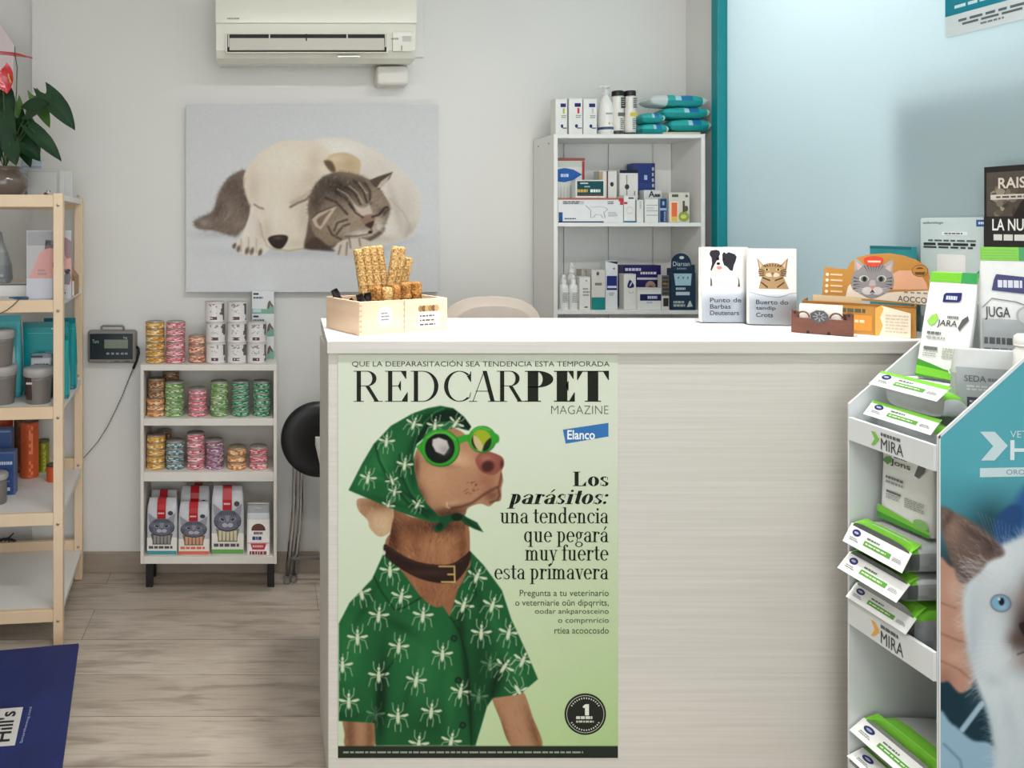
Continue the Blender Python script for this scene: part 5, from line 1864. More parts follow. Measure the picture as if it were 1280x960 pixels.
# ================================================================ cat food bags on the bottom of the low bookcase
def cat_bag(name, label, px0, px1, ptop, y, z0, depth, kind, stripe, bone, group, ztop=None, lean=0.0):
    x0, x1 = Xat(px0, y), Xat(px1, y)
    h = (ztop if ztop else Zat(ptop, y)) - z0
    cx, hx = (x0 + x1) / 2, (x1 - x0) / 2
    cyb = y + depth / 2
    t = thing(name, (cx, cyb, z0), label, 'bag', group)
    mb = MB()
    mb.ink = FILM
    G = (196, 196, 200)
    W = (232, 228, 220)
    rings, cols = [], []
    for v, fx, fy, c in ((0, .96, .98, W), (.04, 1, 1, W), (.25, 1, 1, W), (.3, 1, 1, G), (.6, 1.0, 1, G), (.84, .97, .9, G), (.92, .93, .55, G), (.96, .9, .3, G), (1.0, .88, .12, G)):
        rings.append(srect(cx, cyb + (1 - fy) * depth * .12, z0 + v * h, hx * fx, depth / 2 * fy, 28, 7))
        cols.append(c)
    mb.loft(rings, cols[:-1])
    fr = Frame((x0, y - .0006, z0), (x1 - x0, 0, 0), (0, 0, h), (0, -1, 0))
    mb.rect(fr, .02, .02, .98, .085, stripe, .0008)
    mb.rect(fr, .02, .085, .98, .33, W, .0006)
    mb.lines(fr, .08, .12, .92, .18, 1, (86, 84, 92) if stripe[0] < 120 else stripe, 3, .8, .0012)
    mb.poly(fr, [(.2, .2), (.8, .2), (.8, .26), (.86, .4), (.14, .4), (.2, .26)], tuple(int(c * .62) for c in bone), .0010)
    for k in range(5):
        u = .24 + k * .115
        mb.poly(fr, [(u, .22), (u + .07, .22), (u + .08, .37), (u - .01, .37)], bone, .0014)
    # cat face
    FC = (104, 106, 122)
    mb.poly(fr, [(.06, .78), (.1, .6), (.34, .66)], (150, 150, 160), .0014)
    mb.poly(fr, [(.94, .78), (.9, .6), (.66, .66)], (150, 150, 160), .0014)
    mb.ell(fr, .5, .518, .42, .165, (64, 66, 84), .0015, 28)
    mb.ell(fr, .5, .53, .40, .155, FC, .0016, 28)
    for k in range(9):
        a = .16 + k * .083
        mb.line(fr, [(.5 + (a - .5) * .8, .6), (.5 + (a - .5) * .55, .665)], .022, (62, 64, 76), .0018)
    for sg in (-1, 1):
        mb.ell(fr, .5 + sg * .17, .535, .09, .024, (150, 156, 166), .002, 14, 0, 2 * PI, sg * .2)
        mb.ell(fr, .5 + sg * .16, .538, .062, .018, (44, 46, 58), .0022, 12, 0, 2 * PI, sg * .2)
        mb.ell(fr, .5 + sg * .08, .455, .09, .034, (178, 178, 188), .002, 14)
        for k in range(3):
            mb.line(fr, [(.5 + sg * .28, .5 - k * .02), (.5 + sg * .39, .52 - k * .035)], .014, (70, 72, 84), .002)
    mb.poly(fr, [(.46, .49), (.54, .49), (.5, .465)], (84, 66, 74), .0024)
    mb.poly(fr, [(.47, .5), (.53, .5), (.58, .6), (.42, .6)], (140, 142, 154), .0019)
    mb.ell(fr, .78, .775, .085, .04, (60, 60, 72), .001, 14)
    mb.build('pouch', t)
    mb = MB()
    mb.ink = FILM
    RD = (176, 24, 34)
    a, b = cx - hx * .3, cx + hx * .26
    pts = [(y - .0032, z0 + h * .68), (y - .0032, z0 + h * .84), (y + depth * .07, z0 + h * .925), (y + depth * .33, z0 + h * 1.012), (y + depth * .62, z0 + h * 1.012), (y + depth * .8, z0 + h * .93)]
    v = []
    for q in pts:
        v += [(a, *q), (b, *q)]
    mb.add(v, [(2 * k, 2 * k + 1, 2 * k + 3, 2 * k + 2) for k in range(len(pts) - 1)], RD)
    fr2 = Frame((a, y - .0038, z0 + h * .68), (b - a, 0, 0), (0, 0, h * .16), (0, -1, 0))
    mb.lines(fr2, .12, .5, .88, .72, 1, (236, 196, 196), 8, .8, .0004)
    o = mb.build('seal_band', t)
    o['label'] = 'red band folded over the top of the bag'
    return t


zb_ = CZ[2] + .0003
bag_y = CY + .012
BAGS = ((183, 221.5, 626, bag_y, 'white cat food bag with turquoise bottom stripe, front left on the bottom shelf', (64, 152, 164), (150, 146, 140)),
        (222.5, 262, 631, bag_y, 'white cat food bag with orange bottom stripe, front middle on the bottom shelf', (226, 112, 84), (206, 160, 128)),
        (264, 305, 611, bag_y + .004, 'tall cat food bag with green bottom stripe on the bottom shelf', (104, 168, 82), (216, 206, 172)))
for px0_, px1_, top, y, lab, st, bn in BAGS:
    cat_bag('pet_food_bag', lab, px0_, px1_, top, y, zb_, .058, 0, st, bn, 'cat face food bags')
cat_bag('pet_food_bag', 'cat food bag behind the turquoise striped one', 187, 222, 616, bag_y + .066, zb_, .055, 0, (64, 152, 164), (150, 146, 140), 'cat face food bags')
cat_bag('pet_food_bag', 'cat food bag behind the orange striped one', 224.5, 263, 611, bag_y + .066, zb_, .055, 0, (226, 112, 84), (206, 160, 128), 'cat face food bags')
cat_bag('pet_food_bag', 'rearmost cat food bag by the back panel behind the orange striped one', 230, 266, 607, bag_y + .126, zb_, .05, 0, (226, 112, 84), (206, 160, 128), 'cat face food bags')
# small red and white box at the right
y = bag_y
x0, x1 = Xat(308.5, y), Xat(337.5, y)
z1 = Zat(632, y)
t = thing('food_carton', ((x0 + x1) / 2, y + .03, zb_), 'small white and red food pack with grey folded top on the bottom shelf', 'box')
mb = MB()
mb.ink = FILM
h = z1 - zb_
cx = (x0 + x1) / 2
rings = [srect(cx, y + .03, zb_ + v * h, (x1 - x0) / 2 * fx, .03 * fy, 28, 9) for v, fx, fy in ((0, 1, 1), (.72, 1, 1), (.84, .98, .8), (.97, .97, .5), (1, .96, .4))]
mb.loft(rings, [(226, 222, 218), (196, 198, 202), (150, 152, 156), (120, 122, 126)])
fr = Frame((x0, y - .0006, zb_), (x1 - x0, 0, 0), (0, 0, h), (0, -1, 0))
mb.ell(fr, .5, .52, .3, .12, (104, 62, 58), .0008, 16, 0, PI)
mb.rect(fr, .2, .50, .8, .52, (74, 52, 52))
mb.lines(fr, .3, .42, .7, .48, 1, (120, 90, 84), 1, .8)
mb.lines(fr, .24, .31, .76, .385, 1, (44, 56, 120), 2, .9)
mb.poly(fr, [(.16, .24), (.84, .24), (.76, .12), (.24, .12)], (196, 60, 74))
mb.lines(fr, .25, .15, .75, .22, 1, (236, 190, 190), 3, .6, .0012)
mb.lines(fr, .12, .02, .9, .09, 1, (150, 52, 56), 4, .9)
mb.rect(fr, .02, .245, .98, .255, (196, 60, 74), .0007)
mb.build('pouch', t)
mb = MB()
mb.box(cx - .012, cx + .012, y - .0012, y - .0005, z1 - .012, z1 - .006, M['steel'], .0002)
mb.build('clip', t)


# ================================================================ packages
def pack(name, label, cat, px0_, px1_, ptop, y, d, z0, col, dec=None, group=None, rot=0.0, ink=INK, bev=.0012):
    x0, x1 = Xat(px0_, y), Xat(px1_, y)
    z1 = Zat(ptop, y)
    mb = MB(rotz(rot, ((x0 + x1) / 2, y, 0)) if rot else None)
    mb.ink = ink
    mb.box(x0, x1, y, y + d, z0, z1, col, bev)
    fr = Frame((x0, y, z0), (x1 - x0, 0, 0), (0, 0, z1 - z0), (0, -1, 0))
    mb.line(fr, [(.03, .985), (.97, .985)], .008, tuple(int(c * .86) for c in col), .0003)
    if dec:
        dec(mb, fr)
    o = mb.build(name)
    return tag(o, label, cat, group)


NAVY = (34, 40, 104)
z = MT + .0003
y = MY + .03


def tallbox(c2):
    def f(mb, fr):
        mb.rect(fr, .42, .76, .88, .86, NAVY)
        mb.rect(fr, .62, .58, .78, .73, c2)
        mb.lines(fr, .5, .45, .9, .55, 2, (130, 132, 130), 3)
        mb.ell(fr, .55, .24, .11, .05, (44, 48, 100))
        mb.rect(fr, .6, .17, .95, .2, (70, 72, 110))
    return f


for a, b, tp_, c2, lab in ((694.5, 709, 123, (176, 190, 60), 'yellow-green'), (711.3, 728, 122.5, (206, 54, 44), 'red'), (729.3, 746, 123, (196, 200, 196), 'pale grey')):
    pack('medicine_box', f'white carton with navy logo and {lab} figure on top of the tall bookcase', 'box', a, b, tp_, y, .05, z, (228, 228, 224), tallbox(c2), 'white cartons on the bookcase top')
# pump bottle
yy = y + .026
xb = Xat(757, yy)
t = thing('pump_bottle', (xb, yy, z), 'white pump bottle with blue base band on top of the tall bookcase', 'bottle')
mb = MB()
mb.ink = FILM
R = 9.3 * yy / F
hB = Zat(119, yy) - z
prof = [(R * .9, 0), (R, .03 * hB), (R, .1 * hB), (R, .135 * hB), (R, .2 * hB), (R, .52 * hB), (R * .95, .66 * hB), (R * .78, .82 * hB), (R * .5, .94 * hB), (R * .42, .97 * hB), (R * .42, hB)]
wht = (232, 231, 226)
mb.lathe(prof, (xb, yy, z), [wht, wht, wht, (60, 84, 120), wht, wht, wht, wht, wht, wht], 28)
fr = Frame((xb - R, yy - R - .0004, z), (2 * R, 0, 0), (0, 0, hB), (0, -1, 0))
mb.lines(fr, .3, .48, .76, .56, 1, (150, 150, 146), 3, .5)
mb.ell(fr, .52, .28, .06, .03, (196, 176, 110))
mb.ell(fr, .7, .28, .05, .02, (206, 196, 160))
mb.build('bottle_body', t)
mb = MB()
mb.lathe([(R * .46, hB), (R * .46, hB + .012), (R * .2, hB + .013), (R * .2, hB + .026), (R * .5, hB + .027), (R * .5, hB + .034), (0, hB + .036)], (xb, yy, z), M['white_lam'], 18)
mb.tube([(xb, yy, z + hB + .031), (xb - .02, yy - .004, z + hB + .032), (xb - .03, yy - .005, z + hB + .026)], .0035, M['white_lam'], 8)
mb.build('pump', t)
# two black capped canisters
for a, lab, c2 in ((772, 'left', (40, 40, 42)), (787.2, 'right', (206, 186, 60))):
    yy = y + .022
    r = 7.1 * yy / F
    xq = Xat(a, yy)
    hh = Zat(114, yy) - z
    t = thing('spray_canister', (xq, yy, z), f'{lab} of two white canisters with black caps on the tall bookcase', 'canister', 'black capped canisters')
    mb = MB()
    mb.ink = FILM
    mb.lathe([(r * .94, 0), (r, .01), (r, .1 * hh), (r, .86 * hh), (r * .97, .88 * hh)], (xq, yy, z), [(60, 62, 62), (70, 70, 70) if lab == 'left' else (212, 208, 196), (226, 224, 216), (200, 198, 190)], 24)
    fr = Frame((xq - r, yy - r - .0005, z), (2 * r, 0, 0), (0, 0, hh), (0, -1, 0))
    if lab == 'left':
        mb.rect(fr, .56, .60, .94, .84, (44, 44, 46))
        mb.lines(fr, .6, .63, .9, .82, 4, (170, 170, 166), 4, .4, .001)
    else:
        mb.lines(fr, .55, .6, .92, .84, 5, (90, 92, 90), 8, .7)
    mb.rect(fr, .3, .42, .92, .5, (96, 98, 96) if lab == 'left' else c2)
    mb.lines(fr, .5, .12, .8, .38, 6, (96, 98, 98), 5, .55)
    mb.build('can_body', t)
    mb = MB()
    mb.lathe([(r * .98, .882 * hh), (r * 1.0, .89 * hh), (r * 1.0, .985 * hh), (r * .94, hh), (0, hh)], (xq, yy, z), M['black'], 24)
    mb.build('cap', t)


# teal packs of wipes
def wipes(label, pxa, pxb, pya, pyb, y, d, tilt=0.0, pale=None, z0=None, seed=0):
    c = P((pxa + pxb) / 2, (pya + pyb) / 2, y + d)
    hx, hz = (pxb - pxa) / 2 * (y + d) / F, (pyb - pya) / 2 * (y + d) / F
    if z0 is not None:
        c.z = z0 + hz
    t = thing('wipes_pack', (c.x, c.y, c.z - hz), label, 'wipes pack', 'teal wipes packs')
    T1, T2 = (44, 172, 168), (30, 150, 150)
    rr = random.Random(seed)

    def mt(sg, u, v):
        if pale and u < pale:
            return (206, 214, 214)
        if .42 < u < .72 and v < .45 and sg > 0:
            return (36, 120, 176) if u > .54 else (170, 216, 222)
        if u > .9 and v < .6:
            return (214, 230, 230)
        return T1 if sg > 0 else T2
    mb = MB()
    mb.ink = FILM
    hump(mb, c, hx, d, hz * .985, mt, 30, 18, 5.0, Matrix.Rotation(tilt, 4, 'Y'))
    mb.build('film_wrap', t)
    mb = MB()
    mb.ink = FILM
    fr = Frame(c + Vector((-.02, -d * .25, hz * .9)), (.05, 0, 0), (0, .03, 0), (0, 0, 1))
    fr.O = c + Matrix.Rotation(tilt, 4, 'Y').to_3x3() @ Vector((.0, -d * .3, hz * .93))
    mb.ell(fr, .3, .5, .5, .5, NAVY, .002, 20)
    mb.build('opening_flap', t)
    return t


zt_ = MT + .0004
mb = MB()
y2 = y + .0
mb.box(Xat(829, y2), Xat(876, y2), y2, y2 + .10, zt_, zt_ + .011, (206, 200, 170), .003)
tag(mb.build('paper_pack'), 'flat beige packet under the stacked teal wipes packs', 'packet')
zf_ = zt_ + .0118
hzl = 7.2 * 2.92 / F
wipes('lower right teal wipes pack resting on the beige packet', 829.5, 882, 146.5, 162.5, y, .05, 0, None, zf_, 1)
wipes('lower left teal wipes pack on the bookcase top', 794.5, 828.6, 152.5, 167, y, .05, 0, None, zt_, 2)
wipes('upper left small teal wipes pack', 795, 824, 139.8, 152.8, y, .05, 0, None, zt_ + 2 * hzl + .0006, 3)
wipes('middle right teal wipes pack between two others', 821, 881, 132.5, 147, y, .05, 0, None, zf_ + 2 * 8 * 2.92 / F + .0012, 4)
wipes('topmost teal wipes pack with pale end', 805, 877, 119, 134, y, .05, 0.03, .3, zf_ + 2 * (8 + 7.25) * 2.92 / F + .0022, 5)

# ---- middle shelf
z = MM_ + .0003
yf, ym, yb2 = MY + .018, MY + .085, MY + .145
zl_ = z + (Zat(247.5, yf) - z)


def d1(mb, fr):
    mb.rect(fr, 0, .955, 1, 1, (150, 84, 74))
    mb.rect(fr, .0, .86, .9, .945, (196, 200, 190))
    mb.rect(fr, .9, .3, .99, .95, (170, 60, 66))
    mb.poly(fr, [(.01, .82), (.3, .845), (.6, .82), (.9, .745), (.6, .66), (.3, .625), (.01, .635)], (38, 92, 168), .001)
    mb.lines(fr, .16, .70, .52, .76, 1, (190, 208, 228), 2, .8, .0012)
    for k in range(6):
        mb.rect(fr, .04 + k * .11, .36, .08 + k * .11, .56, (196, 198, 194))
    mb.line(fr, [(.6, .4), (.75, .5), (.85, .42)], .02, (120, 124, 120))


pack('medicine_box', 'tall white carton with blue oval and red edge at the back of the middle shelf', 'box', 695, 731, 197.5, ym, .05, z, (214, 214, 208), d1)


def d2(mb, fr):
    mb.rect(fr, .05, .1, .95, .93, (24, 74, 82))
    mb.lines(fr, .16, .76, .45, .86, 1, (206, 220, 220), 3, .8, .001)
    mb.lines(fr, .3, .58, .5, .66, 1, (190, 206, 206), 4, .8, .001)
    mb.lines(fr, .06, .3, .48, .48, 1, (206, 170, 70), 5, .9, .001)
    mb.lines(fr, .5, .3, .93, .48, 1, (226, 236, 230), 6, .9, .001)
    mb.rect(fr, .05, .1, .95, .18, (120, 66, 48), .001)


def d3(mb, fr):
    mb.rect(fr, 0, .93, 1, 1, (176, 104, 92))
    mb.rect(fr, .01, .0, .07, .42, (34, 84, 140))
    mb.rect(fr, .01, .0, .7, .05, (34, 50, 96))
    mb.rect(fr, .07, .74, .4, .88, (196, 198, 200))
    mb.lines(fr, .08, .75, .39, .88, 2, (80, 82, 90), 2, .6, .001)
    mb.lines(fr, .1, .13, .29, .19, 1, (70, 74, 86), 3, .8)
    mb.line(fr, [(.42, .7), (.5, .5), (.5, .2), (.54, .2), (.58, .34), (.66, .3), (.68, .2), (.72, .2), (.70, .42), (.76, .52), (.72, .62), (.62, .64), (.48, .62)], .012, (150, 152, 152))
    mb.lines(fr, .76, .74, .86, .88, 2, (84, 86, 92), 7, .6)
    mb.lines(fr, .77, .24, .92, .44, 3, (160, 162, 166), 8, .5)
    mb.poly(fr, [(.93, 1), (1, 1), (1, .72), (.95, .72), (.95, .86), (.93, .86)], (196, 60, 72))


pack('medicine_box', 'long white carton with outlined pig-like animal lying at the front of the middle shelf', 'box', 697.5, 779, 247.5, yf, .062, z, (226, 226, 226), d3)
pack('medicine_box', 'white carton with dark green front resting on the long carton', 'box', 719.5, 756, 224.8, yf + .006, .04, zl_ + .0008, (224, 226, 220), d2)


def d4(mb, fr):
    mb.rect(fr, .42, 0, .5, 1, (110, 52, 44))
    mb.ell(fr, .72, .74, .1, .045, (60, 60, 60))
    mb.rect(fr, .0, .0, .2, .98, (186, 160, 116))
    mb.rect(fr, .2, .02, .62, .22, (196, 146, 70), .001)


pack('medicine_box', 'narrow carton with brown spine and ochre label on the middle shelf', 'box', 749, 771, 213.5, ym, .05, z, (222, 220, 214), d4)


def d5(mb, fr):
    mb.rect(fr, 0, .94, 1, 1, (24, 32, 52))
    mb.ell(fr, .4, .68, .12, .05, (60, 58, 58))
    mb.rect(fr, .36, .1, .42, .9, (150, 140, 130))
    mb.rect(fr, .78, .1, .84, .6, (170, 120, 96))


pack('medicine_box', 'white carton with black lid edge behind the small carton on the middle shelf', 'box', 774.5, 797.5, 212.5, ym + .005, .05, z, (222, 220, 214), d5)


def d6(mb, fr):
    mb.rect(fr, .30, .66, .98, .99, (40, 56, 122))
    mb.rect(fr, .82, .12, .98, .99, (44, 52, 96), .001)
    mb.lines(fr, .85, .2, .95, .95, 8, (196, 204, 222), 3, .6, .0012)
    mb.rect(fr, .5, .72, .64, .80, (170, 190, 214), .001)
    mb.rect(fr, .0, .48, .8, .66, (50, 66, 132), .001)
    mb.rect(fr, .1, .33, .82, .5, (36, 32, 84), .0012)
    mb.lines(fr, .2, .4, .78, .47, 1, (206, 208, 226), 4, .8, .0014)
    mb.rect(fr, 0, 0, .82, .33, (206, 204, 198), .001)


pack('medicine_box', 'navy blue carton with printed spine at the back of the middle shelf', 'box', 791, 819, 204, yb2 - .01, .05, z, (50, 62, 120), d6)


def d7(mb, fr):
    mb.rect(fr, 0, 0, 1, .06, (60, 110, 166))
    mb.lines(fr, .4, .86, .9, .94, 1, (60, 62, 66), 3, .8)
    mb.rect(fr, 0, .68, .3, .76, (196, 60, 72))
    mb.ell(fr, .5, .45, .3, .14, (200, 196, 190))
    mb.ell(fr, .5, .45, .26, .11, (226, 224, 220), .001)


pack('medicine_box', 'small white carton with faint oval and blue base line on the middle shelf', 'box', 780, 794, 244.3, yf, .05, z, (224, 224, 220), d7)
pack('medicine_box', 'very narrow white carton standing between two others on the middle shelf', 'box', 796, 804.3, 250, yf, .05, z, (222, 222, 218), lambda mb, fr: mb.lines(fr, .4, .6, .7, .95, 5, (130, 132, 132), 2))


def d8(mb, fr):
    for v in (.3, .48, .72):
        mb.rect(fr, .1, v, .95, v + .02, (120, 124, 124))
    mb.lines(fr, .1, .54, .8, .66, 2, (190, 190, 188), 2)


pack('medicine_box', 'white carton with three thin grey lines on the middle shelf', 'box', 806, 823, 248.5, yf, .05, z, (224, 224, 220), d8)


def d8b(mb, fr):
    mb.text(fr, 'A', .25, .78, .6, .97, (30, 40, 50), .001, .02)
    mb.lines(fr, .6, .78, .95, .88, 1, (40, 50, 60), 3, .9)


pack('medicine_box', 'white carton with big dark letter A behind the lined carton', 'box', 805, 827, 237.5, yf + .058, .04, z, (214, 216, 214), d8b)


def d9(mb, fr):
    mb.rect(fr, .06, .6, .94, .99, (36, 62, 106))
    mb.rect(fr, .06, .02, .94, .5, (30, 56, 104))
    mb.lines(fr, .58, .05, .86, .46, 6, (160, 186, 214), 4, .6, .001)
    mb.rect(fr, .35, .72, .65, .88, (150, 176, 206), .001)


pack('medicine_box', 'slim navy blue carton beside the lined carton on the middle shelf', 'box', 824.5, 833.5, 248, yf, .04, z, (160, 180, 200), d9)


def d10(mb, fr):
    mb.lines(fr, .15, .84, .48, .94, 1, (60, 62, 62), 3, .9)
    mb.ell(fr, .85, .88, .07, .05, (110, 112, 110))
    mb.rect(fr, .06, .02, .44, .7, (244, 226, 206), .001)
    mb.rect(fr, .12, .2, .4, .66, (232, 112, 66), .0012)
    mb.rect(fr, .12, .04, .4, .2, (224, 186, 84), .0012)
    mb.ell(fr, .72, .2, .26, .17, (150, 164, 70), .001)
    mb.rect(fr, .66, .35, .76, .72, (86, 74, 56), .001)
    mb.ell(fr, .82, .46, .1, .1, (96, 84, 60), .0012)
    mb.ell(fr, .7, .2, .14, .07, (206, 214, 120), .0012)


pack('medicine_box', 'white carton with orange panel and green bowl at the right of the middle shelf', 'box', 836, 862, 240.5, yf + .01, .05, z, (212, 210, 196), d10)
# ---- lower shelf
z = ML + .0003


def spray(px, pw, ptop, y, label, back=False):
    r = pw / 2 * y / F
    x = Xat(px, y)
    h = Zat(ptop, y) - z
    t = thing('spray_bottle', (x, y, z), label, 'bottle', 'white spray bottles')
    mb = MB()
    mb.ink = FILM
    w = (230, 230, 226)
    mb.lathe([(r * .92, 0), (r, .02 * h), (r, .6 * h), (r * .92, .68 * h), (r * .5, .74 * h), (r * .45, .78 * h)], (x, y, z), w, 22)
    fr = Frame((x - r, y - r - .0005, z), (2 * r, 0, 0), (0, 0, h), (0, -1, 0))
    mb.lines(fr, .2, .2, .85, .5, 6, (160, 162, 160), int(px), .5)
    mb.build('bottle_body', t)
    mb = MB()
    mb.lathe([(r * .6, .76 * h), (r * .62, .84 * h), (r * .4, .92 * h), (r * .28, h), (0, h)], (x, y, z), M['white_lam'], 16)
    mb.tube([(x, y - r * .3, z + h * .93), (x, y - r * .9, z + h * .9)], r * .18, M['white_lam'], 8)
    mb.build('spray_head', t)


spray(704.5, 11.5, 343, yf + .02, 'left of the two front white spray bottles on the lower shelf')
spray(716.3, 11.5, 343, yf + .02, 'right of the two front white spray bottles on the lower shelf')
spray(714, 13, 328, ym + .02, 'taller white spray bottle behind the two front ones')


def e1(mb, fr):
    mb.lines(fr, .3, .4, .9, .68, 3, (150, 150, 146), 3)
    mb.ell(fr, .62, .88, .08, .02, (140, 140, 136))
    mb.rect(fr, .45, .06, .75, .1, (90, 90, 90))


pack('medicine_box', 'white narrow carton right of the spray bottles on the lower shelf', 'box', 724.5, 738, 346, yf, .05, z, (226, 224, 219), e1)
pack('medicine_box', 'beige open carton standing behind the narrow white one on the lower shelf', 'box', 727, 744, 337, ym, .05, z, (200, 194, 178), lambda mb, fr: mb.poly(fr, [(.1, .98), (.9, .98), (.5, .84)], (176, 168, 148)))


def e2(mb, fr):
    mb.rect(fr, 0, .0, 1, .31, (30, 132, 126))
    mb.lines(fr, .25, .6, .8, .68, 1, (120, 112, 108), 3, .8)
    mb.ell(fr, .45, .9, .1, .05, (90, 92, 92))


pack('medicine_box', 'carton with teal lower part on the lower shelf', 'box', 739.5, 756.5, 337, yf, .045, z, (212, 206, 198), e2)


def e3(mb, fr):
    mb.poly(fr, [(.02, .99), (.98, .99), (.98, .93)], (40, 56, 90))
    mb.rect(fr, .1, .40, .94, .69, (32, 44, 110))
    mb.rect(fr, .16, .44, .9, .485, (206, 214, 232), .001)
    mb.lines(fr, .3, .28, .7, .36, 2, (150, 150, 156), 3)
    mb.ell(fr, .7, .84, .1, .02, (130, 136, 150))


pack('medicine_box', 'tall white carton with navy square on the lower shelf', 'box', 756.8, 772, 326, yf + .012, .05, z, (220, 222, 222), e3)


def e4(mb, fr):
    mb.rect(fr, 0, .0, 1, 1, (40, 34, 92), .0004)
    mb.lines(fr, .04, .86, .5, .94, 1, (206, 204, 224), 3, .8)
    mb.lines(fr, .45, .78, .9, .85, 1, (220, 220, 232), 4, .8)
    mb.rect(fr, .36, .66, .96, .71, (206, 206, 220))
    mb.ell(fr, .72, .5, .14, .13, (176, 150, 128), .001)
    mb.ell(fr, .72, .46, .08, .07, (120, 90, 74), .0012)


pack('medicine_box', 'wide navy carton with tan round emblem on the lower shelf', 'box', 779.5, 826, 331.5, ym, .05, z, (48, 42, 100), e4)


def e5(mb, fr):
    mb.poly(fr, [(.5, .84), (.62, .80), (.85, .68), (.8, .62), (.5, .60), (.3, .62), (.28, .68), (.4, .80)], (34, 34, 88))
    mb.ell(fr, .56, .71, .12, .035, (200, 204, 222), .001, 12, 0, 2 * PI, .5)
    mb.ell(fr, .58, .5, .2, .05, (176, 176, 176), .001)
    mb.ell(fr, .58, .51, .16, .04, (226, 224, 219), .0012)


pack('medicine_box', 'white carton with navy triangle emblem in front of the navy carton', 'box', 779.8, 795, 342.5, yf + .015, .04, z, (224, 222, 216), e5)


def e6(mb, fr):
    mb.rect(fr, .1, .42, 1, .72, (30, 32, 82))
    mb.lines(fr, .42, .5, .86, .64, 1, (200, 204, 224), 3, .9, .001)
    mb.lines(fr, .38, .3, .62, .37, 1, (150, 160, 190), 4, .8)
    mb.rect(fr, 0, .9, .98, .98, (206, 210, 210))


pack('medicine_box', 'low white carton with navy band at the front of the lower shelf', 'box', 797, 826.5, 360, yf, .04, z, (222, 222, 216), e6)


def e7(mb, fr):
    mb.rect(fr, 0, .4, 1, 1, (110, 104, 100), .0004)
    mb.lines(fr, .1, .42, .9, .98, 5, (60, 58, 56), 3, .6)
    mb.ell(fr, .4, .75, .3, .06, (150, 130, 84), .001)
    mb.rect(fr, .2, .1, .85, .34, (60, 56, 56))


pack('medicine_box', 'slim carton with grey patterned print left of the dark display box', 'box', 827, 837, 344, yf, .03, z, (216, 212, 206), e7)
# dark blue display box with rounded header
ydb = MY + .006
DB = (30, 50, 72)
t = thing('display_box', (Xat(855, ydb), ydb + .03, z), 'dark blue display box with rounded header on the lower shelf', 'box')
x0, x1 = Xat(838.5, ydb), Xat(869.5, ydb)
zt2 = Zat(341, ydb)
mb = MB()
mb.box(x0, x1, ydb, ydb + .026, z, zt2, DB, .001)
fr = Frame((x0, ydb, z), (x1 - x0, 0, 0), (0, 0, zt2 - z), (0, -1, 0))
mb.poly(fr, [(.12, .98), (.84, .98), (.8, .66), (.18, .66)], (168, 200, 214))
for u in (.3, .5, .68):
    mb.poly(fr, [(u - .04, .88), (u + .04, .9), (u, .82)], (60, 90, 110), .001)
mb.lines(fr, .2, .54, .62, .61, 1, (190, 206, 212), 3, .9)
mb.rect(fr, .2, .4, .76, .49, (196, 208, 214))
mb.lines(fr, .1, .08, .66, .26, 2, (176, 186, 176), 5, .7)
mb.poly(fr, [(.64, .08), (.72, .22), (.78, .26), (.88, .1)], (200, 206, 200), .001)
mb.build('tray', t)
mb = MB()
yh = ydb + .046
hp = [(834, 388), (834, 335), (839, 335)] + [(851.5 + 12.2 * math.cos(a), 329.5 + 13 * math.sin(a) * -1) for a in [PI * (1.02 - k * .94 / 14) for k in range(15)]] + [(864, 331), (868.5, 331), (868.5, 388)]
yh2 = ydb + .0265
mb.prism([(Xat(a, yh2), max(Zat(b, yh2), z)) for a, b in hp], 'y', yh2, yh2 + .003, DB)
fr = PixFrame(yh2)
mb.ell(fr, 852, 322, 3, 2, (206, 216, 220))
mb.text(fr, 'Diarsan', 841, 332.5, 862, 327, (206, 214, 220))
mb.lines(fr, 846, 337, 859, 334.5, 1, (120, 150, 170), 3, .8)
mb.build('header', t)

# ================================================================ wooden crate of chews on the counter
ca = math.atan2(.118, .2536)
CA = Vector((Xat(449, 1.968), 1.968, KZ + .0004))
CM = Matrix.Translation(CA) @ Matrix.Rotation(ca, 4, 'Z')
CL, CW, CHH = .28, .171, .086
M['crate'] = material('pale_crate_wood', (236, 208, 180), 0.6, rgb2=(226, 194, 164), scale=5, stretch=(1, 1, 8), bump=.05)
t = thing('wooden_crate', CM @ Vector((CL / 2, CW / 2, 0)), 'pale wooden crate of dog chews on the left end of the counter', 'crate')
th_ = .009
for nm, q in (('front_panel', (0, CL, 0, th_)), ('back_panel', (0, CL, CW - th_, CW)), ('end_panel', (0, th_, th_ + .0003, CW - th_ - .0003)), ('end_panel', (CL - th_, CL, th_ + .0003, CW - th_ - .0003)), ('divider', (CL / 2 - .005, CL / 2 + .005, th_ + .0003, CW - th_ - .0003))):
    mb = MB(CM)
    mb.box(*q, 0.0 if nm != 'divider' else .006, CHH - (.004 if nm == 'divider' else 0), M['crate'], .001)
    if nm == 'front_panel':
        fr = Frame((0, 0, 0), (CL, 0, 0), (0, 0, CHH), (0, -1, 0))
        sm = (206, 172, 142)
        for k in range(6):
            mb.rect(fr, .0, .08 + k * .155, .03, .14 + k * .155, sm, .0003)
        mb.rect(fr, .497, .0, .503, 1, (170, 134, 106), .0003)
        for k in range(5):
            mb.rect(fr, .485, .12 + k * .18, .497, .2 + k * .18, sm, .0003)
    mb.build(nm, t)
mb = MB(CM)
mb.box(th_ + .0002, CL - th_ - .0002, th_ + .0002, CW - th_ - .0002, .001, .005, M['crate'])
mb.build('bottom_board', t)
mb = MB(CM)
fr = Frame((.055, -.0002, .018), (.048, 0, 0), (0, 0, .054), (0, -1, 0))
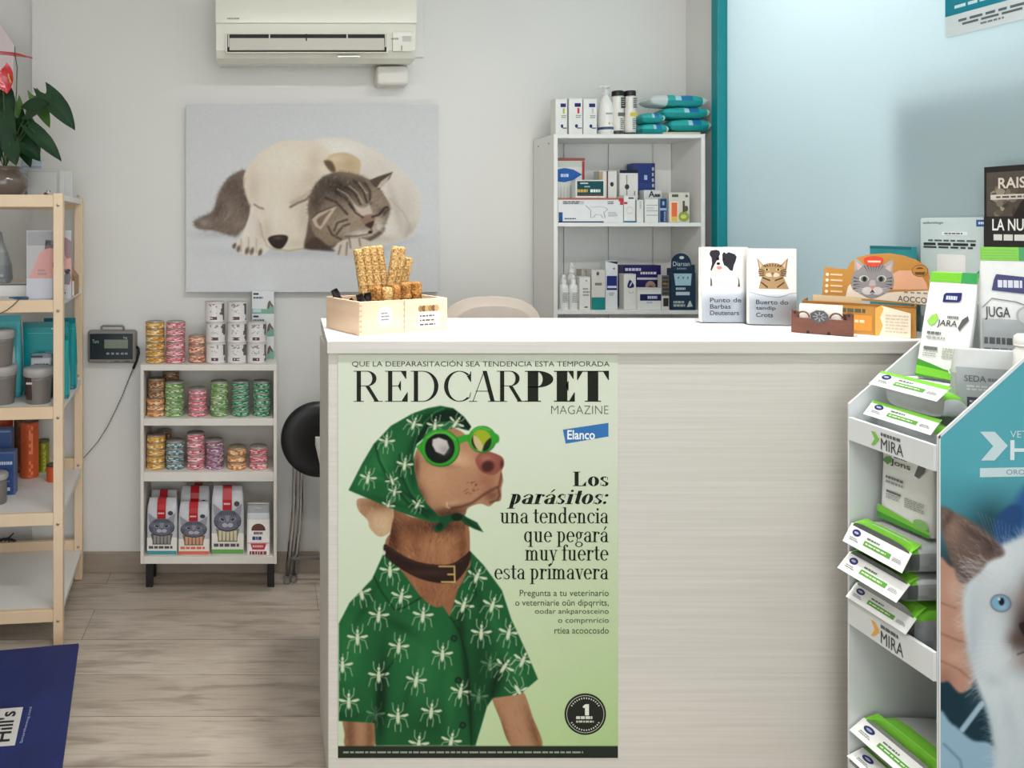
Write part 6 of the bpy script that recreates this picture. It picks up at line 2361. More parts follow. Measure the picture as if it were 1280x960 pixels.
mb.ell(fr, .5, .5, .5, .5, (222, 218, 222), .0004, 32)
mb.lines(fr, .24, .28, .76, .74, 3, (120, 116, 124), 3, .45, .0007)
o = mb.build('sticker', t)
o['label'] = 'round white sticker'
mb = MB(CM)
fr = Frame((.183, -.0002, .008), (.07, 0, 0), (0, 0, .064), (0, -1, 0))
mb.rect(fr, 0, 0, 1, .68, (236, 232, 224), .0004)
for k in range(6):
    mb.ell(fr, .12 + k * .15, .82, .11, .13, ((150, 118, 78), (110, 82, 54), (186, 150, 104))[k % 3], .0004 + .0001 * k, 14)
mb.lines(fr, .08, .06, .95, .6, 3, (96, 86, 78), 5, .4, .0008)
o = mb.build('price_label', t)
o['label'] = 'white paper label with a strip photo of chews'


def chew_mat(a, b):
    m = material('grain_chew', a, 0.75, rgb2=b, scale=210, bump=1.0, detail=1.0)
    return m


M['sesame'] = chew_mat((226, 192, 128), (150, 102, 44))
M['honey'] = chew_mat((206, 150, 76), (120, 70, 24))
M['dchew'] = material('dark_chew', (34, 30, 34), 0.5, var=.3, scale=60, bump=.4)


def lump_rod(mb, a, b, r, mat, seed, flat=1.0, n=16, seg=12, amp=.16):
    rr = random.Random(seed)
    a, b = Vector(a), Vector(b)
    d = (b - a).normalized()
    u = d.orthogonal().normalized()
    w = d.cross(u)
    rings = []
    for i in range(n + 1):
        t = i / n
        e = 1 if 0 < i < n else .8
        rings.append([a + (b - a) * t + (u * math.cos(2 * PI * k / seg) + w * math.sin(2 * PI * k / seg) * flat) * r * e * (1 + rr.uniform(-amp, amp)) for k in range(seg)])
    mb.loft(rings, mat, True, True)


ST = [((456, 378), (447, 311.5), .03, 'leftmost, nearest sesame chew stick in the crate'), ((464, 372), (456, 308.5), .055, 'second sesame chew stick from the left in the crate'), ((473, 370), (465, 307.5), .085, 'third sesame chew stick from the left in the crate'),
      ((482, 366), (473, 307), .115, 'fourth sesame chew stick from the left in the crate'), ((486, 372), (495.5, 308), .08, 'tall straight sesame chew stick right of the gap'), ((494, 372), (502.5, 308.5), .13, 'sesame chew stick leaning right behind the tall straight one'), ((500, 376), (511.5, 322), .195, 'shorter slanting sesame chew stick at the right of the bundle')]
invC = CM.inverted()
for i, (b0, t0, dy, lab) in enumerate(ST):
    yy = 2.045 + dy * .55
    top = P(*t0, yy)
    low = P(*b0, yy)
    low.z = max(low.z, KZ + .018)
    k = (KZ + .02 - top.z) / (P(*b0, yy).z - top.z)
    low = top + (P(*b0, yy) - top) * min(k, 1.6)
    mb = MB()
    lump_rod(mb, low, top, .0128, M['sesame'], i, .85, 54, 20, .10)
    o = mb.build('chew_stick')
    tag(o, lab, 'dog chew', 'sesame chew sticks')
SH = [((471, 372), 2.03, 'honey', 'pale short chew piece at the foot of the sesame sticks'), ((483, 374), 2.035, 'sesame', 'pale knobbly chew piece in the middle of the crate'), ((494, 371), 2.05, 'honey', 'honey brown knobbly chew left of the last two in the crate'), ((507, 368), 2.08, 'honey', 'honey brown knobbly chew standing second from the right'),
      ((520, 367), 2.09, 'honey', 'rightmost honey brown knobbly chew in the crate'), ((531, 373), 2.09, 'honey', 'small low chew end at the right inside the crate')]
for i, (c, yy, mt_, lab) in enumerate(SH):
    p = P(c[0], c[1] - 15 + (16 if i == 5 else 0), yy)
    q = Vector((p.x + .003 * (i % 2), p.y, KZ + .02))
    mb = MB()
    lump_rod(mb, q, p, .0155 if i < 5 else .008, M[mt_], 40 + i, .9, 12, 14, .3)
    tag(mb.build('chew_piece'), lab, 'dog chew', 'short grain chews')
DK = [((417, 362), (425, 371), 2.105, 'leftmost black chew poking over the crate edge'), ((449, 368), (452, 374), 2.02, 'black chew piece in the middle of the dark ones'), ((459, 366), (461, 375), 2.035, 'rightmost black chew piece in the crate'), ((449, 373), (457, 376), 2.012, 'lowest black chew piece nearest the front board'), ((438, 373), (442, 377), 2.07, 'small brown nub between the black chews')]
for i, (a, b, yy, lab) in enumerate(DK):
    mb = MB()
    q0, q1 = P(*a, yy), P(*b, yy)
    d = (q1 - q0).normalized()
    if q1.z - KZ > .03:
        q1 = Vector((q1.x + d.x * .03, q1.y, KZ + .03))
    lump_rod(mb, q0, q1, .012 if i != 4 else .006, M['dchew'], 60 + i, .85, 6, 9, .2)
    tag(mb.build('dark_chew'), lab, 'dog chew', 'dark chews')
mb = MB()
lump_rod(mb, P(463, 373, 2.04), P(500, 372.5, 2.07), .005, M['crate'], 90, .6, 10, 8, .2)
tag(mb.build('rawhide_strip'), 'flat tan rawhide strip lying across the crate', 'dog chew')


# ================================================================ leaflet holders
def leaflet_holder(label, lab2, pxl, pxr, ptop, pbot, y, rot, art, words):
    z0 = KZ + .0004
    x0, x1 = Xat(pxl, y), Xat(pxr, y)
    z1 = Zat(ptop, y)
    RM = rotz(rot, ((x0 + x1) / 2, y, 0))
    ctr = ((x0 + x1) / 2, y + .02, z0)
    t = thing('leaflet_holder', ctr, label, 'leaflet holder', 'clear leaflet holders')
    h = z1 - z0
    for nm, q in (('front_pocket', (x0 - .002, x1 + .002, y - .004, y - .0025, z0, z0 + h * .40)), ('back_plate', (x0 - .002, x1 + .002, y + .0285, y + .030, z0, z0 + h * .9)), ('base_plate', (x0 - .004, x1 + .004, y - .0024, y + .0284, z0, z0 + .002))):
        mb = MB(RM)
        mb.box(*q, M['clear'], .0004)
        mb.build(nm, t)
    lf = None
    mb = MB(RM)
    mb.ink = MATT
    mb.box(x0, x1, y, y + .018, z0 + .003, z1, (238, 236, 232), .0006)
    fr = Frame((x0, y, z0 + .003), (x1 - x0, 0, 0), (0, 0, h - .003), (0, -1, 0))
    mb.rect(fr, .0, .0, 1, .42, (230, 237, 244), .0003)
    art(mb, fr)
    for k, w in enumerate(words):
        mb.text(fr, w[0], w[1], .265 - k * .085, w[2], .325 - k * .085, (76, 92, 108), .001, .012)
    o = mb.build('leaflet_stack')
    tag(o, lab2, 'leaflets', 'leaflets on the counter')


def art_dog(mb, fr):
    B = (52, 48, 56)
    q = lambda pts: [((860 + x / 6.4 - 877.5) / 57.5, 1 - (280 + y / 6.4 - 309) / 96) for x, y in pts]
    mb.poly(fr, q([(185, 440), (178, 400), (190, 365), (200, 300), (220, 240), (300, 235), (340, 340), (370, 380), (400, 430), (412, 515), (180, 515)]), (246, 238, 232), .0005)
    mb.poly(fr, q([(184, 385), (200, 340), (240, 345), (290, 350), (280, 380), (235, 412), (195, 405)]), (240, 214, 206), .0007)
    mb.poly(fr, q([(170, 236), (182, 212), (225, 207), (250, 216), (256, 240), (246, 262), (250, 288), (228, 296), (206, 338), (186, 380), (178, 372), (190, 320), (188, 272), (174, 252)]), B, .0009)
    mb.poly(fr, q([(273, 244), (286, 224), (304, 240), (322, 226), (372, 242), (388, 264), (378, 304), (366, 330), (356, 380), (336, 376), (310, 346), (286, 332), (274, 292)]), B, .0009)
    mb.poly(fr, q([(250, 288), (274, 292), (268, 320), (226, 318), (228, 300)]), (238, 232, 230), .001)
    mb.ell(fr, *q([(240, 320)])[0], .04, .018, (26, 22, 26), .0014)
    mb.poly(fr, q([(226, 345), (262, 340), (272, 356), (252, 368), (234, 364)]), (206, 136, 136), .0012)
    for x, y in ((232, 278), (284, 282)):
        mb.ell(fr, *q([(x, y)])[0], .022, .011, (16, 14, 18), .0016)
    mb.poly(fr, q([(178, 430), (190, 450), (194, 500), (176, 508)]), (96, 90, 92), .0008)
    mb.poly(fr, q([(396, 425), (408, 450), (416, 508), (396, 512), (402, 470)]), (84, 78, 82), .0008)


def art_cat(mb, fr):
    T, Dk = (178, 146, 108), (84, 62, 44)
    mb.poly(fr, [(.2, .47), (.24, .58), (.3, .66), (.7, .66), (.76, .58), (.84, .47)], T, .0005)
    mb.poly(fr, [(.16, .88), (.3, .78), (.22, .7)], (160, 128, 94), .0007)
    mb.poly(fr, [(.82, .88), (.66, .78), (.78, .7)], (160, 128, 94), .0007)
    mb.poly(fr, [(.19, .85), (.27, .78), (.23, .74)], (222, 190, 160), .0009)
    mb.poly(fr, [(.79, .85), (.7, .78), (.75, .74)], (222, 190, 160), .0009)
    mb.ell(fr, .49, .7, .3, .115, T, .0008, 24)
    for k in range(7):
        u = .3 + k * .065
        mb.line(fr, [(u, .805 - abs(k - 3) * .008), (.49 + (u - .49) * .7, .765)], .018, Dk, .001)
    for sg in (-1, 1):
        for k in range(4):
            mb.line(fr, [(.49 + sg * .29, .73 - k * .03), (.49 + sg * .17, .71 - k * .02)], .012, Dk, .001)
        mb.ell(fr, .49 + sg * .12, .725, .055, .016, (206, 190, 120), .0012, 12)
        mb.ell(fr, .49 + sg * .12, .725, .022, .014, (30, 26, 22), .0014, 10)
        mb.ell(fr, .49 + sg * .06, .655, .09, .028, (222, 202, 176), .001, 12)
        mb.line(fr, [(.49 + sg * .25, .56), (.49 + sg * .1, .49)], .02, Dk, .001)
        mb.line(fr, [(.49 + sg * .22, .62), (.49 + sg * .05, .58)], .018, Dk, .001)
    mb.ell(fr, .49, .675, .035, .012, (150, 96, 84), .0014)
    mb.line(fr, [(.0, .43), (.15, .4), (.4, .37), (.6, .36), (.75, .38), (.85, .41), (1, .42)], .008, (150, 160, 168), .0012)


leaflet_holder('clear leaflet holder with the dog leaflets on the counter', 'stack of white leaflets showing a black and white dog', 877.5, 935, 309, 405, 2.215, 0, art_dog, (('Punto de', .17, .85), ('Barbas', .17, .62), ('Deutenars', .17, .8)))
leaflet_holder('clear leaflet holder with the tabby cat leaflets on the counter', 'stack of white leaflets showing a tabby cat', 939, 993, 311, 408, 2.165, -.16, art_cat, (('Buerto do', .14, .82), ('tandip', .14, .56), ('Crots', .14, .5)))

# ================================================================ brown card holder, cat display box
E = Vector((.756, -.655, 0))
N_ = Vector((.655, .756, 0))


def tilt_frame(origin):
    """local x along the display front, y towards the back, z up"""
    m = Matrix.Identity(4)
    for i in range(3):
        m[i][0], m[i][1], m[i][2] = E[i], N_[i], (0, 0, 1)[i]
    m.translation = origin
    return m


KO = Vector((Xat(1145, 1.914), 1.914, KZ + .0004))
TL, TD, THH = .235, .105, .080
TM = tilt_frame(KO - E * TL + N_ * .012)
OR, ORD_, CRM = (196, 140, 66), (156, 104, 44), (240, 222, 196)
t = thing('display_box', TM @ Vector((TL / 2, TD / 2, 0)), 'orange-brown open display box with a tabby cat header card on the counter', 'display box')
mb = MB(TM)
mb.box(0, TL, 0, .003, 0, THH, OR)
fr = Frame((0, -.0002, 0), (TL, 0, 0), (0, 0, THH), (0, -1, 0))
mb.rect(fr, .0, .93, 1, 1, (150, 98, 40), .0004)
mb.rect(fr, .30, .12, .63, .62, (226, 150, 62), .0005)
mb.lines(fr, .3, .68, .6, .84, 1, (92, 92, 74), 3, .8, .0006)
mb.lines(fr, .34, .36, .58, .48, 1, (250, 222, 180), 4, .8, .0007)
mb.build('front_panel', t)
for nm, q in (('end_panel', (0, .003, .0032, TD - .0032)), ('end_panel', (TL - .003, TL, .0032, TD - .0032))):
    mb = MB(TM)
    mb.box(*q, 0, THH, ORD_)
    mb.build(nm, t)
mb = MB(TM)
mb.box(0, TL, TD - .003, TD, 0, THH * .7, ORD_)
mb.build('back_panel', t)
mb = MB(TM)
mb.box(.0032, TL - .0032, .0032, TD - .0032, .0, .003, ORD_)
mb.build('bottom_panel', t)
# header card
Yh0 = TM @ Vector((.03, TD + .006, 0))
HMl = TM @ Matrix.Translation((0, TD + .0005, 0))
mb = MB(HMl)


def hx(px, py):
    """point of the header plane seen at (px, py), in header coordinates"""
    a, b = (px - X0) / F, -(py - Y0) / F
    inv = HMl.inverted()
    eo = inv @ Vector((0, 0, H))
    dd = inv.to_3x3() @ Vector((a, 1, b))
    k = -eo.y / dd.y
    q = eo + dd * k
    return (q.x, q.z)


arc = [(1027, 372), (1030.5, 334), (1059, 336.5)] + [hq for hq in [(1062, 329), (1072, 321.5), (1090, 317.5), (1112, 316.5), (1130, 319.5), (1146, 325), (1157, 332.5), (1161, 341)]] + [(1163, 348), (1172, 341), (1182, 341), (1190, 347), (1192.5, 356), (1189, 366), (1188, 384)]
HP = [hx(*p) for p in arc]
mb.prism(HP, 'y', 0.0, .003, OR)
fr = Frame((0, 0, 0), (1, 0, 0), (0, 0, 1), (0, -1, 0))
hpoly = lambda pts, c, l=.0006: mb.poly(fr, [hx(*p) for p in pts], c, l)
hpoly([(1060, 358), (1063, 355), (1066, 362), (1080, 370), (1118, 365), (1188, 362), (1188, 384), (1110, 376), (1057, 371)], (236, 224, 206), .0005)
hpoly([(1116, 342), (1124, 338), (1140, 338), (1152, 345), (1158, 354), (1160, 362), (1116, 362)], (232, 176, 140), .0004)


def hell(px, py, rx, ry, c, l=.0008, n=22, a0=0, a1=2 * PI, rot=0):
    pts = [(px + rx * math.cos(a0 + (a1 - a0) * k / n) * math.cos(rot) - ry * math.sin(a0 + (a1 - a0) * k / n) * math.sin(rot), py + rx * math.cos(a0 + (a1 - a0) * k / n) * math.sin(rot) + ry * math.sin(a0 + (a1 - a0) * k / n) * math.cos(rot)) for k in range(n)]
    hpoly(pts, c, l)


hell(1175.5, 352.5, 14, 11.5, (176, 206, 218))
hell(1171, 351.5, 4, 3.2, (96, 140, 176), .001)
hell(1171, 351.5, 2.6, 2, (176, 206, 218), .0012)
hell(1150, 338.5, 10.5, 7.6, (150, 100, 44))
hell(1150, 338.5, 9.4, 6.6, (196, 140, 66), .001)
hpoly([(1143, 340), (1157, 340), (1155, 343.5), (1145, 343.5)], (110, 70, 34), .0012)
hell(1150, 336.5, 5, 2.4, (110, 70, 34), .0012, 12, PI, 2 * PI)
for k in range(4):
    hell(1034.3 - k * .4, 343 + k * 7, 2.0, 2.0, (250, 236, 214), .0008, 12)
    hpoly([(1038, 341.8 + k * 7), (1053, 342.6 + k * 7), (1053, 344.8 + k * 7), (1038, 344 + k * 7)], (236, 204, 160), .0008)
# the cat
FG, FGD, FGL = (150, 146, 148), (84, 80, 84), (216, 212, 210)
hpoly([(1068, 323), (1072, 324), (1082, 333), (1076, 340), (1068, 339)], (176, 168, 166), .0008)
hpoly([(1117, 325), (1112, 326), (1100, 334), (1108, 342), (1116, 342)], (176, 168, 166), .0008)
hpoly([(1070, 327), (1078, 333), (1072, 338)], (214, 184, 176), .001)
hpoly([(1115, 329), (1106, 335), (1113, 340)], (214, 184, 176), .001)
hpoly(smooth_pts([(1068, 340), (1080, 331), (1092, 328.5), (1104, 331), (1115, 341), (1117, 356), (1108, 366), (1090, 373.5), (1075, 367), (1064, 357)], 4), FG, .0009)
for a in (-9, -6, -3, 0, 3, 6, 9):
    hpoly([(1092 + a * 1.3 - .7, 330.5 + abs(a) * .2), (1092 + a * 1.3 + .7, 330.5 + abs(a) * .2), (1092 + a * .6, 342)], FGD, .0012)
for sg in (-1, 1):
    for k in range(4):
        hpoly([(1091 + sg * 24, 346 + k * 4.5), (1091 + sg * 24, 348 + k * 4.5), (1091 + sg * 15, 349 + k * 3)], FGD, .0012)
    hell(1091 + sg * 11, 348.5, 6, 4.3, FGL, .0011)
    hell(1091 + sg * 10.5, 348.8, 4.6, 3.8, (120, 128, 116), .0013)
    hell(1091 + sg * 10.3, 348.8, 2.4, 3, (26, 26, 28), .0015, 14)
    hell(1090.5 + sg * 6, 363.5, 7, 5, FGL, .0012)
    for k in range(3):
        hpoly([(1091 + sg * 8, 361 + k * 1.6), (1091 + sg * 30, 358 + k * 4), (1091 + sg * 8, 361.6 + k * 1.6)], (236, 234, 232), .0016)
hpoly([(1085.5, 357), (1095.5, 357), (1090.5, 362)], (206, 150, 146), .0016)
hpoly([(1089.9, 362), (1091.1, 362), (1094, 366.6), (1090.5, 365.4), (1087, 366.6)], (90, 80, 82), .0016)
hpoly([(1088, 350), (1093.5, 350), (1095, 357), (1086, 357)], (190, 184, 184), .0013)
hpoly(smooth_pts([(1080, 323), (1092, 320), (1104, 323), (1101, 331), (1092, 333.5), (1083, 331)], 4), (222, 78, 52), .0018)
hpoly([(1084.5, 325.6), (1101, 325.8), (1100.6, 328.2), (1085, 328)], (246, 206, 190), .002)
class HeadFrame:
    def pt(s, u, v, l=0.0):
        q = hx(1122 + 58 * u, 376.6 + 4.6 * u - 7.4 * v)
        return Vector((q[0], -l, q[1]))


mb.text(HeadFrame(), 'AOCCORRES', 0, 0, 1, 1, (96, 86, 76), .0008, .012)
for k in range(8):
    a = 1124 + k * 8
    hpoly([(a + 6, 364.2 + k * .45), (a + 11, 364.5 + k * .45), (a + 11, 366.4 + k * .45), (a + 6, 366.1 + k * .45)], (150, 140, 126), .0008)
mb.build('header_card', t)
# sample cards inside and leaflet leaning on its front
mb = MB(TM @ Matrix.Translation((.155, -.010, .0)) @ Matrix.Rotation(-.09, 4, 'X'))
fr = Frame((0, 0, 0), (.07, 0, 0), (0, 0, .078), (0, -1, 0))
mb.prism([(0, .0), (.07, -.0), (.07, .062), (.012, .078), (0, .07)], 'y', 0, .0012, (238, 224, 202))
mb.poly(fr, [(0, 0), (.12, .02), (.22, .35), (.14, .6), (.24, .9), (.17, 1), (0, .9)], (234, 168, 84), .0004)
mb.lines(fr, .3, .12, .95, .74, 6, (206, 188, 164), 4, .4, .0006)
tag(mb.build('flyer'), 'cream and orange flyer leaning on the front of the cat display box', 'flyer')
mb = MB(TM)
mb.box(.02, .125, .035, .036, .0035, .094, (214, 190, 150))
tag(mb.build('sample_card'), 'tan card standing inside the cat display box', 'card')

# card holder
HO = Vector((Xat(989, 2.03), 2.03, KZ + .0004))
dv = Vector((Xat(1066, 1.945) - HO.x, 1.945 - 2.03, 0))
LL = dv.length
ha = math.atan2(dv.y, dv.x)
HM = Matrix.Translation(HO) @ Matrix.Rotation(ha, 4, 'Z')
M['walnut'] = material('brown_stained_wood', (112, 68, 54), 0.5, rgb2=(94, 54, 42), scale=8, stretch=(1, 1, 5), bump=.05)
t = thing('card_holder', HM @ Vector((LL / 2, .03, 0)), 'brown wooden business card holder with scroll cutouts on the counter', 'card holder')
hh = 26 * 2.0 / F
mb = MB(HM)
mb.box(0, LL, 0, .005, 0, hh * .75, M['walnut'], .0008)
mb.box(.0, .012, 0, .005, hh * .75, hh * 1.1, M['walnut'], .0008)
mb.box(LL - .012, LL, 0, .005, hh * .75, hh * 1.1, M['walnut'], .0008)
fr = Frame((0, 0, 0), (LL, 0, 0), (0, 0, hh), (0, -1, 0))
for u in (.28, .62):
    mb.poly(fr, [(u - .03, .0), (u + .03, .0), (u + .02, .14), (u - .02, .14)], (40, 26, 22), .0004)
for u in (.06, .94):
    mb.rect(fr, u - .02, .92, u + .02, 1.04, (46, 28, 24), .0004)
mb.build('front_panel', t)
for c in (.2, .74):
    mb = MB(HM)
    pts = [(LL * c + .013 * math.cos(a), .0025, hh * .78 + .013 * math.sin(a) * 1.1) for a in [PI * k / 12 for k in range(13)]]
    mb.tube(pts, .0022, M['walnut'], 6)
    mb.build('scroll', t)
mb = MB(HM)
mb.prism([(LL * .47 + .019 * math.cos(2 * PI * k / 8 + PI / 8) * (1.15 if k % 2 else 1), hh * .85 + .017 * math.sin(2 * PI * k / 8 + PI / 8)) for k in range(8)], 'y', -.001, .0045, material('pewter', (92, 92, 96), .4, .3, var=.3, scale=60))
fr = Frame((LL * .47, -.001, hh * .85), (.019, 0, 0), (0, 0, .017), (0, -1, 0))
for k in range(8):
    a = 2 * PI * k / 8
    mb.line(fr, [(.2 * math.cos(a), .2 * math.sin(a)), (.75 * math.cos(a), .75 * math.sin(a))], .14, (150, 150, 154), .0005)
mb.build('emblem', t)
mb = MB(HM)
mb.box(0, LL, .030, .034, 0, hh * 1.0, M['walnut'], .0008)
mb.box(0, .005, .0052, .0298, 0, hh * .8, M['walnut'])
mb.box(LL - .005, LL, .0052, .0298, 0, hh * .8, M['walnut'])
mb.box(.0052, LL - .0052, .0052, .0298, 0, .004, M['walnut'])
mb.build('tray', t)
mb = MB(HM)
for k in range(6):
    mb.box(LL * .13, LL * .83, .010 + k * .003, .0125 + k * .003, .0045, hh * (1.36 + .01 * k), (240, 236, 226))
tag(mb.build('business_cards'), 'white business cards standing in the brown holder', 'business cards')

# ================================================================ teal folder, placard, poster and sign by the partition
GA = math.atan(.085)


def glass_plane(off=.002):
    """x along the partition towards the camera, y out of the wall (into the room), z up"""
    Y = 2.0
    d = Vector((.085, -1, 0)).normalized()
    n = Vector((-1, -.085, 0)).normalized()
    o = Vector((GX(Y), Y, 0)) + n * off
    return Frame(o, d, (0, 0, 1), n)


def gpt(px, py, fr):
    a, b = (px - X0) / F, -(py - Y0) / F
    e = Vector((0, 0, H))
    d = Vector((a, 1, b))
    k = (fr.O - e).dot(fr.N) / d.dot(fr.N)
    q = e + d * k - fr.O
    return (q.dot(fr.U), q.z)


def slab(mb, fr, pts, th, mat, cap=None):
    n = len(pts)
    v = [fr.pt(a, b, th) for a, b in pts] + [fr.pt(a, b, 0) for a, b in pts]
    tri = tessellate_polygon([[Vector((p[0], p[1], 0)) for p in pts]])
    f = [tuple(q) for q in tri] + [tuple(n + x for x in q) for q in tri] + [(i, (i + 1) % n, n + (i + 1) % n, n + i) for i in range(n)]
    mb.add(v, f, mat)


def rrect(u0, v0, u1, v1, r, n=5):
    out = []
    for cx, cy, a in ((u1 - r, v1 - r, 0), (u0 + r, v1 - r, PI / 2), (u0 + r, v0 + r, PI), (u1 - r, v0 + r, 3 * PI / 2)):
        out += [(cx + r * math.cos(a + PI / 2 * k / n), cy + r * math.sin(a + PI / 2 * k / n)) for k in range(n + 1)]
    return out


# placard
fr = glass_plane(.003)
ua, ub = gpt(1152, 300, fr)[0], gpt(1241, 300, fr)[0]
zt3 = gpt(1160, 272, fr)[1]
zb3 = zt3 - .262
mb = MB()
slab(mb, fr, rrect(ua, zb3, ub, zt3, .008), .003, (198, 214, 214))
f2 = Frame(fr.pt(ua, zt3 - .164, .003), fr.U * (ub - ua), (0, 0, .164), fr.N)
mb.rect(f2, .8, .86, .99, .96, (44, 88, 160), .0005)
mb.lines(f2, .83, .89, .98, .93, 1, (220, 230, 240), 3, .9, .0008)
mb.text(f2, 'uniformlogo', .04, .885, .34, .94, (64, 72, 76), .0005)
mb.rect(f2, .32, .72, .68, .775, (228, 234, 236), .0005)
mb.lines(f2, .36, .73, .64, .765, 1, (90, 96, 100), 3, .6, .0008)
mb.lines(f2, .12, .615, .84, .655, 1, (90, 98, 102), 4, .7, .0008)
mb.lines(f2, .05, .555, .93, .60, 1, (40, 46, 50), 5, .9, .0008)
mb.lines(f2, .05, .51, .93, .545, 1, (56, 62, 66), 6, .8, .0008)
mb.poly(f2, rrect(.25, .04, .66, .42, .03), (236, 238, 236), .0006)
mb.poly(f2, [(.7, .02), (.8, .02), (.9, .2), (.86, .22)], (58, 140, 140), .0006)
tag(mb.build('placard'), 'grey-white information placard with blank white square on the frosted glass', 'placard')

# black pet nutrition poster standing in front of it
fr = glass_plane(.022)
ua = gpt(1233, 300, fr)[0]
ub = ua + .30
zt3 = gpt(1234, 209, fr)[1]
zb3 = zt3 - .40
t = thing('nutrition_board', fr.pt((ua + ub) / 2, zb3, 0), 'black advertising board reading LA NUT on the frosted glass', 'poster')
mb = MB()
slab(mb, fr, [(ua, zb3), (ub, zb3), (ub, zt3), (ua, zt3)], .006, (38, 36, 35))
f2 = Frame(fr.pt(ua, zb3, .006), fr.U * (ub - ua), (0, 0, zt3 - zb3), fr.N)
mb.rect(f2, .02, .5, 1, .965, (82, 74, 66), .0003)
for k in range(26):
    rr = random.Random(k)
    mb.ell(f2, rr.uniform(.06, .24), rr.uniform(.70, .86), rr.uniform(.015, .04), rr.uniform(.015, .03), ((120, 112, 98), (150, 140, 122), (66, 60, 54), (94, 84, 72))[k % 4], .0005 + k * .00002, 12)
mb.poly(f2, [(.22, .69), (.28, .78), (.36, .84), (.7, .86), (1, .8), (1, .69)], (34, 30, 30), .0013)
mb.ell(f2, .42, .75, .10, .05, (120, 40, 38), .0014)
mb.text(f2, 'RAISSY', .115, .865, .44, .93, (214, 206, 194), .0016, .02)
mb.rect(f2, .055, .80, .5, .83, (206, 200, 190), .0016)
mb.lines(f2, .1, .806, .45, .824, 1, (90, 84, 78), 4, .6, .002)
mb.rect(f2, .0, .0, 1, .70, (38, 36, 35), .0012)
mb.text(f2, 'LA NUT', .07, .615, .36, .685, (236, 234, 230), .002, .015)
mb.lines(f2, .08, .555, .4, .595, 1, (216, 214, 210), 5, .9, .002)
mb.build('printed_front', t)
mb = MB()
for u in (ua + .03, ub - .03):
    for zz in (zb3 + .05, zt3 - .05):
        f3 = Frame(fr.pt(u - .01, zz - .01, 0), fr.U * .02, (0, 0, .02), fr.N)
        slab(mb, Frame(fr.pt(0, 0, -.0195), fr.U, (0, 0, 1), fr.N), [(u - .01, zz - .01), (u + .01, zz - .01), (u + .01, zz + .01), (u - .01, zz + .01)], .0194, M['black'])
mb.build('standoff', t)

# hanging sign on the glass, top right
fr = glass_plane(.002)
ua = gpt(1183, 47, fr)[0]
zb3 = gpt(1183, 48, fr)[1]
ub, zt3 = ua + .30, zb3 + .34
zm = gpt(1184, 21.5, fr)[1]
mb = MB()
slab(mb, fr, rrect(ua, zb3, ub, zt3, .008), .003, (206, 218, 220))
f2 = Frame(fr.pt(0, 0, .003), fr.U, (0, 0, 1), fr.N)
mb.poly(f2, [(ua, zm), (ub, zm), (ub, zt3 - .004), (ua, zt3 - .004)], (24, 130, 150), .0005)
mb.lines(f2, ua + .025, zm + .014, ua + .19, zm + .024, 1, (196, 224, 230), 3, .8, .0008)
mb.lines(f2, ua + .035, zm - .022, ua + .25, zm - .014, 1, (96, 104, 108), 4, .8, .0008)
mb.lines(f2, ua + .045, zm - .032, ua + .24, zm - .025, 1, (96, 104, 108), 5, .8, .0008)
mb.lines(f2, ua + .09, zm - .042, ua + .16, zm - .036, 1, (120, 128, 130), 6, .8, .0008)
tag(mb.build('wall_sign'), 'teal and pale grey sign fixed high on the frosted glass', 'sign')

# teal folder behind the cat header
mb = MB()
fr = glass_plane(.012)
u0, u1 = gpt(1094, 310, fr)[0], gpt(1146, 310, fr)[0]
zt3 = gpt(1110, 307.5, fr)[1]
slab(mb, Frame(fr.pt(0, 0, 0), fr.U, (0, 0, 1), fr.N), [(u0, KZ + .0005), (u1, KZ + .0005), (u1, zt3), (u0, zt3)], .016, (52, 150, 158))
f2 = Frame(fr.pt(u0, KZ, .016), fr.U * (u1 - u0), (0, 0, zt3 - KZ), fr.N)
mb.rect(f2, .0, .965, 1, 1, (36, 116, 124), .0004)
mb.lines(f2, .2, .5, .8, .7, 2, (200, 226, 228), 5, .4, .0006)
tag(mb.build('folder'), 'teal cardboard folder standing behind the cat display box', 'folder')
# ================================================================ goods in the cardboard stand
LIME, LIMD, NV = (124, 200, 60), (70, 150, 50), (38, 44, 104)


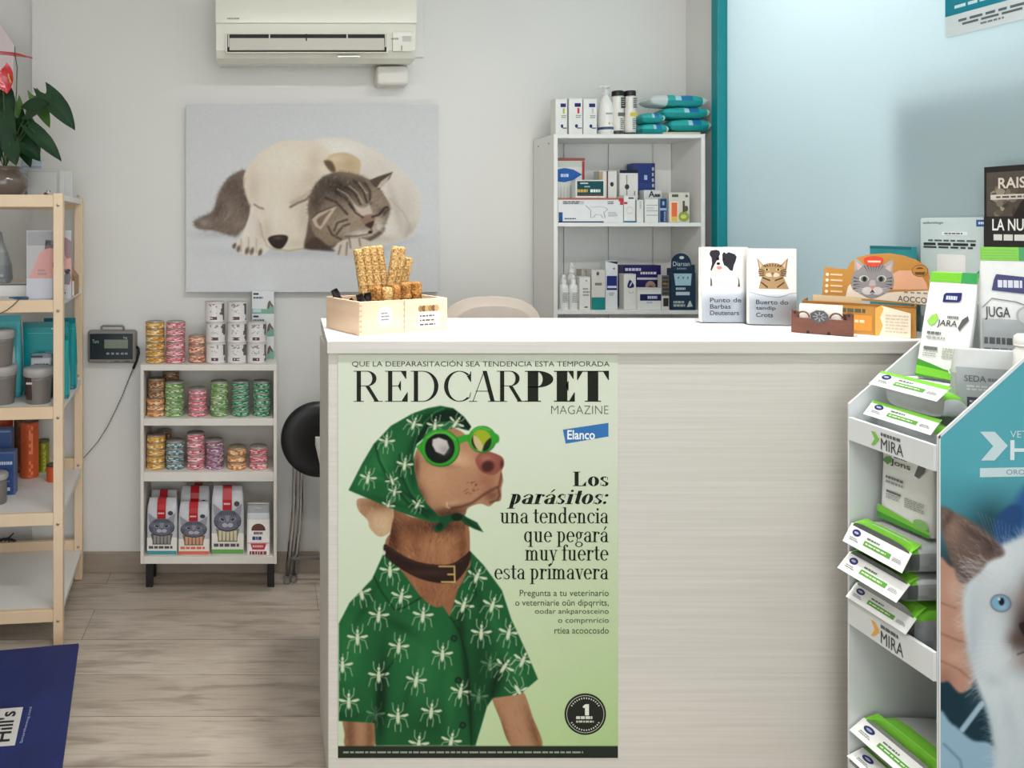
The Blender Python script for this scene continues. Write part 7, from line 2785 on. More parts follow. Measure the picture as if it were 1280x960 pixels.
def flat_pack(label, fb, ft, ya, yb, z0, z1, depth, greens, tub=False):
    """a flat pack lying with its printed end towards the front (-x). fb, ft: (x, z) of the lower and upper edge of the end flap"""
    t = thing('food_pack', (fb[0] + depth / 2, (ya + yb) / 2, z0), label, 'food pack', 'flat food packs in the stand')
    mb = MB()
    mb.ink = FILM
    n = 14
    xs0 = max(fb[0], ft[0] - .008) + .006
    h = z1 - z0
    rings = []
    for q in range(n + 1):
        u = q / n
        x = xs0 + depth * u
        hz = h * (.80 + .2 * math.sin(PI * min(1, u * 1.1 + .12)) ** .5) * (1 - .5 * u ** 6)
        pts = []
        for k in range(28):
            a = 2 * PI * (k + .5) / 28
            c, s_ = math.cos(a), math.sin(a)
            wv = 1 - .012 * math.sin(9 * u + k)
            taper = (.86 + .07 * s_) if tub else 1
            pts.append((x, (ya + yb) / 2 + (yb - ya) / 2 * taper * math.copysign(abs(c) ** .35, c) * wv, z0 + hz / 2 + hz / 2 * math.copysign(abs(s_) ** .6, s_)))
        rings.append(pts)

    def mt(i, k):
        s_ = math.sin(2 * PI * (k + .5) / 28)
        if s_ > .5:
            return LIME if i < greens else (200, 204, 203)
        if tub:
            return (206, 210, 212)
        if i == greens - 1 and s_ > -.5:
            return (96, 102, 102)
        return (168, 172, 174) if (i + k) % 3 else (156, 160, 162)
    mb.loft(rings, mt, True, True)
    mb.build('tub' if tub else 'film_body', t)
    mb = MB()
    mb.ink = FILM
    a, b = ya - .002, yb + .002
    d = Vector((ft[0] - fb[0], 0, ft[1] - fb[1]))
    nn = Vector((-d.z, 0, d.x)).normalized()
    o0 = Vector((fb[0], 0, fb[1]))
    v = []
    for off in (0, -.0012):
        for (y, k) in ((b, 0), (a, 0), (a, 1), (b, 1)):
            q = o0 + d * k + nn * off
            v.append((q.x, y, q.z))
    mb.add(v, [(0, 1, 2, 3), (4, 5, 6, 7), (0, 1, 5, 4), (1, 2, 6, 5), (2, 3, 7, 6), (3, 0, 4, 7)], (236, 238, 236))
    if not tub:                                                      # film running from the flap up to the pack
        zt = z0 + h * .93
        q = [(ft[0], b - .002, ft[1]), (ft[0], a + .002, ft[1]), (xs0 + .03, a + .008, zt + .004), (xs0 + .03, b - .008, zt + .004)]
        mb.add(q + [(x, y, z_ - .001) for x, y, z_ in q], [(0, 1, 2, 3), (4, 5, 6, 7), (0, 1, 5, 4), (2, 3, 7, 6)], LIME)
    fr = Frame(v[0], Vector(v[1]) - Vector(v[0]), Vector(v[3]) - Vector(v[0]), nn if nn.x < 0 else -nn)
    mb.poly(fr, [(.0, .84), (1, .78), (1, 1), (0, 1)], LIME, .0004) if tub else None
    mb.ell(fr, .15, .66, .07, .17, NV, .0006)
    mb.ell(fr, .15, .66, .04, .06, (170, 176, 206), .0009, 10)
    mb.lines(fr, .08, .24, .24, .42, 2, (130, 134, 134), 4, .5)
    mb.lines(fr, .34, .60, .6, .72, 1, (104, 120, 96), 6, .7)
    mb.rect(fr, .32, .28, .76, .52, (92, 158, 66), .0006)
    mb.lines(fr, .35, .34, .72, .46, 1, (214, 232, 200), 7, .6, .0009)
    mb.lines(fr, .8, .28, .95, .48, 3, (150, 152, 152), 8, .5)
    o = mb.build('printed_flap', t)
    o['label'] = 'white printed end flap with green bar and navy logo'
    return t


def pxy(px, Y):
    return (px - X0) / F * Y


# top compartment
ya, yb = 1.645, 1.809
flat_pack('lower flat food tray behind the upper front lip of the stand', (1.408, .944), (1.432, .976), 1.625, 1.803, .892, .962, .060, 14, True)
flat_pack('upper flat food tray with green edge in the top compartment of the stand', (1.421, 1.015), (1.452, 1.045), 1.625, 1.803, .972, 1.03, .056, 14, True)
# middle compartment
flat_pack('lowest of three flat food packs stacked in the middle compartment', (1.372, .512), (1.396, .546), ya, yb, .456, .570, .29, 4)
flat_pack('second highest flat food pack in the middle compartment', (1.352, .580), (1.382, .619), ya, yb, .573, .632, .31, 1)
flat_pack('top flat food pack under the standing bag in the middle compartment', (1.364, .643), (1.386, .686), ya, yb, .635, .700, .30, 1)
# bottom compartment
flat_pack('lower flat food pack at the bottom of the stand', (1.374, .136), (1.412, .156), 1.60, yb, .086, .160, .30, 3)
flat_pack('top flat food pack with green film in the bottom compartment', (1.380, .197), (1.414, .227), 1.60, yb, .163, .243, .29, 3)


def stand_bag(name, label, base, ea, w, d, h, lean, art, cols, seal=True, crimp=.07):
    """standing bag: base centre of its front, facing direction angle ea (0 = facing the camera), leaning back"""
    Mx = Matrix.Translation(base) @ Matrix.Rotation(ea, 4, 'Z') @ Matrix.Rotation(-lean, 4, 'X')
    t = thing(name, Vector(base) + Vector((0, d / 2, 0)), label, 'bag', 'food bags in the stand')
    mb = MB(Mx)
    mb.ink = FILM
    rings = []
    for v, fx, fy in ((0, .94, .92), (.03, 1, 1), (.3, 1.0, 1), (.6, 1.0, .86), (.8, .97, .55), (.9, .95, .22), (.93, .95, .1)):
        rings.append(srect(0, d / 2 * fy + d * .02, v * h, w / 2 * fx, d / 2 * fy, 28, 6))
    mb.loft(rings, cols)
    fr = Frame((-w / 2, d * .02 - .0008, 0), (w, 0, 0), (0, 0, h), (0, -1, 0))
    art(mb, fr)
    mb.build('pouch', t)
    if seal:
        mb = MB(Mx)
        mb.ink = FILM
        mb.box(-w * .475, w * .475, d * .02 - .0012, d * .02 + .0032, h * .90, h * 1.0, LIME, .0008)
        mb.rect(Frame((-w / 2, d * .02 - .0014, 0), (w, 0, 0), (0, 0, h), (0, -1, 0)), .66, .90, .97, 1.0, (56, 150, 84), .0002)
        for k in range(4):
            mb.rect(Frame((-w / 2, d * .02 - .0014, 0), (w, 0, 0), (0, 0, h), (0, -1, 0)), .04, .915 + .02 * k, .64, .918 + .02 * k, (104, 176, 50), .0002)
        o = mb.build('seal_strip', t)
        o['label'] = 'green sealed top strip'
    return t


WH, GY = (232, 233, 231), (172, 176, 176)


def art_a(mb, fr):
    mb.poly(fr, [(.03, .0), (.97, .0), (.97, .08), (.6, .09), (.3, .13), (.03, .16)], LIMD, .0012)
    mb.poly(fr, [(.03, .02), (.9, .0), (.97, .05), (.6, .075), (.03, .10)], LIME, .0014)
    mb.ell(fr, .8, .09, .12, .04, (226, 230, 226), .0018, 20)
    mb.ell(fr, .8, .09, .09, .028, (110, 160, 90), .002, 20)
    mb.poly(fr, [(.36, .71), (.68, .72), (.72, .74), (.72, .81), (.40, .80), (.36, .78)], NV, .0014)
    mb.lines(fr, .42, .735, .66, .775, 1, (206, 210, 226), 3, .9, .0018)
    mb.poly(fr, [(.1, .52), (.18, .58), (.28, .60), (.33, .56), (.27, .50), (.2, .48)], (150, 206, 90), .0014)
    mb.text(fr, 'JARA', .32, .47, .72, .545, (70, 74, 74), .0016, .01)
    mb.poly(fr, [(.74, .48), (.8, .56), (.9, .6), (.93, .56), (.84, .5), (.78, .45)], (90, 92, 90), .0014)
    mb.lines(fr, .5, .56, .74, .59, 1, (120, 122, 122), 4, .8, .0016)
    mb.lines(fr, .14, .4, .48, .43, 1, (110, 114, 112), 5, .8, .0016)
    mb.lines(fr, .14, .36, .62, .385, 1, (160, 164, 162), 6, .7, .0016)
    mb.rect(fr, .12, .255, .4, .285, (110, 112, 110), .0014)
    mb.lines(fr, .12, .19, .42, .25, 3, (170, 172, 170), 7, .5, .0016)
    mb.lines(fr, .5, .19, .88, .29, 4, (176, 182, 166), 8, .6, .0016)


def art_b(mb, fr):
    mb.poly(fr, [(.2, .68), (.76, .66), (.82, .68), (.84, .78), (.28, .80), (.24, .76)], NV, .0014)
    mb.lines(fr, .3, .70, .74, .76, 1, (214, 218, 230), 3, .9, .0018)
    mb.text(fr, 'JUGA', .08, .46, .5, .56, (56, 60, 62), .0016, .01)
    mb.line(fr, [(.04, .55), (.2, .62), (.6, .6), (.95, .55)], .008, (120, 124, 124), .0016)
    mb.ell(fr, .76, .5, .16, .07, (176, 180, 180), .0014, 20)
    mb.ell(fr, .76, .5, .13, .055, (206, 208, 206), .0016, 20)
    mb.rect(fr, .04, .18, .96, .47, (176, 182, 184), .001)
    mb.lines(fr, .06, .28, .7, .34, 1, (90, 94, 96), 4, .8, .0016)
    mb.lines(fr, .06, .22, .6, .26, 1, (110, 114, 116), 5, .8, .0016)


def art_c(mb, fr):
    mb.rect(fr, .03, .02, .97, .68, (164, 170, 171), .0008)
    mb.text(fr, 'SEDA', .16, .50, .52, .58, (96, 100, 100), .0014, .01)
    mb.lines(fr, .55, .51, .84, .56, 1, (120, 124, 124), 3, .8, .0014)
    mb.lines(fr, .2, .38, .8, .46, 2, (200, 204, 204), 4, .6, .0014)
    mb.rect(fr, .2, .14, .9, .3, (70, 74, 84), .0012)
    mb.lines(fr, .24, .17, .8, .27, 2, (180, 184, 190), 5, .6, .0016)
    mb.ell(fr, .92, .56, .06, .05, (60, 62, 64), .0014)


def art_d(mb, fr):
    mb.poly(fr, [(.0, .0), (1, .0), (1, .08), (.0, .18)], LIME, .0012)
    mb.poly(fr, [(.0, .0), (1, .0), (1, .04), (.0, .08)], LIMD, .0014)
    mb.ell(fr, .84, .13, .14, .06, (140, 190, 110), .0018, 20)
    mb.poly(fr, [(.06, .78), (.12, .84), (.2, .86), (.24, .80), (.16, .74)], (100, 150, 80), .0014)
    mb.text(fr, 'Jons', .22, .74, .6, .84, (60, 64, 64), .0016, .01)
    mb.lines(fr, .28, .86, .62, .89, 1, (70, 74, 74), 2, .9, .0016)
    mb.poly(fr, [(.68, .72), (.76, .9), (.9, .94), (.86, .8), (.76, .7)], (96, 98, 98), .0014)
    mb.lines(fr, .14, .56, .5, .6, 1, (110, 112, 112), 4, .8, .0016)
    mb.lines(fr, .14, .5, .56, .54, 1, (160, 162, 162), 6, .8, .0016)
    mb.rect(fr, .16, .38, .44, .41, (110, 112, 110), .0014)
    mb.lines(fr, .16, .30, .44, .37, 3, (160, 162, 160), 7, .5, .0016)
    mb.lines(fr, .52, .27, .92, .4, 5, (170, 172, 170), 8, .6, .0016)


zs1 = SHZ[0][0] + .0006
stand_bag('pet_food_bag', 'tall white food bag with green top leaning in the top compartment of the stand', (1.528, 1.741, 1.0395), -1.12, .092, .02, .25, .30, art_a, [WH, WH, WH, WH, WH, WH])
stand_bag('pet_food_bag', 'large white food bag with green top at the right rear of the stand', (1.662, 1.708, 1.0335), -.55, .10, .020, .305, .06, art_b, [WH, WH, WH, WH, WH, WH])
stand_bag('pet_food_bag', 'grey food bag nearest the printed side in the top compartment', (1.535, 1.634, .970), -.45, .10, .035, .165, .05, art_c, [(176, 180, 180)] * 3 + [(214, 216, 214)] * 3, False)
stand_bag('pet_food_bag', 'white food bag with green bottom standing in the middle compartment', (1.436, 1.727, .708), -1.5, .130, .045, .172, .05, art_d, [WH, WH, WH, WH, WH, WH], False)
mb = MB()
mb.box(1.508, 1.728, NY + .008, FY - .008, zs1, .966, M['card'])
mb.box(1.512, 1.728, 1.696, FY - .008, .966, 1.032, M['card'])
o = mb.build('riser')
tag(o, 'plain white stepped cardboard riser under the bags in the top compartment', 'riser')
# white jar at the right
t = thing('white_jar', (1.60, 1.622, .967), 'white rounded jar in the top right of the stand', 'jar')
mb = MB()
r = .032
c = (1.612, 1.622, .967)
mb.lathe([(r * .8, 0), (r, .01), (r, .12), (r * .9, .145), (r * .6, .158), (r * .6, .165)], c, M['white_lam'], 28)
mb.build('jar_body', t)
mb = MB()
mb.lathe([(r * .66, .1655), (r * .68, .17), (r * .66, .185), (r * .5, .19), (0, .19)], c, M['white_lam'], 28)
mb.build('lid', t)

# ================================================================ goods on the pine shelves
def sl(px, py, ly, z=None):
    """local shelf coordinates for a pixel on local depth plane ly"""
    return shelf_pt(px, py, ly)


# anthurium in a glazed pot
zt5 = lev[0] + .0005
pc = sl(6, 240, .12)
pc = SM @ Vector((pc.x, .12, zt5))
t = thing('potted_plant', pc, 'red-flowered plant in a glossy brown pot on top of the pine shelves', 'plant')
mb = MB()
kp_ = pc.y / F
R = 28 * kp_
hp_ = 36 * kp_
mb.lathe([(R * .72, 0), (R * .8, .004), (R * 1.0, hp_ * .3), (R * 1.02, hp_ * .5), (R * .93, hp_ * .72), (R * .72, hp_ * .86), (R * .68, hp_ * .92), (R * .78, hp_ * .97), (R * .78, hp_), (R * .66, hp_), (R * .62, hp_ * .9), (0, hp_ * .88)], pc, M['glaze'], 40)
mb.build('pot', t)
mb = MB()
mb.lathe([(R * .61, hp_ * .9), (R * .3, hp_ * .95), (0, hp_ * .97)], pc, M['soil'], 20, cap=False)
mb.build('soil', t)


def leaf(base, tip, width, normal, mat, name, fold=.25, lobes=True, curl=.12):
    """heart-shaped leaf from its stalk end to the tip"""
    base, tip = Vector(base), Vector(tip)
    ax = tip - base
    L = ax.length
    ax.normalize()
    nrm = Vector(normal)
    nrm = (nrm - ax * nrm.dot(ax)).normalized()
    sd = ax.cross(nrm)
    n, m = 14, 5
    v, f = [], []
    for i in range(n + 1):
        u = i / n
        w = width * (math.sin(PI * min(1, (u * .9 + .1)) ** .75) ** .8) * (1.05 if u < .3 else 1)
        if i == n:
            w = 0.0005
        for j in range(-m, m + 1):
            s_ = j / m
            back = -(.22 * L * abs(s_) ** 1.5 * max(0, 1 - u * 2.4)) if lobes else 0
            z_ = fold * width * abs(s_) ** 1.3 - curl * L * (u ** 2) + .03 * width * math.sin(u * 9 + 3 * s_)
            v.append(base + ax * (u * L + back) + sd * (s_ * w) + nrm * z_)
    k = 2 * m + 1
    b = len(v)
    v += [p - nrm * .0008 for p in v]
    for i in range(n):
        for j in range(k - 1):
            a = i * k + j
            f.append((a, a + 1, a + k + 1, a + k))
            f.append((b + a, b + a + k, b + a + k + 1, b + a + 1))
    mb = MB()
    mb.add(v, f, mat, True)
    return mb.build(name, t)


soil = pc + Vector((0, 0, hp_ * .94))
LV = [((57, 117), (94, 159.5), .034, .10, 'leaf', (.35, -.85, .4)), ((34, 140), (60, 128), .034, .06, 'leaf', (0, -.9, .45)), ((44, 120), (62, 158), .022, .14, 'leaf_pale', (.2, -.9, .3)), ((38, 160), (77, 198), .026, .04, 'leaf', (.4, -.8, .4)),
      ((22, 148), (28, 200), .030, .10, 'leaf', (-.1, -.95, .2)), ((4, 140), (14, 190), .034, .02, 'leaf', (-.2, -.95, .2)), ((2, 112), (14, 150), .03, .08, 'leaf', (.1, -.9, .4)), ((20, 128), (26, 166), .02, .16, 'leaf_pale', (.1, -.95, .3)),
      ((28, 178), (50, 200), .026, .05, 'leaf', (.2, -.85, .4)), ((12, 178), (20, 206), .024, .0, 'leaf', (.1, -.95, .2)), ((24, 168), (38, 208), .024, .08, 'leaf', (.2, -.9, .2)), ((-6, 150), (-2, 200), .034, .06, 'leaf', (-.3, -.9, .2)), ((30, 150), (50, 190), .026, .12, 'leaf_pale', (.2, -.9, .3)),
      ((-14, 120), (-30, 158), .034, .06, 'leaf', (-.5, -.8, .3)), ((-24, 160), (-44, 196), .03, .02, 'leaf', (-.5, -.8, .3))]
for i, (b0, e0, w, dy, mt_, nr) in enumerate(LV):
    yy = pc.y - .05 + dy
    B_, T_ = P(*b0, yy), P(*e0, yy - .03)
    leaf(B_, T_, w * 1.15, nr, M[mt_], 'leaf')
    mb = MB()
    mid = (soil + B_) / 2 + Vector((.0, .0, .02))
    mb.tube([soil, mid, B_, B_ + (T_ - B_) * .15], .0022, M['stem'], 6)
    mb.build('stem', t)
for i, (c, e, w, nr, sp) in enumerate((((-6, 66), (40.5, 70.5), .021, (.05, -.45, .9), None), ((2, 86), (9, 117), .032, (.25, -.95, .1), ((10, 92), (13.5, 104))))):
    yy = pc.y - .02
    B_, T_ = P(*c, yy), P(*e, yy)
    fl = leaf(B_, T_, w, nr, M['spathe'], 'flower', .12, True, .05)
    mb = MB()
    top = P(22, 62, yy) if i == 0 else B_
    if i == 0:
        mb.tube([soil, P(20, 130, yy), P(21.5, 84, yy), P(19, 70, yy), P(18.5, 58, yy)], [.0024, .0022, .002, .002, .0012], M['stem'], 6)
    else:
        mb.tube([soil, P(6, 160, yy + .01), P(4, 110, yy + .01), B_], .002, M['stem'], 6)
    mb.build('flower_stem', t)
    if sp:
        mb = MB()
        mb.tube([P(*sp[0], yy - .012), P(*sp[1], yy - .016)], [.0022, .0035], material('spadix', (226, 186, 96), .6, var=.2, scale=200, bump=.5), 8)
        mb.build('spadix', t)

# small figurine
f0 = sl(60, 242, .10)
fc = SM @ Vector((f0.x, .10, zt5))
t = thing('figurine', fc, 'tiny brown and cream figurine on the corner of the pine shelf top', 'figurine')
br, cr = material('brown_ceramic', (120, 72, 56), .35, var=.3, scale=40), material('cream_ceramic', (226, 214, 196), .35, var=.1)
mb = MB()
s_ = .0026
mb.lathe([(2.6 * s_, 0), (3.2 * s_, 1.2 * s_), (3.0 * s_, 3 * s_), (2 * s_, 4.4 * s_), (0, 4.6 * s_)], fc + Vector((-.006, 0, 0)), br, 14)
mb.build('body', t)
mb = MB()
mb.lathe([(0, 0), (1.8 * s_, .6 * s_), (2.3 * s_, 2 * s_), (1.8 * s_, 3.4 * s_), (0, 4 * s_)], fc + Vector((.002, -.003, 2 * s_)), cr, 14)
mb.build('head', t)
for sg in (-1, 1):
    mb = MB()
    mb.lathe([(0, 0), (.9 * s_, .4 * s_), (.8 * s_, 1.4 * s_), (0, 2 * s_)], fc + Vector((.002 + sg * 1.9 * s_, -.001, 4.9 * s_)), br, 10)
    mb.build('ear', t)


# boxes behind the pot and the tilted sheet
def shelf_box(name, label, cat, pxa, pxb, pt, ly, d, z0, col, dec=None, group=None, ink=INK, rot=0.0):
    a, b = sl(pxa, pt, ly), sl(pxb, pt, ly)
    z1 = a.z * .5 + b.z * .5
    mb = MB(SM @ rotz(rot, ((a.x + b.x) / 2, ly, 0)))
    mb.ink = ink
    mb.box(a.x, b.x, ly, ly + d, z0, z1, col, .0015)
    fr = Frame((a.x, ly, z0), (b.x - a.x, 0, 0), (0, 0, z1 - z0), (0, -1, 0))
    if dec:
        dec(mb, fr)
    return tag(mb.build(name), label, cat, group)


shelf_box('cardboard_box', 'light grey box standing behind the plant pot', 'box', 34, 70.5, 211.5, .22, .06, zt5, (196, 194, 190), lambda mb, fr: mb.rect(fr, .0, .9, 1, .94, (180, 178, 174)))
shelf_box('folder', 'white and grey folder standing upright behind the grey box', 'folder', 72, 90, 214, .32, .03, zt5, (226, 225, 222), lambda mb, fr: mb.rect(fr, .45, 0, 1, 1, (206, 206, 205)))
shelf_box('packet', 'pale blue grey packet behind the plant leaves', 'packet', 26, 52, 200, .30, .04, zt5, (186, 196, 204), lambda mb, fr: [mb.rect(fr, 0, .2 + .2 * k, 1, .24 + .2 * k, (160, 170, 180)) for k in range(4)])
a = sl(-20, 0, .4)
mb = MB()
q = [(-34, 10), (0, 30), (18, 57), (10, 216), (-34, 216)]
yy = 2.93
mb.prism([(Xat(p[0], yy), max(Zat(p[1], yy), zt5)) for p in q], 'y', yy, yy + .004, (222, 206, 208))
tag(mb.build('cardboard_sheet'), 'pale pink cardboard sheet leaning behind the plant', 'cardboard sheet')

# second level
z = lev[1] + .0005


def g1(mb, fr):
    mb.rect(fr, 0, 0, 1, 1, (186, 184, 188), .0004)
    mb.poly(fr, [(.05, .3), (1, .2), (1, .62), (.85, .68), (.5, .74), (.3, .68)], (212, 160, 154), .0006)
    mb.rect(fr, .0, .0, .62, .3, (198, 200, 212), .0007)
    mb.poly(fr, [(.4, .72), (.5, .74), (.72, .73), (.84, .62), (.84, .72), (.66, .85), (.42, .86)], (120, 108, 112), .0008)
    mb.poly(fr, [(.62, .9), (.7, .92), (.78, .86), (.76, .7), (.86, .56), (.8, .56), (.68, .7)], (40, 30, 36), .001)
    mb.poly(fr, [(.72, .86), (.86, .9), (1, .84), (1, .6), (.9, .58), (.8, .7)], (150, 122, 126), .0009)
    mb.rect(fr, .58, .46, .82, .535, (196, 44, 48), .001)
    mb.lines(fr, .62, .485, .79, .51, 1, (240, 220, 220), 3, .9, .0012)
    mb.poly(fr, [(.6, .24), (.74, .42), (.95, .44), (1, .3), (.95, .2)], (120, 118, 126), .001)
    for k in range(9):
        rr = random.Random(k)
        mb.ell(fr, rr.uniform(.66, .95), rr.uniform(.24, .42), .05, .02, ((70, 66, 74), (196, 192, 198))[k % 2], .0012, 10)
    mb.lines(fr, .25, .34, .45, .44, 2, (170, 140, 146), 4, .6, .001)
    mb.lines(fr, .62, .06, .92, .15, 2, (90, 92, 120), 5, .6, .001)
    mb.line(fr, [(.58, .0), (.58, .3)], .008, (120, 124, 140), .001)
    mb.rect(fr, .02, .78, .58, .985, (160, 160, 164), .0008)


shelf_box('picture_carton', 'tall grey and pink picture carton on the second pine shelf', 'box', 33.5, 89, 288, .05, .03, z, (150, 150, 156), g1, None, INK, .06)
a = sl(86, 380, .15)
mb = MB(SM)
q = [(78, 321), (94.5, 346), (94.5, 362), (78, 362)]
pts = []
for p_ in q:
    w = sl(p_[0], p_[1], .18)
    pts.append((w.x, max(w.z, z)))
pts = [(pts[0][0] - .02, pts[0][1] + .02)] + pts[1:2] + [(pts[1][0], z), (pts[0][0] - .02, z)]
mb.prism(pts, 'y', .16, .26, (150, 112, 66))
fr = Frame((0, .16, 0), (1, 0, 0), (0, 0, 1), (0, -1, 0))
mb.poly(fr, [(pts[0][0], z + .0), (pts[1][0] - .002, z), (pts[1][0] - .002, z + .05), (pts[1][0] - .02, z + .055), (pts[1][0] - .022, z + .04), (pts[0][0], z + .075)], (232, 228, 226), .0006)
tag(mb.build('slanted_box'), 'slant-topped brown and white box behind the front post', 'box')
# plinth board, bag and pen
mb = MB(SM)
w0, w1 = sl(-40, 355, .14), sl(34, 355, .14)
mb.box(w0.x, w1.x, .14, .30, z, w1.z, M['white_lam'], .001)
mb.box(w0.x, w1.x, .139, .14, w1.z - .004, w1.z, (96, 84, 74))
tag(mb.build('low_box'), 'low white box with dark front edge on the second pine shelf', 'box')
bz = w1.z + .0005
w = sl(-14, 330, .2)
bc = Vector((w.x, .21, bz))
wr = sl(14.5, 340, .2).x - w.x
zt6 = sl(0, 290, .2).z
mb = MB(SM)
mb.ink = FILM
hB = zt6 - bz
rings = [srect(bc.x, bc.y, bz + v * hB, wr * fx, .035 * fy, 24, 4) for v, fx, fy in ((0, .9, .9), (.08, 1, 1), (.35, .95, 1), (.6, .78, .8), (.8, .62, .5), (1, .54, .14))]
mb.loft(rings, [(128, 132, 134), (124, 128, 130), (140, 144, 146), (160, 163, 164), (150, 152, 154)])
mb.lines(Frame((bc.x - wr * .9, bc.y - .0362, bz), (wr * 1.8, 0, 0), (0, 0, hB), (0, -1, 0)), .1, .1, .95, .3, 2, (170, 176, 180), 4, .5)
tag(mb.build('grey_bag'), 'grey foil bag narrowing upwards, standing on the low white box', 'bag')
mb = MB(SM)
p0, p1 = sl(10, 369, .02), sl(35, 373.5, .02)
mb.tube([(p0.x, .035, z + .006), ((p0.x + p1.x) / 2, .03, z + .005), (p1.x, .022, z + .005)], [.002, .0045, .0045], material('blue_pen', (40, 84, 124), .3, var=.1), 8)
tag(mb.build('pen'), 'blue pen lying on the edge of the second pine shelf', 'pen')
mb = MB(SM)
ps = [sl(*q, -.004) for q in ((23, 375), (16, 382), (8, 388), (-4, 394), (-16, 398))]
mb.tube([(ps[0].x, .01, z + .002)] + [(q.x, -.004, q.z) for q in ps], .0016, material('brown_wire', (92, 74, 60), .5, var=.1), 6)
tag(mb.build('wire'), 'thin brown wire hanging over the front of the second pine shelf', 'wire')

# third level: teal bags and grey tubs
z = lev[2] + .0005


def teal_bag(label, pxa, pxb, ptop, ly, d, c1, c2, art=None, lean=0.0, flat=False):
    a, b = sl(pxa, ptop, ly), sl(pxb, ptop, ly)
    h = a.z - z
    cx, hx_ = (a.x + b.x) / 2, (b.x - a.x) / 2
    t = thing('pouch_bag', SM @ Vector((cx, ly + d / 2, z)), label, 'bag', 'teal pouch bags')
    mb = MB(SM)
    mb.ink = FILM
    rings = [srect(cx + lean * v, ly + d / 2 * fy, z + v * h, hx_ * fx, d / 2 * fy, 28, 6) for v, fx, fy in ((0, .97, .9), (.06, 1, 1), (.35, 1, .95), (.62, 1, .7), (.85, 1, .3), (.93, 1, .1), (1, 1, .06))]
    mb.loft(rings, [c2, c1, c1, c1, c1, c2])
    fr = Frame((a.x, ly - .0006, z), (b.x - a.x, 0, 0), (0, 0, h), (0, -1, 0))
    if art:
        art(mb, fr)
    mb.build('film_body', t)
    mb = MB(SM)
    mb.ink = FILM
    mb.box(cx - hx_ + lean, cx + hx_ + lean, ly - .0012, ly + .0022, z + h * .93, z + h * 1.004, c2, .0005)
    mb.build('seal_strip', t)


T1, T2, T3 = (12, 150, 156), (8, 122, 130), (92, 194, 202)


def ta(mb, fr):
    mb.rect(fr, .1, .845, .96, .853, (90, 190, 190), .0008)
    mb.rect(fr, .62, .9, .7, .92, (190, 224, 224), .0008)
    mb.lines(fr, .5, .56, .75, .6, 1, (150, 214, 214), 4, .8, .001)


def tb(mb, fr):
    mb.rect(fr, .3, .0, .8, .62, (206, 218, 220), .0008)
    mb.ell(fr, .5, .45, .1, .06, (150, 176, 182), .001)
    mb.ell(fr, .5, .28, .12, .05, (90, 150, 160), .001)
    mb.rect(fr, .3, .0, .8, .12, (40, 130, 150), .001)


teal_bag('dark teal bag farthest back on the third pine shelf', 55, 94.5, 398, .27, .06, T1, T2, ta)
teal_bag('large teal bag in the middle of the third pine shelf', 28.5, 86, 403, .19, .06, T1, T2, ta)
teal_bag('slim teal bag nearest the front post on the third pine shelf', 66, 85.5, 420, .12, .05, (20, 164, 168), T2, None)
teal_bag('pale turquoise bag with white label at the left of the third pine shelf', -8, 25.5, 395, .16, .07, T3, (60, 172, 182), tb)
# silver pack
a, b = sl(37, 447, .13), sl(64, 447, .13)
mb = MB(SM)
mb.ink = FILM
h = sl(50, 443, .13).z - z
cx = (a.x + b.x) / 2
mb.loft([srect(cx, .156, z + v * h, (b.x - a.x) / 2 * fx, .022 * fy, 24, 5) for v, fx, fy in ((0, .95, .9), (.1, 1, 1), (.7, 1, .9), (.9, .98, .6), (1, .9, .3))], [(120, 96, 88), (150, 140, 138), (200, 202, 206), (150, 156, 166)])
fr = Frame((a.x, .1332, z), (b.x - a.x, 0, 0), (0, 0, h), (0, -1, 0))
mb.lines(fr, .2, .7, .9, .8, 1, (96, 96, 104), 4, .8)
mb.rect(fr, .05, .93, .6, .97, (40, 60, 70), .001)
tag(mb.build('silver_pack'), 'silver snack pack behind the grey tub on the third pine shelf', 'packet')


def tub(label, px, pt, pb, wpx, ly, z0=None):
    c = sl(px, pb, ly)
    zb0 = z if z0 is None else z0
    top = sl(px, pt, ly).z
    k = (SM @ c).y / F
    r = wpx / 2 * k
    h = top - zb0
    ctr = SM @ Vector((c.x, ly + r, zb0))
    t = thing('snack_tub', ctr, label, 'tub', 'grey snack tubs')
    gm = (118, 112, 108)
    mb = MB()
    mb.ink = FILM
    prof = [(r * .80, 0), (r * .82, .02 * h)] + [(r * (.82 + .14 * i / 10 + (.012 if i % 2 else 0)), h * (.05 + .07 * i)) for i in range(10)] + [(r * .97, .76 * h)]
    mb.lathe(prof, ctr, lambda i, k_: (70, 52, 44) if (i > 2 and 14 <= k_ <= 19) else gm, 28)
    fr = Frame(ctr + Vector((-r * .55, -r * .99, h * .45)), (r * .5, 0, 0), (0, 0, h * .25), (0, -1, 0))
    mb.lines(fr, .0, .5, .9, .8, 1, (206, 204, 200), 3, .8)
    mb.build('cup', t)
    mb = MB()
    mb.lathe([(r * .98, .762 * h), (r * 1.04, .78 * h), (r * 1.04, .95 * h), (r * .98, h), (r * .5, h * 1.005), (0, h * 1.005)], ctr, material('grey_lid', (168, 164, 162), .4, var=.05) if 'glid' not in M else M['glid'], 28)
    M['glid'] = mb.mats[0]
    mb.build('lid', t)
    return ctr.z + h * 1.008


tub('grey snack tub in front of the silver pack on the third pine shelf', 44.5, 462, 505, 36, .03)
zz = tub('lower of two stacked grey snack tubs on the third pine shelf', -2, 460, 505, 37, .03)
tub('upper of two stacked grey snack tubs on the third pine shelf', -3, 414, 460, 33, .034, zz + .0008)

# fourth level: canisters
z = lev[3] + .0005


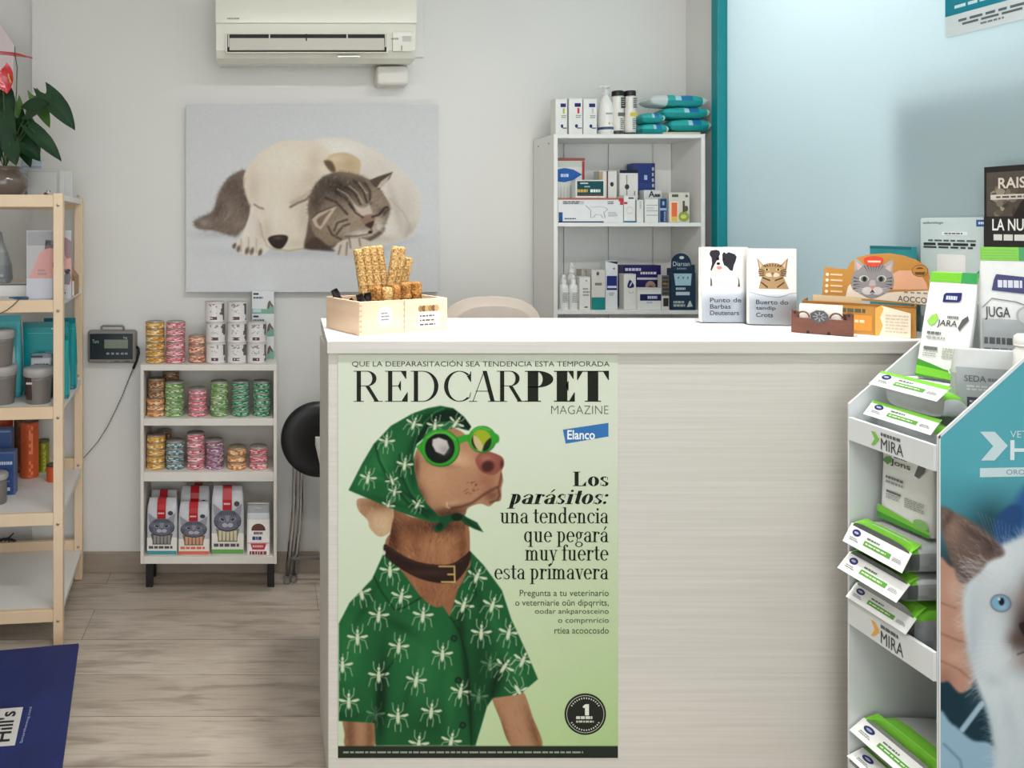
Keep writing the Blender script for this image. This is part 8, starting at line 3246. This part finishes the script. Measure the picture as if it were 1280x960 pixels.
def canister(label, px, pt, pb, wpx, ly, col, top, group='tall canisters', txt=True, alt=None):
    c = sl(px, pb, ly)
    k = (SM @ c).y / F
    r = wpx / 2 * k
    h = sl(px, pt, ly).z - z
    ctr = SM @ Vector((c.x, ly + r, z))
    t = thing('canister', ctr, label, 'canister', group)
    rr = random.Random(int(px * 7))
    mb = MB()
    mb.ink = FILM
    n = 16

    def mt(i, k_):
        if txt and 22 <= k_ <= 23 and 0 < i < n - 1 and rr.random() < .6:
            return tuple(min(255, c_ + 44) for c_ in col)
        if rr.random() < .04:
            return tuple(int(c_ * .93) for c_ in col)
        return col
    mb.lathe([(r, h * .93 * i / n) for i in range(n + 1)], ctr, mt, 28)
    mb.build('tube_body', t)
    mb = MB()
    mb.lathe([(r * 1.02, h * .932), (r * 1.02, h * .985), (r * .97, h), (r * .9, h * .99), (0, h * .99)], ctr, material('dark_lid', top, .4, var=.1), 28)
    mb.build('lid', t)


RO = (206, 92, 48)
canister('tall orange canister standing near the front on the fourth pine shelf', 34.5, 524, 594, 23, .36, RO, (84, 70, 62))
canister('red-brown canister at the left rear of the fourth pine shelf', 2, 519, 585, 22, .40, (176, 66, 44), (70, 60, 54))
canister('brown canister half hidden behind the tall orange one', 22.5, 520, 585, 12, .435, (120, 84, 52), (70, 60, 54))
canister('short olive green canister behind the orange one', 53, 551.5, 585, 14.5, .43, (140, 144, 40), (92, 92, 60))
canister('small flat orange tin by the front post on the fourth pine shelf', 66, 583, 599, 19, .31, (214, 92, 52), (70, 66, 62), 'small tins')


def g2(mb, fr):
    mb.rect(fr, .05, .02, .95, .96, (66, 92, 146), .0004)
    mb.line(fr, [(.04, .96), (.96, .96)], .02, (140, 156, 190), .0006)


def g3(mb, fr):
    mb.rect(fr, .04, .02, .96, .96, (58, 86, 142), .0004)
    mb.lines(fr, .48, .7, .94, .78, 1, (200, 212, 230), 4, .9, .0008)
    mb.lines(fr, .4, .3, .9, .34, 1, (140, 160, 196), 5, .6, .0008)
    mb.rect(fr, .74, .1, .84, .18, (200, 212, 230), .0008)


shelf_box('food_carton', 'taller blue carton at the back left of the fourth pine shelf', 'box', -20, 14.5, 537, .28, .04, z, (84, 104, 150), g2)
shelf_box('food_carton', 'blue carton with white lettering in front on the fourth pine shelf', 'box', -18, 18.5, 565, .19, .045, z, (92, 112, 156), g3)
c = sl(-4, 620, .10)
ctr = SM @ Vector((c.x, .10 + .02, z))
t = thing('jar', ctr, 'grey jar with pale lid in front of the blue cartons on the fourth pine shelf', 'jar')
mb = MB()
mb.lathe([(.026, 0), (.028, .004), (.028, .075), (.024, .082)], ctr, material('grey_jar', (120, 112, 110), .4, var=.1), 24)
mb.build('jar_body', t)
mb = MB()
mb.lathe([(.031, .0825), (.033, .086), (.033, .1), (.028, .104), (0, .104)], ctr, M['glid'], 24)
mb.build('lid', t)

# fifth level: a black clip-like brush on the rear rail
zr = lev[4] + .0370
w = sl(8, 670, SD - .015)
cc = SM @ Vector((w.x, SD - .0155, zr))
t = thing('cable', cc, 'black bunched cable lying on the low rear rail of the pine shelves', 'cable')
mb = MB()
rr = random.Random(4)
pts = [cc + Vector((-.035 + .07 * k / 30, -.004 + .006 * math.sin(k * 1.7), .006 + .010 * abs(math.sin(k * .9)) * math.sin(PI * k / 30))) for k in range(31)]
mb.tube(pts, .004, M['black'], 7)
mb.build('coil', t)
mb = MB()
mb.tube([cc + Vector((.0, -.002, .008)), cc + Vector((.014, -.004, .02)), cc + Vector((.03, -.005, .036))], [.0045, .004, .0025], M['black'], 7)
mb.build('plug', t)

# mat printing: white label with lettering along the right edge
mb = MB(PM)
ul = PLT = pt_(-1, 0) - pt_(0, 0)
fr = Frame((0, 0, pt_(0, 0)), (-1, 0, ul), (0, -1, 0), (0, 0, 1))


def mpt(px, py):
    """mat coordinates of a pixel"""
    inv = PM.inverted()
    eo = inv @ Vector((0, 0, H))
    dd = inv.to_3x3() @ Vector(((px - X0) / F, 1, -(py - Y0) / F))
    n = fr.U.cross(fr.V)
    k = (fr.O - eo).dot(n) / dd.dot(n)
    q = eo + dd * k
    return (-q.x, -q.y)


lu, lv = mpt(29, 884)
lu2, lv2 = mpt(18, 932)
mb.poly(fr, [mpt(29, 884), mpt(18.5, 932), mpt(-60, 938), mpt(-46, 890)], (206, 204, 200), .0006)


class MapFrame:
    def __init__(s, a, b, c):
        s.a, s.b, s.c = a, b, c

    def pt(s, u, v, l=0.0):
        x = s.a[0] + (s.b[0] - s.a[0]) * u + (s.c[0] - s.a[0]) * v
        y = s.a[1] + (s.b[1] - s.a[1]) * u + (s.c[1] - s.a[1]) * v
        return fr.pt(x, y, l)


mf = MapFrame(mpt(12, 927), mpt(20.5, 889), mpt(-14, 929))
mb.text(mf, "Hill's", .0, .0, 1.0, .85, (40, 40, 44), .001, .02)
mf = MapFrame(mpt(29, 929), mpt(41, 884), mpt(24, 929.5))
mb.text(mf, 'Smarthowag.coid', .0, .0, 1.0, .9, (170, 178, 200), .001)
mb.build('mat_print', SCALE_T)

# ================================================================ tidy up
for o in bpy.data.objects:
    if '_o' in o:
        del o['_o']
